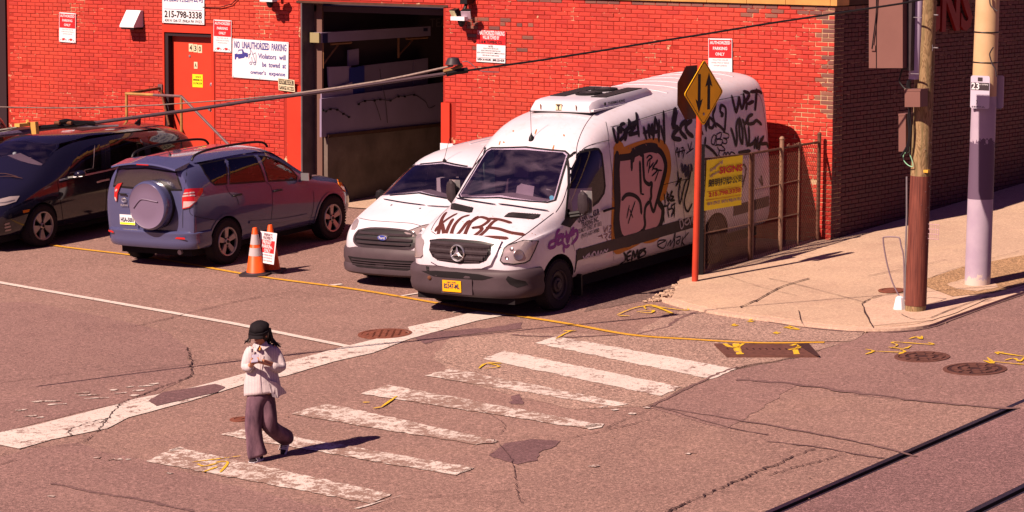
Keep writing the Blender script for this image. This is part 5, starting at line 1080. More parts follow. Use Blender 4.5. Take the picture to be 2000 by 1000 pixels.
def seat(root, x_, y, z, back=.62, m=None, name='seat'):
    mb = MB(); bev = [(x_-.02,z),(x_+.45,z+.04),(x_+.47,z+.14),(x_+.05,z+.12),(x_-.10,z+back),(x_-.22,z+back),(x_-.12,z)]
    mb.prism([(a,y-.25,b) for a,b in bev], (0,.50,0)); mb.prism([(x_-.24,y-.12,z+back+.03),(x_-.13,y-.12,z+back+.03),(x_-.13,y-.12,z+back+.20),(x_-.24,y-.12,z+back+.20)], (0,.24,0)); return mb.build(name, m or M['seat'], root)
def steering(root, x_, y, z): mb = MB(); n = 20; Mk = Matrix.Translation((x_,y,z))@Matrix.Rotation(R(-58),4,'Y'); mb.tube([Mk@Vector((.18*math.cos(2*math.pi*k/n), .18*math.sin(2*math.pi*k/n), 0)) for k in range(n+1)], .014, 6, False); mb.tube([Mk@Vector((0,0,0)), Mk@Vector((.0,0,-.2))], .03, 6); mb.tube([Mk@Vector((0,-.18,0)), Mk@Vector((0,.18,0))], .012, 5); mb.build('steering_wheel', M['black'], root, True)
def sweep(name, path, prof, m, root, closed=False, sm=40):
    """profile (outward offset, z) carried along a plan path (x, y)"""
    P = [Vector(p) for p in path]; N = len(P); R_ = []
    for i, p in enumerate(P):
        t = (P[min(i+1,N-1)]-P[max(i-1,0)]).normalized(); nn = Vector((t.y,-t.x)); R_.append([Vector((p.x+nn.x*o_, p.y+nn.y*o_, z)) for o_, z in prof])
    mb = MB(); rings(mb, R_, True, True); return mb.build(name, m, root, sm)
def plate(root, name, c, U, V, w, h, base_m, txt, ink, sub=None, subm=None, band=None):
    N = Vector(U).cross(Vector(V)); U = Vector(U); V = Vector(V); c = Vector(c); mb = MB(); mb.prism([c-U*w/2-V*h/2, c+U*w/2-V*h/2, c+U*w/2+V*h/2, c-U*w/2+V*h/2], N*.006); p = mb.build(name, base_m, root)
    mb = MB(); text_fit(mb, txt, c+N*.007, U, V, w*.86, h*.46, .03); mb.build('plate_number', ink, p)
    if band: mb = MB(); q = c+N*.0065; z0, z1 = band[0]; mb.add([q-U*w*.49+V*h*z0, q+U*w*.49+V*h*z0, q+U*w*.49+V*h*z1, q-U*w*.49+V*h*z1], [(0,1,2,3)]); mb.build('plate_band', band[1], p)
    if sub: mb = MB(); text_fit(mb, sub[0], c+N*.008+V*h*sub[1], U, V, w*.5, h*.13, .02); mb.build('plate_caption', subm, p)
    return p
# ------------------------------------------------------------------ the tall graffitied van
def S10(zb, w3, w4, b, s, e, q, t, wb=.95): return [(0,zb),(.80,zb),(wb,zb+.05),(w3,.70),(w4,1.12),b,s,e,q,(0,t)]
sec = [(-3.86,[(0,.38),(.74,.38),(.92,.43),(.955,.7),(.96,1.12),(.95,1.5),(.922,2.08),(.862,2.45),(.66,2.62),(0,2.66)]),
 (-3.845,S10(.34,.972,.977,(.967,1.5),(.938,2.1),(.882,2.485),(.69,2.66),2.70)), (-3.74,S10(.33,.983,.988,(.978,1.5),(.95,2.1),(.893,2.50),(.70,2.675),2.72)), (-3.5,S10(.33,.985,.99,(.98,1.5),(.952,2.1),(.895,2.50),(.70,2.68),2.73)),
 (-2.0,S10(.33,.985,.99,(.98,1.5),(.952,2.1),(.895,2.47),(.70,2.655),2.70)), (-.6,S10(.33,.985,.99,(.98,1.5),(.952,2.1),(.895,2.43),(.70,2.59),2.635)),
 (.45,S10(.33,.985,.985,(.975,1.5),(.945,2.08),(.885,2.38),(.68,2.50),2.54)), (.90,S10(.33,.985,.985,(.97,1.5),(.94,2.0),(.87,2.28),(.60,2.405),2.445)),
 (1.20,S10(.33,.985,.985,(.968,1.45),(.93,1.92),(.83,2.14),(.50,2.265),2.30)), (1.38,S10(.33,.985,.985,(.965,1.40),(.925,1.82),(.795,2.03),(.42,2.13),2.155)),
 (1.72,S10(.33,.985,.98,(.965,1.30),(.925,1.52),(.825,1.69),(.42,1.81),1.845)), (2.03,S10(.33,.985,.98,(.962,1.16),(.93,1.27),(.85,1.37),(.42,1.52),1.56)),
 (2.24,S10(.33,.985,.975,(.955,1.12),(.92,1.235),(.83,1.32),(.42,1.395),1.415)), (2.62,S10(.36,.975,.96,(.93,1.05),(.88,1.15),(.79,1.22),(.42,1.285),1.30)),
 (2.88,S10(.40,.93,.90,(.86,.98),(.79,1.05),(.68,1.10),(.40,1.155),1.17,.9)), (3.03,[(0,.40),(.6,.40),(.76,.44),(.80,.68),(.76,.82),(.68,.91),(.58,.97),(.47,1.02),(.3,1.06),(0,1.075)]),
 (3.10,[(0,.46),(.45,.46),(.58,.50),(.64,.68),(.60,.78),(.54,.84),(.46,.90),(.38,.95),(.25,.98),(0,.99)])]
V = Car('delivery_van', 'tall white graffiti covered delivery van with roof cooling unit facing the crosswalk', -1.5598, -4.5429, -1.5544, sec)
rt = V.root
swin = [(1.93,1.235),(1.80,1.46),(1.60,1.76),(1.43,1.99),(1.32,2.06),(1.02,2.085),(.94,2.07),(.90,2.00),(.90,1.55),(.94,1.46),(1.10,1.36),(1.45,1.27),(1.70,1.235)]
ws = [(-.80,1.48),(-.74,1.78),(-.69,2.04),(-.62,2.08),(0,2.12),(.62,2.08),(.69,2.04),(.74,1.78),(.80,1.48),(.72,1.455),(0,1.50),(-.72,1.455)]
cab = [(.45,.75),(2.02,.75),(2.02,1.18),(1.80,1.50),(1.36,1.97),(1.18,2.10),(.45,2.10)]
cut = [(prism_mesh([(a,-.875,b) for a,b in cab], (0,1.75,0)), 1)]+side_cut(inset(swin,.02), .80)+front_cut(inset(ws,.03), 1.1, 2.7)+arch_cuts(2.16,.35,.43,.985)+arch_cuts(-2.16,.35,.41,.985)
body = boolean(V.raw, cut, [M['vanwhite'], M['cabin'], M['arch']]); link('body', body, [], rt, 32)
wsp = V.patch('windshield', ws, V.fr, M['glass_haze'], .002); V.strokes('windshield_seal', [ws+[ws[0]]], .030, M['black'], V.fr, .005, wsp, smooth=False, n=3, taper=1)
for sg in (1,-1):
    f_ = lambda a, b, sg=sg: V.side(a, b, sg); w_ = V.patch('side_window', swin, f_, M['glass_tint'], .002); V.strokes('window_seal', [swin+[swin[0]]], .035, M['black'], f_, .005, w_, smooth=False, n=3, taper=1)
tri = [(2.06,1.17),(1.93,1.24),(1.70,1.24),(1.62,1.30),(1.60,1.22),(1.85,1.10)]
V.patch('mirror_sail', tri, V.side, M['black'], .006)
seat(rt, .95, .48, .95, .62); seat(rt, .95, -.48, .95, .62); steering(rt, 1.52, .46, 1.42)
mb = MB(); mb.prism([(1.60,-.87,.80),(1.99,-.87,.80),(1.99,-.87,1.26),(1.86,-.87,1.36),(1.68,-.87,1.33),(1.60,-.87,1.15)], (0,1.74,0)); mb.build('dashboard', mat('dusty_dashboard', (.30,.22,.27), .8), rt)
mb = MB(); mb.box((.47,-.86,.8),(.50,.86,2.05)); mb.build('bulkhead', M['cabin'], rt)
mb = MB(); mb.prism([(1.70,-.86,1.38),(1.40,-.86,1.80),(.95,-.86,2.02),(.95,-.86,1.38)][::-1], (0,.012,0)); mb.prism([(1.30,-.84,1.33),(1.25,-.84,1.98),(1.20,-.84,1.98),(1.25,-.84,1.33)], (0,.03,0)); mb.build('door_trim', mat('mint_trim', (.34,.62,.50), .5), rt)
mb = MB(); rnd = random.Random(4)
for k in range(9): a = Vector((1.75+rnd.uniform(-.1,.12), rnd.uniform(-.5,.7), 1.36)); mb.box(a, a+Vector((rnd.uniform(.05,.14), rnd.uniform(.08,.22), rnd.uniform(.01,.07))))
mb.build('dashboard_clutter', mat('papers', (.42,.34,.36), .8), rt)
mb = MB(); mb.tube(spline([Vector(p) for p in ((1.83,-.05,1.38),(1.76,.02,1.47),(1.74,.14,1.50),(1.78,.26,1.46),(1.84,.30,1.38))]), .006, 5); mb.build('dash_wire', mat('pale_wire', (.6,.5,.4), .5), rt)
mb = MB(); V.strokes('inspection_sticker', [[(1058,397),(1076,399)]], .12, mat('green_sticker', (.35,.75,.55), .6), None, -.012, wsp, n=2, taper=1)
V.strokes('inspection_sticker', [[(1077,384),(1080,396)]], .06, mat('cyan_sticker', (.08,.45,.60), .6), None, -.010, wsp, n=2, taper=1)
V.strokes('wiper', [[(975,400),(1000,403),(1040,409),(1070,413)]], .022, M['black'], None, .02, n=3); V.strokes('wiper', [[(893,388),(930,395),(968,401)]], .022, M['black'], None, .02, n=3)
# front end
def gl(p): return V.px(*p)
sur = [(-.60,1.045),(-.30,1.085),(0,1.095),(.30,1.085),(.60,1.045),(.575,.88),(.50,.745),(.36,.69),(0,.665),(-.36,.69),(-.50,.745),(-.575,.88)]
V.patch('grille_surround', sur, V.fr, M['vanwhite'], .035, .07, .05)
gr = [(-.525,1.0),(-.28,1.035),(0,1.04),(.28,1.035),(.525,1.0),(.50,.88),(.44,.80),(.33,.755),(0,.735),(-.33,.755),(-.44,.80),(-.50,.88)]
gp_ = V.patch('grille', gr, V.fr, M['black'], .038, .07, .0)
def xf(y, z): h = V.fr(y, z); return h[0].x
for k, z in enumerate((.985,.90,.82)):
    mb = MB(); R_ = []; w = (.49,.47,.40)[k]
    for i in range(15):
        y = -w+2*w*i/14; x_ = xf(y, z)+.042; d = .035 if k else .03; R_.append([Vector((x_-.01,y,z-d)), Vector((x_+.018,y,z-d*.6)), Vector((x_+.022,y,z+d*.3)), Vector((x_-.01,y,z+d))])
    rings(mb, R_); mb.build('grille_bar', M['darkgrey'], gp_, 40)
mb = MB()
for z0, z1, w in ((.925,.955,.48),(.845,.870,.44),(.770,.79,.36),(1.005,1.02,.44)):
    for i in range(int(w*2/.022)):
        y = -w+i*.022
        for z in (z0, (z0+z1)/2, z1): x_ = xf(y,z)+.040; mb.box((x_-.004,y-.0085,z-.004),(x_+.006,y+.0085,z+.004))
o = mb.build('grille_mesh', M['bumper_grey'], gp_); o['kind'] = 'stuff'
Mk = Matrix.Translation((xf(.0,.88)+.075,0,.885))@Matrix.Rotation(R(90),4,'Y'); mb = MB(); mb.lathe([(.112,-.03),(.118,0),(.108,.014),(.097,.004),(.092,-.01)], 40, Mk, caps=False)
for k in range(3):
    a = k*2*math.pi/3+math.pi; c_ = Mk@Matrix.Rotation(a,4,'Z'); mb.add([c_@Vector(p) for p in ((.102,0,.006),(.012,.026,.004),(0,0,.024),(.012,-.026,.004))], [(0,1,2),(0,2,3)])
mb.build('emblem', M['chrome'], rt, 30); mb = MB(); mb.lathe([(.09,-.02),(0,-.02)], 24, Mk); mb.build('emblem_back', M['black'], rt)
hl = [(1.045,473),(1020,471),(990,480),(984,488),(979,512),(1000,516),(1026,514),(1036,502),(1050,473)]; hl[0] = (1050,471)
o = V.patch('headlight', [(1050,471),(1022,471),(992,480),(985,486),(978,509),(983,514),(1003,516),(1024,513),(1033,508),(1042,490)], V.px, M['lens_clear'], .018, 5, .03)
V.strokes('headlight_seal', [[(1050,471),(1022,471),(992,480),(985,486),(978,509),(983,514),(1003,516),(1024,513),(1033,508),(1042,490),(1050,471)]], .018, M['black'], None, .020, o, smooth=False, n=2, taper=1)
def lamp(Vc, u, v, r_, par, off=.02, m=None):
    h = Vc.px(u, v); q = h[1].to_track_quat('Z','Y').to_matrix().to_4x4(); mb = MB(); mb.lathe([(r_,.0),(r_*.9,.008),(r_*.5,.004),(0,.001)], 20, Matrix.Translation(h[0]+h[1]*off)@q); return mb.build('lamp_bowl', m or M['reflector'], par, True)
lamp(V, 1012,498,.075,o); lamp(V, 1000,488,.03,o); lamp(V, 990,504,.025,o)
hl2 = [(839,450),(836,465),(833,488),(838,493),(846,496),(849,480),(846,460),(842,452)]
mir = lambda pts: [(-a,b) for a,b in pts]
# right headlight: mirror of the left one, taken on the body itself
_h = [V.px(u,v)[0] for u,v in ((1050,471),(1022,471),(992,480),(985,486),(978,509),(983,514),(1003,516),(1024,513),(1033,508),(1042,490))]; dd = Vector((1,.75,0)).normalized(); e1 = Vector((-.6,.8,0))
def dg_(sg):
    D_ = Vector((dd.x, sg*dd.y, 0)); E_ = Vector((0,0,1)).cross(D_)
    def fn(a, b): h, nn, i, t = V.bvh.ray_cast(D_*6+E_*a+Vector((0,0,b)), -D_); return (h,nn) if h else None
    return fn, E_
fn, E_ = dg_(-1); o = V.patch('headlight', [(Vector((p.x,-p.y,0)).dot(E_), p.z) for p in _h], fn, M['lens_clear'], .018, .05, .03)
# bumper
bp = [(2.60,.985),(2.75,.975),(2.92,.92),(3.03,.80),(3.11,.60),(3.145,.35),(3.155,0),(3.145,-.35),(3.11,-.60),(3.03,-.80),(2.92,-.92),(2.75,-.975),(2.60,-.985)]
bp = [(p.x,p.y) for p in spline([Vector(p) for p in bp], 3)][::-1]
sweep('bumper', bp, [(-.16,.34),(-.02,.29),(.025,.33),(.045,.42),(.03,.50),(.045,.56),(.035,.63),(.0,.67),(-.10,.69)], M['bumper_grey'], rt)
class _B: pass
bb = bvh_of([c for c in rt.children if c.name.startswith('bumper')][0].data)
def bfr(y, z): h, nn, i, t = bb.ray_cast(Vector((6,y,z)), Vector((-1,0,0))); return (h, nn if nn.x > 0 else -nn) if h else None
def bpx(u, v): h, nn, i, t = bb.ray_cast(V.I@CP, (V.I.to_3x3()@ray(u,v)).normalized()); return (h, nn if nn.x > 0 else -nn) if h else None
V.patch('bumper_intake', [(-.62,.60),(-.35,.625),(0,.63),(.35,.62),(.58,.585),(.40,.545),(0,.535),(-.40,.55)], bfr, M['arch'], .004)
V.patch('fog_lamp_recess', [(992,539),(1006,545),(1026,549),(1031,556),(1010,562),(996,556),(988,546)], bpx, M['arch'], .004, 4)
V.patch('fog_lamp_recess', [(832,520),(838,521),(839,529),(833,528)], bpx, M['arch'], .004, 3)
sweep('bumper_step', [(3.10,.24),(3.10,-.24)][::-1], [(.0,.545),(.085,.545),(.10,.56),(.02,.575)], M['darkgrey'], rt)
mb = MB(); mb.box((3.12,-.26,.33),(3.205,.25,.54)); mb.build('plate_bracket', M['bumper_grey'], rt)
h = Vector((3.212,-.075,.435)); plate(rt, 'license_plate', h, (0,1,0), (0,0,1), .305, .155, mat('plate_amber', (.90,.42,.01), .4), '82347-ML', mat('plate_navy', (.04,.03,.09), .4), ('NEW YORK',.34), mat('plate_navy2', (.04,.03,.09), .4))
mb = MB(); mb.lathe([(.03,.0),(.03,.05),(.015,.06),(0,.06)], 12, Matrix.Translation((3.13,-.47,.52))@Matrix.Rotation(R(90),4,'Y')); mb.build('tow_eye_cap', M['rust'], rt)
# hood details
for q in ([(882,398),(888,397),(925,406),(922,415),(916,416),(880,409)], [(994,416),(1002,415),(1056,419),(1052,425),(1041,429),(984,424)]):
    o = V.patch('hood_vent', q, V.px, M['arch'], .006, 5)
    mb = MB(); a, b, c_, d_ = (q[0], q[2], q[-2] if len(q) > 5 else q[3], q[-1])
    A = [V.px(*q[0])[0], V.px(*q[2])[0], V.px(*q[4])[0], V.px(*q[5])[0]]
    for k in range(1,12): t = k/12; p0_ = A[0].lerp(A[1],t); p1_ = A[3].lerp(A[2],t); mb.tube([p0_+Vector((0,0,.010)), p1_+Vector((0,0,.010))], .005, 4)
    for k in range(1,4): t = k/4; mb.tube([A[0].lerp(A[3],t)+Vector((0,0,.012)), A[1].lerp(A[2],t)+Vector((0,0,.012))], .004, 4)
    mb.build('vent_grid', M['darkgrey'], o)
V.strokes('hood_seam', [[(1081,416),(1060,432),(1030,455),(1008,470),(992,478)], [(843,452),(860,462),(905,474),(960,484),(980,484)], [(890,391),(870,410),(850,435),(842,450)]], .010, M['arch'], n=4)
V.strokes('body_seam', [[(1190,292),(1196,345),(1199,400),(1197,450),(1199,540)], [(1112,412),(1113,440),(1122,490)], [(1312,235),(1318,290),(1326,350),(1334,400),(1340,480)], [(1128,305),(1140,290),(1160,281),(1190,274)], [(1183,238),(1187,260),(1190,290)], [(1192,248),(1240,236),(1312,214),(1380,200),(1440,188)], [(1199,385),(1260,370),(1310,357),(1340,350)],
   [(1125,305),(1128,280),(1140,250),(1158,225),(1180,214)], [(1128,305),(1115,340),(1100,390),(1085,415)], [(1445,185),(1475,182),(1488,200),(1497,260),(1502,310)]], .008, M['arch'], n=5)
V.patch('rub_strip', [(1.70,.62),(1.72,.77),(.0,.79),(-1.5,.80),(-1.64,.80),(-1.64,.635),(0,.62)], V.side, M['darkgrey'], .010, .2, .012); V.patch('rub_strip', [(-2.68,.64),(-2.68,.80),(-3.78,.80),(-3.78,.64)], V.side, M['darkgrey'], .010, .2, .012)
V.patch('arch_trim', [(1.74,.35),(1.70,.60),(1.60,.78),(1.66,.78),(1.72,.70)], V.side, M['black'], .012, .1, .01)
mb = MB(); mb.box((1.60,.86,.12),(1.625,.99,.42)); mb.build('mud_flap', M['black'], rt)
mb = MB(); mb.box((-3.7,-.80,.20),(3.0,.80,.36)); mb.build('underbody', M['arch'], rt)
h = V.px(1185,410)[0]; mb = MB(); mb.tube([h+Vector((.13,.03,0)), h+Vector((.08,.05,.01)), h+Vector((-.08,.05,.015)), h+Vector((-.13,.03,.01))], .018, 6); mb.build('door_handle', M['black'], rt, True)
for sg, pc in ((1,(1.72,1.13,1.42)), (-1,(1.62,-1.13,1.46))):
    c = Vector(pc); mb = MB(); mb.prism([c+Vector(p) for p in ((-.07,-.11,-.20),(.05,-.09,-.20),(.08,-.05,-.16),(.08,.04,-.16),(.05,.09,-.20),(-.07,.11,-.20))], (0,0,.40)); mm = mb.mesh('x'); o = link('side_mirror', subsurf_mesh(mm, 1), M['darkgrey'], rt, True)
    mb = MB(); mb.tube([c+Vector((.02,-sg*.06,-.12)), c+Vector((.10,-sg*.20,-.14))], .03, 6); mb.tube([c+Vector((.02,-sg*.06,-.16)), c+Vector((.10,-sg*.20,-.18))], .03, 6); mb.build('mirror_arm', M['black'], o)
    mb = MB(); mb.box(c+Vector((-.078,-.09,-.17)), c+Vector((-.072,.09,.17))); mb.build('mirror_glass', M['chrome'], o)
for x_ in (2.16,-2.16):
    for y in (.86,-.86): wheel(rt, x_, y, .352, .225, 'steel', .352, .205)
# roof cooling unit
ru = MB(); Zb = lambda x_: 2.655-.035*(x_-.55)+.0
def ring_u(x_, w, z0, z1, ch=.05): return [Vector((x_,-w,z0)), Vector((x_,-w,z1-ch*1.4)), Vector((x_,-w+ch,z1)), Vector((x_,w-ch,z1)), Vector((x_,w,z1-ch*1.4)), Vector((x_,w,z0))]
rings(ru, [ring_u(.50,.50,2.52,2.55,.01), ring_u(.48,.515,2.515,2.60), ring_u(.40,.525,2.515,2.655), ring_u(.25,.53,2.52,2.675), ring_u(-.4,.53,2.53,2.695), ring_u(-1.08,.53,2.55,2.715), ring_u(-1.20,.51,2.555,2.66,.03)]); cu_ = ru.build('roof_cooling_unit', M['vanwhite2'], rt, 40)
mb = MB(); mb.box((-1.15,.52,2.535),(.50,.565,2.56)); mb.build('mounting_rail', M['white'], cu_)
mb = MB(); mb.box((.35,-.52,2.508),(.515,.52,2.52)); mb.build('unit_lip', M['arch'], cu_)
ut = lambda x_: 2.675+.03*(.25-x_)
def top_panel(x0, x1, y0, y1, name, m): mb = MB(); mb.prism([(x0,y0,ut(x0)),(x1,y0,ut(x1)),(x1,y1,ut(x1)),(x0,y1,ut(x0))], (0,0,.010)); return mb.build(name, m, cu_)
g1 = top_panel(.02,-.98,.22,.47,'condenser_grille',M['arch']); g2 = top_panel(.02,-.98,-.47,-.22,'condenser_grille',M['arch'])
mb = MB()
for k in range(12):
    x_ = .0-k*.08
    for y0 in (.22,-.47): mb.box((x_-.01,y0,ut(x_)+.008),(x_+.004,y0+.25,ut(x_)+.014))
o = mb.build('grille_slats', M['darkgrey'], g1); o['kind'] = 'stuff'
for x_, y in ((-.28,.0),(-.70,.0)):
    Mk = Matrix.Translation((x_,y,ut(x_))); mb = MB(); mb.lathe([(.195,0),(.195,.025),(.178,.03),(.175,.01),(0,.01)], 32, Mk); f_ = mb.build('fan', M['arch'], cu_, 40); mb = MB()
    for r_ in (.05,.09,.135): mb.tube([Mk@Vector((r_*math.cos(a), r_*math.sin(a), .03)) for a in [2*math.pi*k/20 for k in range(21)]], .004, 4, False)
    for k in range(6): a = k*math.pi/3; mb.tube([Mk@Vector((0,0,.034)), Mk@Vector((.18*math.cos(a), .18*math.sin(a), .03))], .005, 4)
    mb.build('fan_guard', M['darkgrey'], f_)
mb = MB(); mb.box((.482,-.07,2.535),(.503,.03,2.63)); mb.build('badge', M['cream'], cu_); mb = MB(); text_fit(mb, 'T', (.505,-.02,2.583), (0,1,0), (0,0,1), .055, .065, .05); mb.prism([(.505,-.065,2.54),(.505,.025,2.54),(.505,.025,2.546),(.505,-.065,2.546)], (.001,0,0)); mb.prism([(.505,-.065,2.62),(.505,.025,2.62),(.505,.025,2.626),(.505,-.065,2.626)], (.001,0,0)); mb.build('badge_lettering', M['inkblack'], cu_)
mb = MB(); text_fit(mb, 'THERMO KING', (-.16,.536,2.605), (-1,0,0), (0,0,1), .46, .042, .02); mb.box((.12,.532,2.585),(.16,.537,2.63)); mb.build('lettering', M['inkblack'], cu_)
for y in (.27,-.33): mb = MB(); mb.tube([(.50,y,2.62),(.508,y+.01,2.555)], .009, 5); mb.build('latch', mat('brown_latch', (.25,.12,.05), .6), cu_)
h = V.px(1038,272)[0]; mb = MB(); mb.lathe([(.045,0),(.035,.05),(.012,.09),(.004,.12),(.003,.52),(0,.52)], 10, Matrix.Translation(h-Vector((0,0,.02)))); mb.build('antenna', M['black'], rt, True)
mb = MB()
for x_ in (-1.45,-1.85,-2.25,-2.65,-3.05,-3.4): 
    R_ = []; 
    for i in range(9): y = -.62+1.24*i/8; z = V.top(x_,y)[0].z; R_.append([Vector((x_-.03,y,z-.01)), Vector((x_-.02,y,z+.004)), Vector((x_+.02,y,z+.004)), Vector((x_+.03,y,z-.01))])
    rings(mb, R_)
mb.build('roof_ribs', M['vanwhite'], rt)
# graffiti -------------------------------------------------------------------------
GB = mat('black_spray', (.012,.009,.014), .55); GBl = mat('blue_black_spray', (.025,.02,.09), .5); GR = mat('oxide_spray', (.085,.022,.018), .6); GP = mat('violet_spray', (.26,.05,.30), .5); GO = mat('orange_spray', (.55,.22,.03), .6); GK = mat('pink_fill', (.60,.33,.34), .6); GG = mat('green_black_spray', (.015,.035,.025), .5); GW = mat('white_marker', (.55,.48,.55), .6); GH = mat('brown_scribble', (.30,.15,.13), .7)
Car.thick = 1.65
hood = Z(820,380,4.166,[[(213,147),(185,190),(165,250),(150,328)],[(298,157),(225,200),(150,262),(130,298)],[(180,240),(192,290),(203,335),(235,262),(268,200)],[(398,170),(340,190),(290,240),(262,300),(262,333),(285,345),(330,300),(375,240),(402,213)],[(470,180),(420,220),(385,280),(360,345)],[(395,240),(480,187),(540,195),(560,215),(500,258),(430,272),(490,268),(500,290),(440,340),(400,370)],[(640,200),(590,230),(540,290),(480,345),(450,380)],[(555,198),(620,200),(680,212),(742,232)],[(545,268),(640,280),(740,310),(848,326)],[(455,378),(500,352),(600,348),(712,357)]])
V.strokes('graffiti', hood, .034, GR, off=.005, n=6)
pur = Z(820,380,4.166,[[(1045,435),(1060,390),(1105,375),(1095,422),(1050,436)],[(1100,385),(1115,310),(1135,285)],[(1105,350),(1155,325),(1125,370),(1120,405),(1160,385)],[(1168,320),(1160,385),(1185,425),(1215,412)],[(1190,300),(1200,390),(1225,310),(1252,270)],[(1170,345),(1255,322)],[(1235,402),(1280,345),(1272,290),(1225,335)],[(1168,425),(1172,468)]])
V.strokes('graffiti', pur, .030, GP, off=.005)
fill = [(1208,306),(1206,330),(1207,360),(1208,390),(1206,430),(1212,461),(1224,468),(1248,458),(1254,453),(1262,456),(1274,453),(1285,446),(1292,430),(1294,408),(1285,392),(1290,368),(1299,332),(1298,314),(1290,297),(1276,290),(1262,292),(1251,295),(1237,299),(1232,305),(1212,308)]
V.strokes('graffiti_halo', [[(1206,296),(1203,340),(1202,390),(1200,440),(1203,482),(1222,478),(1246,466),(1253,459),(1262,463),(1278,460),(1290,450)],[(1202,300),(1210,287),(1216,300),(1230,295),(1250,288),(1276,282),(1292,286),(1302,302),(1304,330),(1298,360),(1290,388)]], .11, GO, off=.0035, n=6)
V.patch('graffiti_fill', fill, V.px, GK, .005, 8)
V.strokes('graffiti', [fill+[fill[0]]], .058, GB, off=.0065, n=3)
V.strokes('graffiti', [[(1205,300),(1203,350),(1205,400),(1203,440),(1207,465),(1222,474),(1246,464)],[(1234,300),(1252,292),(1270,288),(1284,291)]], .085, GB, off=.0062, n=6)
V.strokes('graffiti', [[(1233,305),(1233,332)],[(1235,316),(1239,302),(1247,299),(1253,304)],[(1249,316),(1250,345),(1251,378)],[(1255,300),(1256,332),(1258,352),(1266,360),(1272,358),(1271,372),(1271,385),(1269,393),(1275.5,413),(1282,393),(1290,370)],[(1214,390),(1222,381),(1233,380),(1244,386),(1250,397),(1252,417)],[(1267,394),(1260,404),(1258,422),(1259,440),(1252,456)]], .036, GB, off=.008, n=6)
V.strokes('graffiti', Z(1100,260,5.554,[[(845,660),(870,665)],[(900,272),(930,242),(960,262),(918,300),(905,360)],[(938,300),(920,430)],[(930,385),(975,322)],[(960,402),(1000,322),(1018,292),(1010,320),(985,345),(965,382),(1022,395),(958,465)],[(1000,400),(1065,405)],[(1030,410),(990,520)],[(712,785),(685,920)],[(775,740),(735,860),(700,980)],[(718,830),(750,915)],[(1090,660),(1102,760),(1085,830),(1090,970)],[(1142,660),(1118,700),(1140,745)],[(1182,630),(1162,680),(1195,690),(1162,732),(1205,732)],[(1072,802),(1125,788)],[(1150,755),(1130,800),(1142,912)],[(1130,832),(1168,820)],[(1212,760),(1168,800),(1205,850),(1172,882)],[(1205,770),(1200,912)]]), .016, GB, off=.009)
V.strokes('graffiti', Z(1180,180,6.25,[[(105,437),(120,520),(150,610),(170,540),(162,430)],[(182,420),(188,490),(215,465)],[(248,382),(205,400),(210,442),(248,480),(235,540),(188,592)],[(300,335),(300,400),(282,450),(260,560),(245,582)],[(240,470),(330,425)],[(390,255),(395,350),(330,398),(318,440),(375,438)],[(385,370),(350,450),(300,520),(422,490)],[(392,260),(405,400),(422,540)],[(482,430),(492,490),(515,575)],[(478,502),(532,480)],[(545,395),(537,470),(555,560)],[(545,400),(575,520),(580,390),(600,565)],[(620,305),(610,450),(595,575)],[(622,310),(655,450),(665,605)],[(600,490),(650,480)],[(668,340),(665,600)],[(690,415),(735,625)],[(722,235),(728,420),(735,612)]]), .034, GB, off=.007)
V.strokes('graffiti', Z(1180,180,6.25,[[(870,208),(852,330),(838,430)]]), .07, GB, off=.007)
V.strokes('graffiti', Z(1180,180,6.25,[[(838,420),(900,438),(852,500),(838,558),(932,580)],[(1002,350),(942,400),(930,480),(1002,562)],[(1065,345),(1000,400),(1010,480),(1082,542)]]), .045, GB, off=.007)
V.strokes('graffiti', Z(1300,140,5.555,[[(715,262),(738,350),(762,438),(788,345),(795,275),(822,400),(852,322),(842,240)],[(842,215),(905,238),(882,300),(848,322),(878,340),(870,410)],[(890,352),(952,322)],[(918,222),(1000,212),(1042,232)],[(985,192),(978,320),(968,418)]]), .036, GB, off=.007)
V.strokes('graffiti', Z(1300,140,5.555,[[(708,615),(735,700),(762,802),(772,700),(765,590),(792,520),(802,700),(830,782),(832,640),(800,500)],[(832,520),(860,565),(898,490),(942,465)],[(900,490),(888,562),(948,560),(985,530),(1038,575)],[(848,580),(870,700),(885,800),(905,740),(900,600)],[(900,800),(945,778),(975,735)],[(975,715),(960,830)],[(1002,705),(985,832),(1022,760)],[(1032,725),(1010,850)],[(1062,700),(1030,780),(1092,780),(1112,820)],[(790,880),(850,870),(915,860)]]), .034, GG, off=.007)
V.strokes('graffiti', Z(1300,140,5.555,[[(602,360),(640,385),(652,430),(645,560),(640,640)],[(602,355),(590,430),(622,462),(600,485)],[(542,315),(532,400),(512,480),(545,600)],[(462,600),(505,610),(522,550),(470,500),(468,600)],[(540,560),(595,600),(640,650)],[(382,640),(402,680)],[(432,715),(422,800)],[(430,800),(500,850),(562,922)],[(420,500),(440,640)],[(470,460),(440,600)]]), .030, GB, off=.007)
V.strokes('graffiti', Z(1300,140,5.555,[[(500,722),(522,688),(542,705),(522,792),(495,770),(502,718)],[(552,680),(545,792)],[(550,682),(602,660),(592,720),(552,732),(612,740),(602,792),(550,790)],[(622,658),(682,682),(672,722),(622,720),(662,742),(652,782),(610,768)],[(532,800),(602,800),(642,852),(582,852),(560,815)],[(582,852),(576,900),(592,930)],[(622,910),(642,872),(652,905),(672,872),(692,900),(712,872),(752,892)],[(105,900),(125,820),(135,930)],[(150,830),(142,930)],[(165,830),(190,825),(172,900)],[(205,840),(185,940)],[(110,880),(210,850)],[(240,780),(260,850),(280,760)],[(220,890),(300,830)]]), .012, GB, off=.007)
V.strokes('graffiti', Z(1300,290,5.555,[[(172,168),(188,250),(212,182),(216,300),(246,185),(242,332)],[(272,172),(285,240)]]), .034, GBl, off=.007)
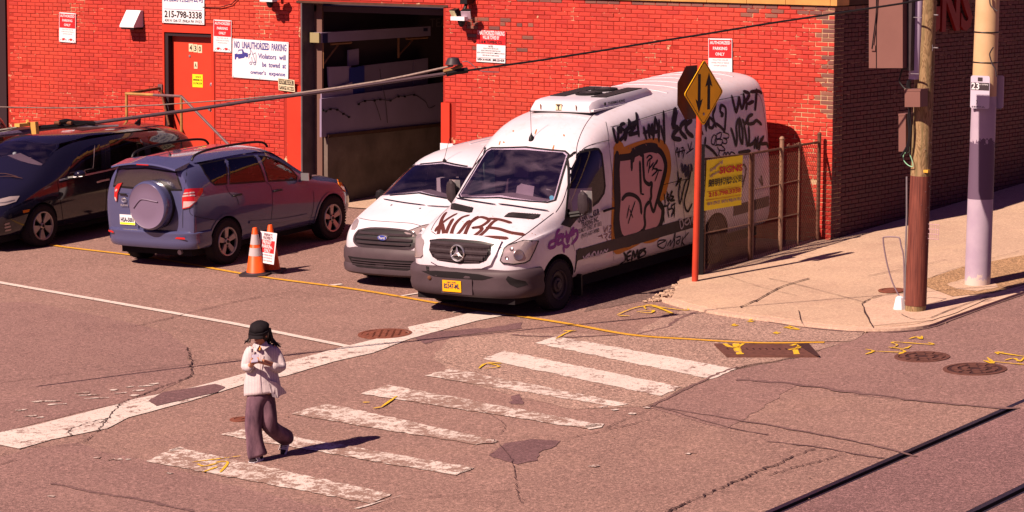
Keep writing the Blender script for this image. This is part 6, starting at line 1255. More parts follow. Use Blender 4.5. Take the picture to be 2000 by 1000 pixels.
V.strokes('graffiti', Z(1300,290,5.555,[[(128,245),(132,345),(108,410)],[(160,335),(140,470),(152,602),(200,402),(232,332)],[(272,235),(242,400),(202,560),(212,650),(242,682),(282,600)],[(108,402),(152,338),(170,325)],[(10,470),(30,560)],[(62,460),(40,560),(95,560)],[(95,640),(60,740)],[(840,170),(870,230),(830,420)],[(1010,330),(1050,400),(1030,290)]]), .020, GB, off=.008)
V.strokes('graffiti', Z(1100,400,5,[[(590,468),(606,500),(600,545),(552,575)],[(560,578),(622,562)],[(662,450),(622,480),(625,542),(652,530)],[(625,505),(655,495)],[(665,542),(682,450),(700,512),(722,440),(728,522)],[(742,448),(738,522)],[(742,448),(778,440),(742,482)],[(802,425),(775,438),(800,460),(790,492),(738,512)]]), .022, GB, off=.007)
V.strokes('graffiti', Z(1100,400,5,[[(920,400),(930,352),(1002,345),(942,380),(920,402),(980,422),(1012,350)],[(1012,402),(1050,342),(1040,402),(1082,332),(1072,422)],[(1075,332),(1092,270),(1080,402)],[(1100,322),(1142,310),(1122,382),(1100,362),(1132,340)],[(1162,310),(1150,402)],[(1222,270),(1160,350),(1182,392)]]), .012, GB, off=.007)
V.strokes('graffiti', Z(1100,400,5,[[(185,500),(200,527),(215,500),(230,522),(242,480),(260,512),(272,478),(285,512),(280,470),(302,460),(318,500),(332,450),(342,500),(362,450),(378,480),(395,440),(412,455),(428,430)],[(215,500),(250,470)],[(1128,150),(1142,230),(1166,200),(1152,145),(1125,152)],[(1192,140),(1178,180),(1202,192),(1226,160),(1212,130),(1196,158)],[(1232,192),(1252,110),(1258,180)]]), .014, GW, off=.016)
V.strokes('graffiti', Z(1100,400,5,[[(395,210),(402,270),(420,215)],[(430,200),(428,260)],[(445,210),(470,205),(450,250)],[(370,290),(385,330)],[(395,290),(430,285),(405,330)],[(440,270),(470,265),(445,320),(470,315)],[(420,330),(435,360)],[(340,310),(380,300)]])+Z(1100,260,5.554,[[(700,155),(712,180)],[(735,150),(740,185)],[(760,145),(775,175)],[(890,120),(900,135)],[(535,560),(530,620)],[(530,640),(540,700)],[(525,710),(545,735)]]), .009, GH, off=.007)
Car.thick = 1
mb = MB(); V.text(mb, 'OCEAN TREASUR', (1128,430), (1170,413), .095, bold=.035); V.text(mb, 'TRADING INC.', (1135,440), (1169,427), .075); V.text(mb, '125 MOTT STREET, NY 10013', (1129,453), (1174,437), .072, bold=.01); V.text(mb, '(917) 637-9980', (1135,463), (1170,450), .075, bold=.01); mb.build('company_lettering', mat('navy_vinyl', (.03,.022,.06), .4), rt)
RU = mat('rust_run', (.40,.15,.04), .8); V.strokes('rust_stain', [[(977,276),(975,283)],[(1082,284),(1079,295)],[(983,277),(985,279)],[(1048,253),(1045,262)],[(1101,263),(1102,266)],[(1002,255),(1003,257)]], .022, RU, n=3, off=.003)
rnd = random.Random(2); V.strokes('paint_chips', [[(u,v),(u+rnd.uniform(1,3),v+rnd.uniform(-1,2))] for u,v in [(850+rnd.random()*130, 466+rnd.random()*8+ (0)) for _ in range(26)]]+[[(u,v),(u+1.5,v+1)] for u,v in [(rnd.uniform(900,1060), rnd.uniform(420,470)) for _ in range(14)]], .012, RU, n=1, off=.0385 if 0 else .004)
# ------------------------------------------------------------------ blue-grey SUV seen from behind
def C10(a): return [(0,a[0]),(a[1],a[0])]+list(a[2:])
sec = [(-2.10,C10((.45,.6,(.80,.50),(.835,.65),(.845,.85),(.83,1.02),(.80,1.18),(.66,1.47),(.4,1.56),(0,1.58)))),
 (-2.05,C10((.33,.68,(.85,.38),(.87,.62),(.885,.85),(.87,1.04),(.835,1.20),(.69,1.53),(.42,1.62),(0,1.645)))), (-1.85,C10((.27,.7,(.87,.34),(.90,.60),(.905,.85),(.89,1.05),(.86,1.21),(.715,1.575),(.43,1.665),(0,1.69)))),
 (-1.0,C10((.25,.7,(.87,.32),(.90,.60),(.905,.85),(.89,1.04),(.86,1.18),(.735,1.60),(.44,1.69),(0,1.715)))), (-.2,C10((.25,.7,(.87,.32),(.895,.60),(.90,.85),(.885,1.02),(.86,1.15),(.73,1.595),(.44,1.685),(0,1.71)))),
 (.22,C10((.25,.7,(.87,.32),(.895,.60),(.90,.85),(.885,1.0),(.86,1.12),(.705,1.54),(.42,1.635),(0,1.66)))), (.58,C10((.25,.7,(.87,.32),(.90,.60),(.90,.83),(.885,.98),(.86,1.08),(.73,1.31),(.42,1.41),(0,1.435)))),
 (.92,C10((.25,.7,(.87,.32),(.90,.60),(.90,.82),(.885,.95),(.86,1.02),(.79,1.09),(.42,1.15),(0,1.165)))), (1.15,C10((.25,.7,(.87,.32),(.905,.60),(.905,.80),(.885,.92),(.85,.98),(.78,1.03),(.42,1.08),(0,1.095)))),
 (1.70,C10((.25,.7,(.86,.32),(.89,.58),(.885,.76),(.86,.86),(.81,.92),(.72,.955),(.42,1.0),(0,1.01)))), (1.98,C10((.25,.6,(.74,.32),(.79,.50),(.79,.65),(.75,.75),(.68,.81),(.57,.84),(.35,.865),(0,.875)))),
 (2.10,C10((.32,.45,(.55,.38),(.60,.50),(.60,.60),(.56,.68),(.50,.72),(.42,.75),(.25,.77),(0,.78))))]
B = Car('parked_car', 'blue grey SUV with a covered spare wheel on its tailgate, parked facing the brick wall', -8.4838, -4.029, 1.5827, sec, 'car'); rt = B.root
def xz(pl): return [(p.x,p.z) for p in (B.px(*q)[0] for q in pl)]
def yz(C_, pl): return [(p.y,p.z) for p in (C_.px(*q)[0] for q in pl)]
Q = xz([(390,322),(397,319),(438,311.5),(443,359),(420,361),(411,354),(400,339)]); Rw = xz([(443,311),(495,304.5),(499,308),(518,354),(448,359)]); Fw = xz([(505,304.5),(521,306),(544,315),(567,329),(580,344),(579,351),(524,354)])
RG = yz(B, [(258,318),(310,322),(367,331),(362,370),(300,366),(243,360)]); RG = [(max(-.74,min(.74,a)), b) for a,b in RG]
RG = [(.58,1.50),(0,1.545),(-.58,1.50),(-.69,1.24),(0,1.22),(.69,1.24)]
WS = [(-.70,1.16),(-.60,1.50),(0,1.57),(.60,1.50),(.70,1.16),(0,1.21)]
cabp = [(-1.9,.72),(.95,.72),(.90,1.0),(.28,1.53),(-.2,1.60),(-1.6,1.60),(-1.9,1.40)]
cut = [(prism_mesh([(a,-.64,b) for a,b in cabp], (0,1.28,0)), 1)]
for w in (Q,Rw,Fw): cut += side_cut(inset(w,.012), .58)
cut += front_cut(inset(WS,.02), .1, 1.6)+front_cut(inset(RG,.02), -2.6, -1.75)+arch_cuts(1.33,.36,.395,.905)+arch_cuts(-1.33,.36,.395,.905)
body = boolean(B.raw, cut, [M['blue'], M['cabin'], M['arch']]); link('body', body, [], rt, 30)
B.patch('windshield', WS, B.fr, M['glass'], .002)
rg = B.patch('rear_window', RG, lambda a,b: B.fr(a,b,-1), M['glass_dusty'], .003); B.strokes('window_seal', [RG+[RG[0]]], .03, M['black'], lambda a,b: B.fr(a,b,-1), .005, rg, smooth=False, n=3, taper=1)
for sg in (-1,1):
    f_ = lambda a, b, sg=sg: B.side(a, b, sg)
    for w, gm in ((Q,'glass_tint'),(Rw,'glass_tint'),(Fw,'glass_mid')):
        o = B.patch('side_window', w, f_, M[gm], .002); 
        if sg < 0: B.strokes('window_seal', [w+[w[0]]], .028, M['black'], f_, .004, o, smooth=False, n=3, taper=1)
for y in (.36,-.36): seat(rt, .0, y, .62, .60); seat(rt, -.95, y, .62, .58)
steering(rt, .45, .36, 1.0); mb = MB(); mb.box((.55,-.63,.7),(.92,.63,1.06)); mb.build('dashboard', M['cabin'], rt)
for x_ in (1.33,-1.33):
    for y in (.80,-.80): wheel(rt, x_, y, .355, .225, 'five', .355, .225)
mb = MB(); mb.box((-1.95,-.7,.2),(1.9,.7,.30)); mb.build('underbody', M['arch'], rt)
mb = MB(); mb.tube([(-2.0,-.5,.26),(-1.5,-.5,.28)], .04, 8); mb.build('exhaust', M['steel'], rt)
for sg in (1,-1):                             # arch lips
    for x_ in (1.33,-1.33):
        f_ = lambda a, b, sg=sg: B.side(a, b, sg)
        B.strokes('arch_lip', [[(x_+.41*math.cos(a), .36+.41*math.sin(a)) for a in [R(-5+190*k/14) for k in range(15)]]], .035, M['blue'], f_, .012, taper=1, n=2)
rb_ = [(-1.70,.898),(-1.95,.885),(-2.08,.80),(-2.16,.56),(-2.18,.2),(-2.18,-.2),(-2.16,-.56),(-2.08,-.80),(-1.95,-.885),(-1.70,-.898)]
sweep('rear_bumper', [(p.x,p.y) for p in spline([Vector(p) for p in rb_],3)][::1], [(-.14,.36),(-.03,.33),(.0,.37),(.012,.44),(.0,.50),(.018,.55),(.018,.575),(-.01,.60),(-.12,.61)], M['blue'], rt)
# tail lamps
tl = [(362.5,369),(395,368),(394,376),(383,393),(371,405),(358,408),(357,387)]; o = B.patch('tail_light', tl, B.px, M['lens_red'], .022, 5, .03)
B.patch('reverse_lens', [(360,393),(380,393.5),(371,403),(359,406)], B.px, M['lens_white'], .0245, 4, 0, o); B.strokes('lamp_stripe', [[(361,378),(366,377),(377,376.5)],[(359,383),(366,382),(378,382)]], .022, M['lens_white'], None, .025, o, n=2, taper=1)
o = B.patch('tail_light', [(240,356.6),(232,358.5),(226,366),(225,383),(227.6,393),(230,392),(231,377.5),(236,364)], B.px, M['lens_red'], .022, 4, .03)
B.strokes('lamp_stripe', [[(228,372),(230,370)],[(227,386),(228.5,390)]], .03, M['lens_white'], None, .026, o, n=2, taper=1)
B.strokes('rear_reflector', [[(346,462.5),(365,464)],[(220,449),(227,451)]], .03, M['lens_red'], None, .075, n=3, taper=1)
# spare wheel
sc_ = Vector((0,-.17,1.0)); Mk = Matrix.Translation(sc_+Vector((-2.06,0,0)))@Matrix.Rotation(R(-90),4,'Y')
mb = MB(); mb.lathe([(.30,-.03),(.365,.0),(.375,.04),(.375,.10)], 48, Mk); sp_ = mb.build('spare_wheel', M['black'], rt, 40)
m = mat('spare_cover_vinyl', (.16,.115,.19), .5, spec=.4)
mb = MB(); mb.lathe([(.375,.10),(.380,.20),(.368,.245),(.345,.262)], 56, Mk, caps=False); mb.build('cover_rim', M['blue'], sp_, 40); mb = MB(); mb.lathe([(.345,.262),(.338,.257),(.18,.262),(0,.264)], 56, Mk, caps=False); mb.build('cover_face', m, sp_, 40)
mb = MB(); P = spline([Vector((-2.328,sc_.y+a,sc_.z+b)) for a,b in ((.26,-.04),(.12,.09),(.0,.10),(-.12,.085),(-.23,.075))], 5); mb.tube(P, .010, 6); mb.build('cover_crease', m, sp_, True)
P4 = B.px(244.5,430)[0]; plate(rt, 'license_plate', (-2.125,.40,.735), (0,-1,0), (0,0,1), .305, .155, M['white'], 'HSA-5001', mat('plate_ink', (.02,.02,.05), .5), None, None, ((-.48,-.28), M['yellowsign']))
mb = MB(); mb.box((-2.115,.20,.60),(-2.06,.60,.86)); mb.build('plate_recess', M['blue'], rt)
mb = MB(); mb.tube([(-2.115,.56,1.13),(-2.125,.40,1.13)], .012, 6); mb.build('tailgate_handle', M['black'], rt)
q = Vector((-2.12,.46,1.035)); mb = MB(); mb.tube([q+Vector((0,.045*math.cos(a),.032*math.sin(a))) for a in [2*math.pi*k/16 for k in range(17)]], .006, 5, False); mb.tube([q+Vector((0,.018*math.cos(a),.030*math.sin(a))) for a in [2*math.pi*k/12 for k in range(13)]], .005, 5, False); mb.build('emblem', M['chrome'], rt)
mb = MB(); text_fit(mb, 'RAV4', (-2.118,.46,.955), (0,-1,0), (0,0,1), .14, .035, .02); mb.build('lettering', M['chrome'], rt)
mb = MB(); rings(mb, [[Vector((x_,y,z)) for x_,z in ((-1.80,1.695-.06*(abs(y)/.62)**2),(-2.16,1.635-.07*(abs(y)/.62)**2),(-2.17,1.61-.07*(abs(y)/.62)**2),(-1.95,1.60-.07*(abs(y)/.62)**2))] for y in [-.64+1.28*k/12 for k in range(13)]]); o = mb.build('spoiler', M['blue'], rt, 40)
mb = MB(); mb.box((-2.172,-.12,1.60),(-2.16,.12,1.615)); mb.build('brake_lamp', M['lens_red'], o)
for sg in (1,-1):
    y = sg*.60; P = [Vector((a,y,z)) for a,z in ((-1.72,1.64),(-1.62,1.72),(-1.2,1.765),(-.4,1.76),(.0,1.72),(.12,1.64))]; mb = MB(); mb.tube(spline(P,4), .019, 8); mb.build('roof_rail', M['black'], rt, True)
h = B.px(332,303)[0]; mb = MB(); mb.lathe([(.025,0),(.018,.02),(.004,.03),(.003,.04)], 10, Matrix.Translation(h)); mb.tube([h+Vector((0,0,.03)), h+Vector((-.16,.0,.20))], .004, 5); mb.build('antenna', M['black'], rt)
B.strokes('body_seam', [[(519,355),(526,361),(531,371),(532,395),(530,425),(527,441)],[(441,361),(445,372),(452,381),(462,386),(466,400)],[(611,372),(613,390),(610,415),(602,438)],[(371,405),(375,420),(414,429),(420,430)],[(365,331),(358,400),(357,445)],[(582,353),(600,350),(625,343),(660,352)]], .007, M['arch'], n=5)
for u, v in ((463,381.5),(542,372.5)):
    h = B.px(u,v); p = h[0]; mb = MB(); mb.tube(spline([p+Vector((.10,.0,.0)), p+Vector((.06,-.035,.01)), p+Vector((-.06,-.035,.01)), p+Vector((-.10,0,0))],3), .016, 6); mb.build('door_handle', M['black'], rt, True)
for sg in (1,-1):
    c = Vector((.60,sg*1.0,1.12)); mb = MB(); mb.prism([c+Vector(p) for p in ((-.06,-.10,-.07),(.04,-.09,-.08),(.08,0,-.08),(.04,.09,-.08),(-.06,.10,-.07))], (0,0,.155)); o = link('side_mirror', subsurf_mesh(mb.mesh('x'),1), M['blue'] if sg > 0 else M['black'], rt, True); mb = MB(); mb.box(c+Vector((-.068,-.08,-.055)), c+Vector((-.06,.08,.065))); mb.build('mirror_glass', M['chrome'], o); mb = MB(); mb.tube([c+Vector((.02,-sg*.08,-.05)), c+Vector((.05,-sg*.17,-.06))], .025, 6); mb.build('mirror_arm', M['black'], o)
B.patch('headlight', [(658,351),(663,352),(671,366),(674,375),(668,370),(661,360)], B.px, M['lens_amber'], .012, 4, .02)
B.strokes('side_moulding', [[(488,434),(545,430),(600,420)]], .05, M['blue'], None, .018, n=6, taper=1)
# ------------------------------------------------------------------ dark minivan
sec = [(-2.62,C10((.40,.6,(.80,.45),(.86,.60),(.87,.80),(.86,.95),(.83,1.06),(.72,1.28),(.4,1.38),(0,1.40)))),
 (-2.52,C10((.28,.7,(.88,.34),(.93,.58),(.94,.80),(.93,.97),(.90,1.10),(.76,1.38),(.45,1.48),(0,1.50)))), (-2.15,C10((.22,.75,(.92,.30),(.975,.55),(.98,.80),(.965,1.0),(.93,1.13),(.76,1.50),(.46,1.60),(0,1.63)))),
 (-1.2,C10((.20,.75,(.92,.28),(.985,.55),(.985,.80),(.965,.99),(.935,1.12),(.785,1.57),(.47,1.68),(0,1.71)))), (-.1,C10((.20,.75,(.92,.28),(.985,.55),(.985,.80),(.965,.98),(.935,1.11),(.785,1.58),(.47,1.69),(0,1.72)))),
 (.50,C10((.20,.75,(.92,.28),(.985,.55),(.985,.80),(.965,.98),(.935,1.10),(.775,1.58),(.46,1.675),(0,1.705)))), (.92,C10((.20,.75,(.92,.28),(.985,.55),(.985,.80),(.965,.97),(.935,1.06),(.765,1.46),(.44,1.565),(0,1.595)))),
 (1.32,C10((.20,.75,(.92,.28),(.985,.55),(.98,.78),(.96,.94),(.93,1.02),(.825,1.22),(.44,1.335),(0,1.36)))), (1.62,C10((.20,.75,(.92,.28),(.985,.55),(.98,.76),(.955,.90),(.92,.97),(.84,1.07),(.45,1.15),(0,1.17)))),
 (2.08,C10((.20,.7,(.90,.28),(.95,.50),(.94,.70),(.91,.80),(.86,.87),(.76,.92),(.44,.975),(0,.99)))), (2.36,C10((.20,.6,(.76,.28),(.83,.48),(.83,.62),(.79,.70),(.72,.76),(.6,.80),(.36,.83),(0,.84)))),
 (2.48,C10((.26,.5,(.62,.32),(.68,.45),(.68,.55),(.64,.62),(.56,.67),(.46,.70),(.28,.72),(0,.73))))]
O = Car('parked_car', 'near black minivan facing the street at the left edge, beside the blue SUV', -12.64, -3.65, -1.5544, sec, 'minivan'); rt = O.root
def xzC(C_, pl): return [(p.x,p.z) for p in (C_.px(*q)[0] for q in pl)]
W1 = xzC(O, [(133,335),(143,315),(162,292),(182,282),(194,282),(197,330),(140,344)]); W2 = xzC(O, [(212,274),(274,268),(282,296),(283,308),(216,325)]); W3 = xzC(O, [(287,267),(331,262),(345,268),(357,278),(330,290),(295,300)])
WS = [(-.76,1.28),(-.68,1.52),(-.62,1.57),(0,1.635),(.62,1.57),(.68,1.52),(.76,1.28),(0,1.40)]
cabp = [(-2.2,.65),(1.45,.65),(1.42,1.12),(.62,1.57),(-.1,1.62),(-1.8,1.55),(-2.2,1.35)]
cut = [(prism_mesh([(a,-.70,b) for a,b in cabp], (0,1.40,0)), 1)]
for w in (W1,W2,W3): cut += side_cut(inset(w,.012), .62)
cut += front_cut(inset(WS,.02), .3, 1.9)+arch_cuts(1.5,.34,.385,.985)+arch_cuts(-1.5,.34,.385,.985)
body = boolean(O.raw, cut, [M['navy'], M['cabin'], M['arch']]); link('body', body, [], rt, 30)
o = O.patch('windshield', WS, O.fr, M['glass'], .002)
for sg in (1,-1):
    f_ = lambda a, b, sg=sg: O.side(a, b, sg)
    for w, gm in ((W1,'glass_mid'),(W2,'glass_tint'),(W3,'glass_tint')):
        q = O.patch('side_window', w, f_, M[gm], .002)
for y in (.38,-.38): seat(rt, .25, y, .60, .62); seat(rt, -.75, y, .60, .62)
seat(rt, -1.7, 0, .60, .62); steering(rt, .80, .38, 1.02); mb = MB(); mb.prism([(.85,-.69,.7),(1.42,-.69,.7),(1.40,-.69,1.10),(1.0,-.69,1.12),(.85,-.69,1.0)], (0,1.38,0)); mb.build('dashboard', M['cabin'], rt)
mb = MB(); mb.lathe([(.04,0),(.05,.16),(.03,.24),(0,.25)], 10, Matrix.Translation((.98,-.04,1.2))); mb.build('mirror_ornament', mat('pale_ornament', (.5,.62,.6), .5), rt)
O.strokes('inspection_sticker', [[(71,331),(88,333)]], .07, mat('blue_sticker', (.25,.45,.6), .6), None, -.006, o, n=2, taper=1)
for x_ in (1.5,-1.5):
    for y in (.87,-.87): wheel(rt, x_, y, .345, .235, 'split', .345, .235)
mb = MB(); mb.box((-2.3,-.75,.16),(2.3,.75,.26)); mb.build('underbody', M['arch'], rt)
O.strokes('belt_moulding', [[(116,352),(140,347),(200,335),(258,321),(300,312)]], .028, M['chrome'], None, .006, n=6, taper=1)
O.strokes('door_handle', [[(189,356),(200,353),(212,350.5)],[(219,350),(230,347.5),(242,345)]], .030, M['chrome'], None, .012, n=3, taper=1)
O.strokes('body_seam', [[(112,352),(116,380),(122,420),(123,445)],[(205,280),(207,330),(208,380),(205,420)],[(120,450),(180,440),(240,428)]], .007, M['arch'], n=5)
O.patch('headlight', [(-6,391),(19,384.5),(38,383),(31,394),(10,401),(-6,404)], O.px, M['lens_clear'], .010, 4, .015)
O.strokes('daytime_lamp', [[(-6,397),(10,396),(28,391)]], .02, M['reflector'], None, .013, n=3)
O.strokes('fog_lamp', [[(10,438),(17,436)],[(10,444),(19,442)],[(11,450),(20,448)]], .032, M['reflector'], None, .01, n=2, taper=1)
O.patch('marker_lamp', [(44,411),(58,408.5),(56,414),(45,416)], O.px, M['lens_amber'], .006, 3)
c = Vector((.74,1.13,1.10)); mb = MB(); mb.prism([c+Vector(p) for p in ((-.08,-.12,-.07),(.04,-.11,-.08),(.09,-.03,-.08),(.07,.07,-.07),(-.04,.12,-.06),(-.08,.12,-.06))], (0,0,.14)); o = link('side_mirror', subsurf_mesh(mb.mesh('x'),2), M['navy'], rt, True); mb = MB(); mb.tube([c+Vector((.0,-.06,-.05)), c+Vector((.05,-.20,-.07))], .03, 6); mb.build('mirror_arm', M['black'], o); mb = MB(); mb.tube([c+Vector((.075,-.06,-.045)), c+Vector((.03,.10,-.03))], .006, 5); mb.build('mirror_trim', M['chrome'], o)
h = O.px(268,241); mb = MB(); mb.prism([h[0]+Vector(p) for p in ((.10,-.012,-.01),(-.08,-.012,-.01),(-.09,-.012,.075),(-.05,-.012,.07))], (0,.024,0)); mb.build('antenna_fin', M['black'], rt)
O.strokes('wiper', [[(0,347),(20,346),(44,350)],[(-10,341),(12,341),(35,347)]], .018, M['rust_dark'], None, .02, n=3)
O.patch('roof_glass', [(-.2,-.40),(-1.0,-.42),(-1.0,.42),(-.2,.40)], O.top, M['black'], .004, .15)
# ------------------------------------------------------------------ small white van
sec = [(-2.42,C10((.40,.6,(.80,.45),(.84,.60),(.85,.9),(.84,1.1),(.82,1.25),(.74,1.60),(.45,1.72),(0,1.75)))),
 (-2.36,C10((.25,.7,(.86,.30),(.905,.60),(.91,.9),(.90,1.1),(.87,1.25),(.775,1.64),(.5,1.78),(0,1.81)))), (-1.2,C10((.22,.7,(.86,.28),(.915,.60),(.915,.9),(.90,1.1),(.875,1.25),(.785,1.66),(.5,1.80),(0,1.84)))),
 (.25,C10((.22,.7,(.86,.28),(.915,.60),(.915,.9),(.90,1.08),(.875,1.22),(.775,1.65),(.48,1.79),(0,1.825)))), (.72,C10((.22,.7,(.86,.28),(.915,.60),(.915,.88),(.90,1.05),(.875,1.18),(.735,1.56),(.44,1.69),(0,1.72)))),
 (1.10,C10((.22,.7,(.86,.28),(.915,.60),(.91,.86),(.895,1.0),(.87,1.10),(.755,1.355),(.44,1.475),(0,1.505)))), (1.55,C10((.22,.7,(.86,.28),(.915,.60),(.905,.84),(.89,.95),(.87,1.02),(.80,1.11),(.44,1.195),(0,1.215)))),
 (1.78,C10((.22,.7,(.86,.28),(.91,.58),(.90,.80),(.88,.90),(.85,.97),(.79,1.02),(.44,1.085),(0,1.10)))), (2.14,C10((.22,.65,(.82,.28),(.865,.52),(.855,.70),(.83,.80),(.78,.87),(.69,.92),(.42,.965),(0,.975)))),
 (2.33,C10((.22,.55,(.70,.28),(.745,.46),(.735,.60),(.70,.69),(.62,.75),(.51,.79),(.32,.82),(0,.83)))), (2.41,C10((.28,.42,(.54,.33),(.58,.45),(.57,.55),(.54,.61),(.47,.65),(.38,.68),(.24,.70),(0,.71))))]
T = Car('parked_van', 'small clean white van parked between the blue SUV and the graffitied van', -3.95, -3.80, -1.5544, sec, 'van'); rt = T.root
WS = [(-.74,1.19),(-.66,1.50),(-.60,1.58),(0,1.65),(.60,1.58),(.66,1.50),(.74,1.19),(0,1.27)]
SW = [(1.25,1.18),(.80,1.50),(.45,1.58),(.05,1.58),(.05,1.16),(.3,1.12)]
cabp = [(-.4,.72),(1.62,.72),(1.55,1.03),(.80,1.56),(.3,1.68),(-.4,1.68)]
cut = [(prism_mesh([(a,-.69,b) for a,b in cabp], (0,1.38,0)), 1)]+side_cut(inset(SW,.01),.6)+front_cut(inset(WS,.02), .5, 2.1)+arch_cuts(1.53,.33,.37,.915)+arch_cuts(-1.53,.33,.37,.915)
body = boolean(T.raw, cut, [M['vanwhite2'], M['cabin'], M['arch']]); link('body', body, [], rt, 30)
w_ = T.patch('windshield', WS, T.fr, M['glass'], .002); T.strokes('windshield_seal', [WS+[WS[0]]], .035, M['black'], T.fr, .004, w_, smooth=False, n=3, taper=1)
for sg in (1,-1): T.patch('side_window', SW, (lambda a,b,sg=sg: T.side(a,b,sg)), M['glass_mid'], .002)
for y in (.38,-.38): seat(rt, .25, y, .68, .62)
steering(rt, .95, .38, 1.05); mb = MB(); mb.prism([(1.0,-.68,.75),(1.58,-.68,.75),(1.52,-.68,1.08),(1.2,-.68,1.10),(1.0,-.68,1.0)], (0,1.36,0)); mb.build('dashboard', M['cabin'], rt)
mb = MB()
for k in range(7): mb.tube([(-.30,-.6+k*.2,.8),(-.30,-.4+k*.2,1.6)], .006, 4); mb.tube([(-.30,-.4+k*.2,.8),(-.30,-.6+k*.2,1.6)], .006, 4)
mb.build('cargo_screen', M['steel'], rt); mb = MB(); mb.box((-.36,-.68,.75),(-.33,.68,1.65)); mb.build('bulkhead', M['cabin'], rt)
T.strokes('inspection_sticker', [[(867,398),(875,398)]], .05, mat('lime_sticker', (.45,.7,.25), .6), None, -.005, w_, n=2, taper=1)
for x_ in (1.53,-1.53):
    for y in (.82,-.82): wheel(rt, x_, y, .325, .205, 'steel', .325, .2)
mb = MB(); mb.box((-2.2,-.7,.16),(2.2,.7,.26)); mb.build('underbody', M['arch'], rt)
bp = [(1.98,.905),(2.12,.88),(2.28,.78),(2.39,.58),(2.44,.30),(2.45,0),(2.44,-.30),(2.39,-.58),(2.28,-.78),(2.12,-.88),(1.98,-.905)]
bo = sweep('bumper', [(p.x,p.y) for p in spline([Vector(p) for p in bp],3)][::-1], [(-.18,.24),(-.02,.19),(.02,.22),(.03,.30),(.01,.34),(.025,.40),(.02,.50),(.0,.56),(-.02,.585),(-.12,.60)], M['bumper_grey'], rt)
tb = bvh_of(bo.data)
def tbf(y, z): h, nn, i, t = tb.ray_cast(Vector((6,y,z)), Vector((-1,0,0))); return (h, nn if nn.x > 0 else -nn) if h else None
li = T.patch('lower_intake', [(-.66,.44),(.66,.44),(.56,.33),(.45,.30),(-.45,.30),(-.56,.33)], tbf, M['arch'], .004)
mb = MB()
for z in (.335,.37,.405): 
    Rr = []
    for i in range(13):
        y = -.56+1.12*i/12; h = tbf(y, z)
        if h: Rr.append([Vector((h[0].x-.01,y,z-.008)), Vector((h[0].x+.018,y,z-.008)), Vector((h[0].x+.018,y,z+.008)), Vector((h[0].x-.01,y,z+.008))])
    rings(mb, Rr)
mb.box((2.40,-.10,.31),(2.475,.05,.43)); mb.build('intake_slats', M['darkgrey'], li)
GR_ = [(-.50,.80),(-.30,.84),(0,.85),(.30,.84),(.50,.80),(.54,.72),(.50,.63),(.30,.605),(0,.60),(-.30,.605),(-.50,.63),(-.54,.72)]
gp2 = T.patch('grille', GR_, T.fr, M['black'], .012, .08, .02)
T.strokes('grille_frame', [GR_+[GR_[0]]], .035, M['darkgrey'], T.fr, .018, gp2, smooth=True, n=3, taper=1)
mb = MB()
for z, w in ((.66,.48),(.72,.50),(.785,.47)):
    Rr = []
    for i in range(13): y = -w+2*w*i/12; x_ = T.fr(y,z)[0].x; Rr.append([Vector((x_,y,z-.02)), Vector((x_+.035,y,z-.012)), Vector((x_+.035,y,z+.008)), Vector((x_,y,z+.02))])
    rings(mb, Rr)
mb.build('grille_bars', M['darkgrey'], gp2, 30)
e_ = T.fr(0,.745)[0]; Mk = Matrix.Translation(e_+Vector((.045,0,0)))@Matrix.Rotation(R(90),4,'Y')@Matrix.Scale(.45,4,Vector((1,0,0))); mb = MB(); mb.lathe([(.086,-.03),(.086,.004),(.08,.008)], 32, Mk); em = mb.build('emblem', M['chrome'], rt, True); mb = MB(); mb.lathe([(.080,.0085),(0,.010)], 32, Mk); mb.build('emblem_face', mat('oval_blue', (.04,.06,.32), .3), em); mb = MB(); text_fit(mb, 'Ford', e_+Vector((.057,0,0)), (0,1,0), (0,0,1), .10, .04, .01); mb.build('emblem_lettering', M['white'], em)
lo = [(787.5,455),(806,449),(824,442),(842,438),(840,458),(822,462),(803,464)]
o = T.patch('headlight', lo, T.px, M['lens_clear'], .012, 5, .02); T.strokes('lamp_edge', [lo+[lo[0]]], .014, M['black'], None, .014, o, smooth=False, n=2, taper=1); lamp(T, 826,452,.045,o,.012); lamp(T, 808,456,.03,o,.012)
T.patch('headlight', [(698,424),(690,436),(687,449),(693,449),(698,443),(701,432)], T.px, M['lens_clear'], .012, 4, .02)
T.strokes('hood_seam', [[(697,425),(728,431),(786,435),(806,437),(824,442)]], .009, M['arch'], n=6)
T.strokes('washer_jet', [[(763,402),(766,400)],[(819,408),(822,407)]], .02, M['black'], None, .008, n=2)
T.strokes('wiper', [[(750,390),(790,397),(830,402)],[(835,403),(868,405),(885,404)]], .018, M['black'], None, .018, n=3)
h = T.px(868,316)[0]; mb = MB(); mb.lathe([(.03,0),(.025,.03),(.008,.05)], 10, Matrix.Translation(h)); mb.tube([h+Vector((0,0,.04)), h+Vector((-.16,0,.34))], .004, 5); mb.build('antenna', M['black'], rt)
mb = MB()
for y in (-.45,-.15,.15,.45):
    P = [T.top(x_,y)[0]+Vector((0,0,.003)) for x_ in [-.1-.25*k for k in range(9)]]; mb.tube(P, .010, 5)
mb.build('roof_ribs', M['vanwhite2'], rt)
for sg in (1,-1):
    c = Vector((1.02,sg*1.05,1.12)); mb = MB(); mb.prism([c+Vector(p) for p in ((-.06,-.10,-.12),(.05,-.08,-.12),(.07,.04,-.12),(-.02,.10,-.12),(-.06,.10,-.12))], (0,0,.24)); link('side_mirror', subsurf_mesh(mb.mesh('x'),1), M['black'], rt, True)
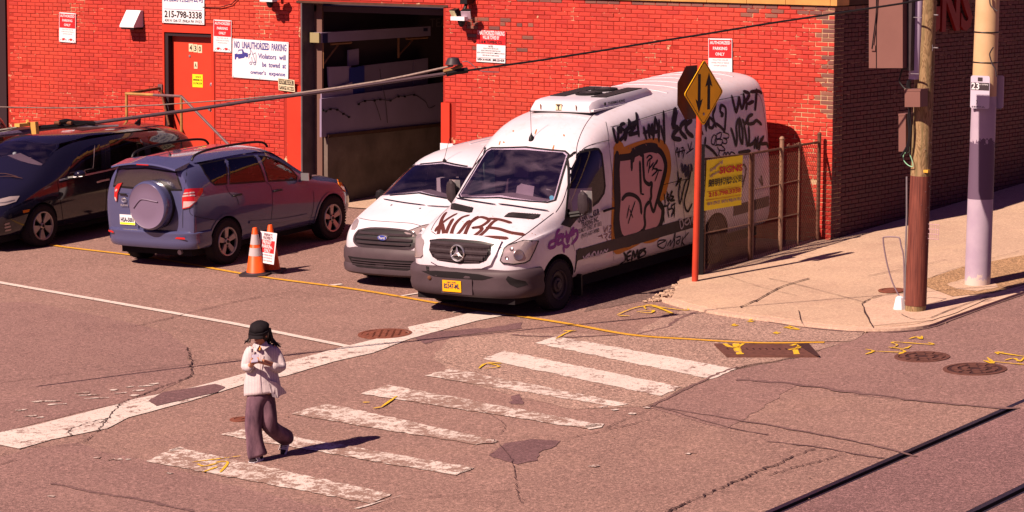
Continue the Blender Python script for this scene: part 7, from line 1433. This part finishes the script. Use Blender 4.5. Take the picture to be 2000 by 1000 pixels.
# ------------------------------------------------------------------ black pickup at the far left edge
sec = [(-2.9,C10((.55,.7,(.92,.60),(.95,.80),(.96,.95),(.96,1.05),(.95,1.15),(.93,1.22),(.6,1.235),(0,1.24)))), (-2.85,C10((.45,.75,(.94,.52),(.99,.75),(1.0,.95),(1.0,1.08),(.99,1.20),(.95,1.275),(.6,1.285),(0,1.29)))),
 (-.95,C10((.42,.75,(.94,.50),(.99,.75),(1.0,.95),(1.0,1.08),(.99,1.20),(.95,1.275),(.6,1.285),(0,1.29)))), (-.90,C10((.42,.75,(.94,.50),(.99,.75),(1.0,.95),(1.0,1.08),(.98,1.24),(.80,1.70),(.5,1.80),(0,1.83)))),
 (-.80,C10((.42,.75,(.94,.50),(.99,.75),(1.0,.95),(1.0,1.08),(.98,1.26),(.78,1.80),(.5,1.88),(0,1.90)))), (.5,C10((.42,.75,(.94,.50),(.99,.75),(1.0,.95),(1.0,1.08),(.98,1.26),(.78,1.80),(.5,1.88),(0,1.90)))),
 (.95,C10((.42,.75,(.94,.50),(.99,.75),(1.0,.95),(1.0,1.08),(.98,1.22),(.82,1.50),(.5,1.62),(0,1.65)))), (1.35,C10((.42,.75,(.94,.50),(.99,.75),(1.0,.92),(.99,1.05),(.96,1.15),(.88,1.24),(.5,1.28),(0,1.29)))),
 (2.3,C10((.42,.7,(.90,.50),(.96,.70),(.96,.85),(.94,.98),(.91,1.06),(.82,1.12),(.5,1.16),(0,1.17)))), (2.5,C10((.5,.5,(.7,.56),(.78,.70),(.78,.8),(.75,.88),(.7,.93),(.6,.97),(.4,1.0),(0,1.01))))]
K = Car('parked_pickup', 'black pickup truck with a covered bed behind the minivan at the left edge', -15.85, -3.30, -1.5544, sec, 'pickup truck'); rt = K.root
cut = side_cut([(-.70,1.32),(-.62,1.72),(.05,1.72),(.05,1.30)], .86, 1.3)+side_cut([(.15,1.30),(.15,1.72),(.60,1.70),(1.05,1.32)], .86, 1.3)+arch_cuts(1.65,.42,.47,1.0)+arch_cuts(-1.85,.42,.47,1.0)
link('body', boolean(K.raw, cut, [M['navy'], M['cabin'], M['arch']]), [], rt, 30)
for sg in (1,-1):
    f_ = lambda a,b,sg=sg: K.side(a,b,sg); K.patch('side_window', [(-.70,1.32),(-.62,1.72),(.05,1.72),(.05,1.30)], f_, M['black'], .002); K.patch('side_window', [(.15,1.30),(.15,1.72),(.60,1.70),(1.05,1.32)], f_, M['black'], .002)
K.patch('windshield', [(-.78,1.30),(-.68,1.68),(.68,1.68),(.78,1.30)], K.fr, M['black'], .003, .1)
K.patch('bed_cover', [(-2.75,-.86),(-1.02,-.86),(-1.02,.86),(-2.75,.86)], K.top, mat('vinyl_bed_cover', (.03,.014,.02), .55), .015, .25, .02)
for x_ in (1.65,-1.85):
    for y in (.86,-.86): wheel(rt, x_, y, .42, .27, 'steel', .42, .25)
# ================================================================== THE WALKING PERSON
PB = gp(512, 900); SX = RT.copy(); SX.z = 0; SX.normalize(); SY_ = Vector((0,0,1)).cross(SX)       # SX = to the right of the photo, SY_ = away from the camera
per = empty('person', 'person in black cap, pale striped shirt and dark wide trousers walking with a phone', 'person', PB)
SCP = (CP-PB).length/FPX
def J(u, v, d=0.0):                           # photo pixel at depth d behind the person's plane
    q = PB+SY_*d; r_ = ray(u, v); t = (q-CP).dot(SY_)/r_.dot(SY_); return CP+r_*t-PB
SKIN = mat('skin', (.50,.22,.13), .5); m = mat('striped_shirt', (.70,.56,.56), .8); g = NG(m)
tc = g.co(); sx = g.n('ShaderNodeSeparateXYZ'); g.l(tc, sx.inputs[0]); wv = g.math('FRACT', g.math('MULTIPLY', g.math('ADD', g.math('MULTIPLY', sx.outputs[0], SX.x), g.math('MULTIPLY', sx.outputs[1], SX.y)), 60))
g.color(g.mix(g.math('GREATER_THAN', wv, .62), (.62,.54,.54), (.46,.38,.44))); g.bump(g.noise(18,3,world=False), .5, .01); SHIRT = m
m = mat('dark_denim', (.085,.042,.065), .85); g = NG(m); n_ = g.noise(7, 5, .6, world=False, stretch=(1,1,.35)); g.color(g.mix(g.ramp(n_,(.35,0),(.7,1)), (.06,.03,.05), (.24,.13,.17))); g.bump(g.noise(25,3,world=False,stretch=(1,1,.3)), .4, .008); DENIM = m
HAIR = mat('black_hair', (.012,.006,.008), .45); CAP = dirty('black_cap_cloth', (.010,.006,.010), .6, 20, .85); SHOE = mat('black_suede', (.02,.01,.016), .7)
def skin_mesh(verts, edges, rad, lvl=2):
    me = bpy.data.meshes.new('s'); me.from_pydata([tuple(v) for v in verts], edges, []); o = bpy.data.objects.new('s', me); COL.objects.link(o)
    md = o.modifiers.new('k','SKIN'); md.use_smooth_shade = True
    for i, r_ in enumerate(rad): me.skin_vertices[0].data[i].radius = r_ if isinstance(r_, tuple) else (r_, r_)
    me.skin_vertices[0].data[0].use_root = True
    s_ = o.modifiers.new('b','SUBSURF'); s_.levels = lvl; s_.render_levels = lvl
    dg = bpy.context.evaluated_depsgraph_get(); dg.update(); r_ = bpy.data.meshes.new_from_object(o.evaluated_get(dg)); bpy.data.objects.remove(o); return r_
# one continuous body ---------------------------------------------------------------------
pel = J(509,775,0); vs = [pel, J(510,740,.02), J(511,700,.03), J(512,680,.03), J(510,668,.0), J(508,661,-.04), J(507,650,-.03), J(507,638,-.02),
 J(493,681,.0), J(482,718,-.04), J(493,711,-.20), J(497,706,-.22),               # arm at the left of the photo
 J(534,680,.06), J(550,720,.04), J(520,707,-.14), J(512,704,-.20),               # arm at the right
 J(499,785,-.02), J(496,835,-.06), J(504,890,.0), J(497,902,-.06),               # front leg, foot
 J(521,785,.04), J(524,832,.02), J(560,852,.34), J(557,886,.36), J(554,891,.30)]
ed = [(0,1),(1,2),(2,3),(3,4),(4,5),(5,6),(6,7),(2,8),(8,9),(9,10),(10,11),(2,12),(12,13),(13,14),(14,15),(0,16),(16,17),(17,18),(18,19),(0,20),(20,21),(21,22),(22,23),(23,24)]
rd = [(.13,.10),(.11,.085),(.14,.09),(.06,.055),(.045,.045),(.065,.075),(.080,.090),(.055,.06), .05,.036,.024,.020, .05,.036,.024,.020, .075,.05,.034,.03, .075,.05,.034,.03,.022]
link('body', skin_mesh(vs, ed, rd), SKIN, per, True)
# face -----------------------------------------------------------------------------------------
hc = J(507,655,-.035); fd = (-SY_*.80-SX*.35+Vector((0,0,-.30))).normalized(); hs_ = Vector((0,0,1)).cross(fd).normalized()*-1; hu = fd.cross(hs_).normalized(); hu = hu if hu.z > 0 else -hu
def HP(a, b, c): return hc+hs_*a+hu*b+fd*c
mb = MB(); mb.prism([HP(-.008,.012,.075),HP(.008,.012,.075),HP(.013,-.022,.088),HP(-.013,-.022,.088)], fd*.014); mb.build('nose', SKIN, per, True)
mb = MB(); mb.prism([HP(-.022,-.045,.078),HP(.022,-.045,.078),HP(.016,-.055,.078),HP(-.016,-.055,.078)], fd*.010); mb.build('mouth', mat('lips', (.30,.06,.05), .5), per, True)
for s in (-1,1): mb = MB(); mb.lathe([(.012,0),(.006,.006),(0,.008)], 8, Matrix.Translation(HP(s*.030,.006,.072))@fd.to_track_quat('Z','Y').to_matrix().to_4x4()@Matrix.Scale(.5,4,Vector((0,1,0)))); mb.build('eye', HAIR, per)
for s in (-1,1): mb = MB(); mb.lathe([(.0,-.018),(.014,-.006),(.014,.008),(0,.02)], 8, Matrix.Translation(HP(s*.074,-.005,.0))); mb.build('ear', SKIN, per, True)
def blob(name, c, rx, ry, rz, m, ax=None, n=20, jit=0, seed=0, cutz=None, par=per):
    rnd = random.Random(seed); mb = MB(); vs = []; N = 10
    A = ax or (Vector((1,0,0)), Vector((0,1,0)), Vector((0,0,1)))
    for i in range(N+1):
        ph = -math.pi/2+math.pi*i/N
        for k in range(n):
            a = 2*math.pi*k/n; s = 1+jit*math.cos(a*8)*math.cos(ph); vs.append(c+A[0]*(math.cos(a)*math.cos(ph)*rx*s)+A[1]*(math.sin(a)*math.cos(ph)*ry*s)+A[2]*(max(cutz or -9, math.sin(ph))*rz))
    mb.add(vs, [(i*n+k, i*n+(k+1)%n, (i+1)*n+(k+1)%n, (i+1)*n+k) for i in range(N) for k in range(n)]); return mb.build(name, m, par, 60)
AX = (hs_, fd, hu)
cap_ = blob('cap', HP(.0,.080,-.022), .108, .110, .074, CAP, AX, 24, .05, cutz=-.42)
mb = MB(); rows = []
for j in range(5):
    t = j/4; rows.append([HP(math.sin(a)*(.092+.010*t), .056-.026*t-.018*abs(math.sin(a))*t, .078+.058*t*math.cos(a)-.05*(1-math.cos(a))) for a in [R(-58+116*k/10) for k in range(11)]])
for r_ in (rows, [[p-hu*.006 for p in q] for q in rows]):
    mb.add([p for q in r_ for p in q], [(j*11+k, j*11+k+1, (j+1)*11+k+1, (j+1)*11+k) for j in range(4) for k in range(10)])
mb.build('cap_brim', CAP, cap_, 60)
mb = MB(); mb.lathe([(.112,-.012),(.116,0),(.112,.014)], 24, Matrix.Translation(HP(0,.050,-.010))@Matrix((( hs_.x,fd.x,hu.x,0),(hs_.y,fd.y,hu.y,0),(hs_.z,fd.z,hu.z,0),(0,0,0,1)))); mb.build('cap_band', CAP, cap_, True)
mb = MB(); mb.lathe([(.012,0),(.010,.008),(0,.010)], 8, Matrix.Translation(HP(0,.143,-.012))@hu.to_track_quat('Z','Y').to_matrix().to_4x4()); mb.build('cap_button', CAP, cap_)
# hair: long locks falling over both shoulders
mb = MB(); rnd = random.Random(8)
for (a, b, c_, n_) in (((523,642,.05),(530,664,.07),(543,676,.06),26), ((520,645,.08),(524,665,.11),(527,690,.13),20), ((491,652,.0),(487,662,-.02),(485,670,-.02),10), ((500,650,.10),(510,668,.13),(512,692,.13),22)):
    for k in range(n_):
        j = lambda s: Vector((rnd.gauss(0,s),rnd.gauss(0,s),rnd.gauss(0,s*.6)))
        mb.tube(spline([J(*a)+j(.012), J(*b)+j(.016), J(*c_)+j(.022)], 3), .0085, 5, True, .003)
mb.build('hair', HAIR, per, True); blob('hair_crown', HP(0,.005,-.028), .090, .090, .105, HAIR, AX)
# clothing ---------------------------------------------------------------------------------
def cloth(name, pts, rx, ry, m, n=28, fold=.0, seed=0, axis=None, par=per, lvl=1):
    """tube of cloth with uneven folds; rx across the photo, ry in depth"""
    rnd = random.Random(seed); ph = [rnd.uniform(0,6.3) for _ in range(6)]; mb = MB(); R_ = []; N = len(pts)
    for i, p in enumerate(pts):
        t = (pts[min(i+1,N-1)]-pts[max(i-1,0)]).normalized(); a = SX-t*SX.dot(t); a.normalize(); b = t.cross(a).normalized(); r_ = []
        for k in range(n):
            an = 2*math.pi*k/n; s = 1+fold*(math.sin(3*an+ph[0]+i*.5)*.5+math.sin(5*an+ph[1]-i*.8)*.35+math.sin(8*an+ph[2]+i*1.3)*.3)
            s2 = fold*.5*math.sin(i*2.1+ph[3]+math.sin(an)*1.5)
            r_.append(p+a*(math.cos(an)*rx[i]*(s+s2))+b*(math.sin(an)*ry[i]*(s+s2)))
        R_.append(r_)
    rings(mb, R_, True, True); me = mb.mesh(name); return link(name, subsurf_mesh(me, lvl), m, par, 70)
sh = cloth('shirt', [J(511,672,.03), J(512,678,.03), J(512,690,.02), J(512,710,.02), J(512,730,.01), J(513,748,.01), J(514,762,.01), J(515,769,.01), J(515,767,.01)], [.07,.150,.165,.165,.170,.190,.205,.215,.19], [.06,.09,.11,.12,.125,.13,.14,.145,.12], SHIRT, fold=.075, seed=3)
cloth('sleeve', [J(497,677,.0), J(489,690,-.01), J(484,706,-.03), J(481,720,-.05), J(485,719,-.10), J(490,714,-.15)], [.062,.070,.070,.066,.055,.045], [.06,.068,.07,.065,.055,.045], SHIRT, 18, .09, 5)
cloth('sleeve', [J(528,676,.05), J(538,690,.06), J(545,706,.05), J(549,721,.03), J(540,719,-.04), J(528,713,-.10)], [.062,.072,.074,.070,.058,.044], [.06,.07,.07,.068,.056,.044], SHIRT, 18, .09, 6)
mb = MB(); P = [J(534,760,-.10), J(552,757,.02), J(560,768,.08), J(549,772,.02), J(541,777,-.09)]   # loose tail of the shirt blown to the side
mb.prism(P, SY_*.012); mb.prism([J(523,742,-.12), J(540,747,-.11), J(556,762,.02), J(543,778,-.08), J(532,775,-.12)], SY_*.012); mb.build('shirt_tail', SHIRT, sh)
mb = MB(); mb.prism([J(498,668,-.07), J(507,674,-.10), J(502,682,-.13), J(492,676,-.11)], -SY_*.010); mb.prism([J(520,666,-.05), J(526,676,-.08), J(514,684,-.13), J(508,675,-.10)], -SY_*.010); mb.build('collar', SHIRT, sh)
mb = MB(); mb.prism([J(503,672,-.09), J(510,673,-.09), J(508,684,-.12), J(505,684,-.12)], -SY_*.004); mb.build('undershirt', mat('orange_top', (.75,.30,.05), .7), per)
mb = MB(); P = [J(510,690,-.115), J(509,710,-.125), J(508,735,-.13), J(508,768,-.145)]; mb.tube(P, .0035, 4); mb.build('placket', mat('placket_dark', (.40,.28,.33), .8), sh)  # thin darker line down the shirt front
mb = MB(); mb.box(J(488,688,-.115)-Vector((.0,0,.001)), J(494,681,-.105)); mb.build('chest_pocket', SHIRT, sh)
tr = cloth('trousers', [J(509,763,.01), J(508,772,.01), J(501,786,.0), J(497,806,-.02), J(495,830,-.03), J(497,850,-.02), J(499,870,-.01), J(502,886,.0), J(504,893,.0), J(504,890,.0)], [.12,.132,.112,.098,.090,.090,.096,.106,.110,.09], [.10,.11,.10,.095,.088,.088,.092,.10,.105,.08], DENIM, fold=.085, seed=9)
cloth('trouser_leg', [J(513,766,.03), J(517,780,.03), J(522,800,.03), J(524,820,.02), J(527,833,.03), J(538,843,.14), J(549,849,.24), J(558,855,.33), J(562,857,.37)], [.09,.112,.105,.096,.088,.084,.088,.098,.085], [.09,.10,.095,.09,.085,.088,.09,.095,.08], DENIM, fold=.10, seed=12, par=tr)
def shoe(a, b, up, name):                    # from heel to toe
    t = (b-a); L = t.length; t.normalize(); s = t.cross(up).normalized(); u = s.cross(t).normalized(); u = u if u.dot(up) > 0 else -u; mb = MB(); R_ = []
    for f, w, h in ((-.02,.022,.05),(0,.032,.075),(.2,.038,.085),(.4,.040,.075),(.6,.046,.055),(.8,.046,.042),(.95,.034,.032),(1.02,.012,.018)): R_.append([a+t*(L*f)+s*(w*math.cos(x_))+u*(h*.5+h*.5*math.sin(x_)) for x_ in [2*math.pi*k/12 for k in range(12)]])
    rings(mb, R_); o = link(name, subsurf_mesh(mb.mesh('x'),1), SHOE, per, True)
    mb = MB(); R_ = [[a+t*(L*f)+s*w+u*0, a+t*(L*f)+s*w+u*.016, a+t*(L*f)-s*w+u*.016, a+t*(L*f)-s*w] for f, w in ((-.03,.026),(.1,.036),(.4,.042),(.7,.050),(.9,.042),(1.03,.016))]; rings(mb, R_); mb.build('sole', M['white'], o)
    mb = MB()
    for k in range(3):
        for sg in (1,-1): c = a+t*(L*(.36+.11*k)); mb.prism([c+s*sg*.040+u*.018, c+t*.012+s*sg*.040+u*.018, c+t*.030+s*sg*.022+u*.070, c+t*.018+s*sg*.022+u*.070], s*sg*.008)
    mb.build('stripes', M['white'], o); return o
shoe(J(511,897,.05), J(489,905.5,-.10), Vector((0,0,1)), 'shoe')
shoe(J(564,862,.40), J(553,891,.30), (SX*-.75+SY_*-.55+Vector((0,0,.35))).normalized(), 'shoe')
# hands and phone
mb = MB(); ph = J(498,701,-.26); pu = (SX*.92+Vector((0,0,.10))+SY_*.2).normalized(); pv = (SY_*.88+Vector((0,0,.40))).normalized(); pn = pu.cross(pv).normalized(); pn = pn if pn.z > 0 else -pn
o = empty('phone', 'pale lavender phone held up in both hands by the walking person', 'phone', PB+ph)
mb.prism([pu*a+pv*b for a,b in ((-.036,-.072),(.036,-.072),(.036,.072),(-.036,.072))], pn*.009); mb.build('case', mat('lavender_case', (.55,.48,.66), .4), o); mb = MB(); mb.prism([pn*.0095+pu*a+pv*b for a,b in ((-.033,-.068),(.033,-.068),(.033,.068),(-.033,.068))], pn*.001); mb.build('screen', mat('pale_screen', (.40,.36,.45), .15), o)
def hand(wr, side, seed):
    """palm under the phone, four fingers behind it and the thumb in front"""
    c = ph+pu*(side*.020)-pv*.035-pn*.016; V_ = [wr, wr.lerp(c,.55), c]; E_ = [(0,1),(1,2)]; Rr = [.022,(.026,.016),(.030,.014)]
    for k in range(4):
        b_ = c+pv*(-.02+.022*k)-pu*(side*.0); f1 = b_+pu*(-side*.030)-pn*.006; f2 = f1+pu*(-side*.018)+pn*.010; f3 = f2+pu*(-side*.004)+pn*.010; i = len(V_); V_ += [b_, f1, f2, f3]; E_ += [(2,i),(i,i+1),(i+1,i+2),(i+2,i+3)]; L_ = (.0085,.009,.0085,.007)[k]; Rr += [.010,L_,L_*.92,L_*.8]
    i = len(V_); V_ += [c+pu*side*.022+pn*.010, c+pu*side*.018+pn*.026+pv*.018, c+pu*side*.004+pn*.030+pv*.040]; E_ += [(2,i),(i,i+1),(i+1,i+2)]; Rr += [.012,.010,.008]
    return link('hand', skin_mesh(V_, E_, Rr, 1), SKIN, per, True)
hand(J(490,714,-.15), -1, 1); hand(J(528,712,-.10), 1, 2)
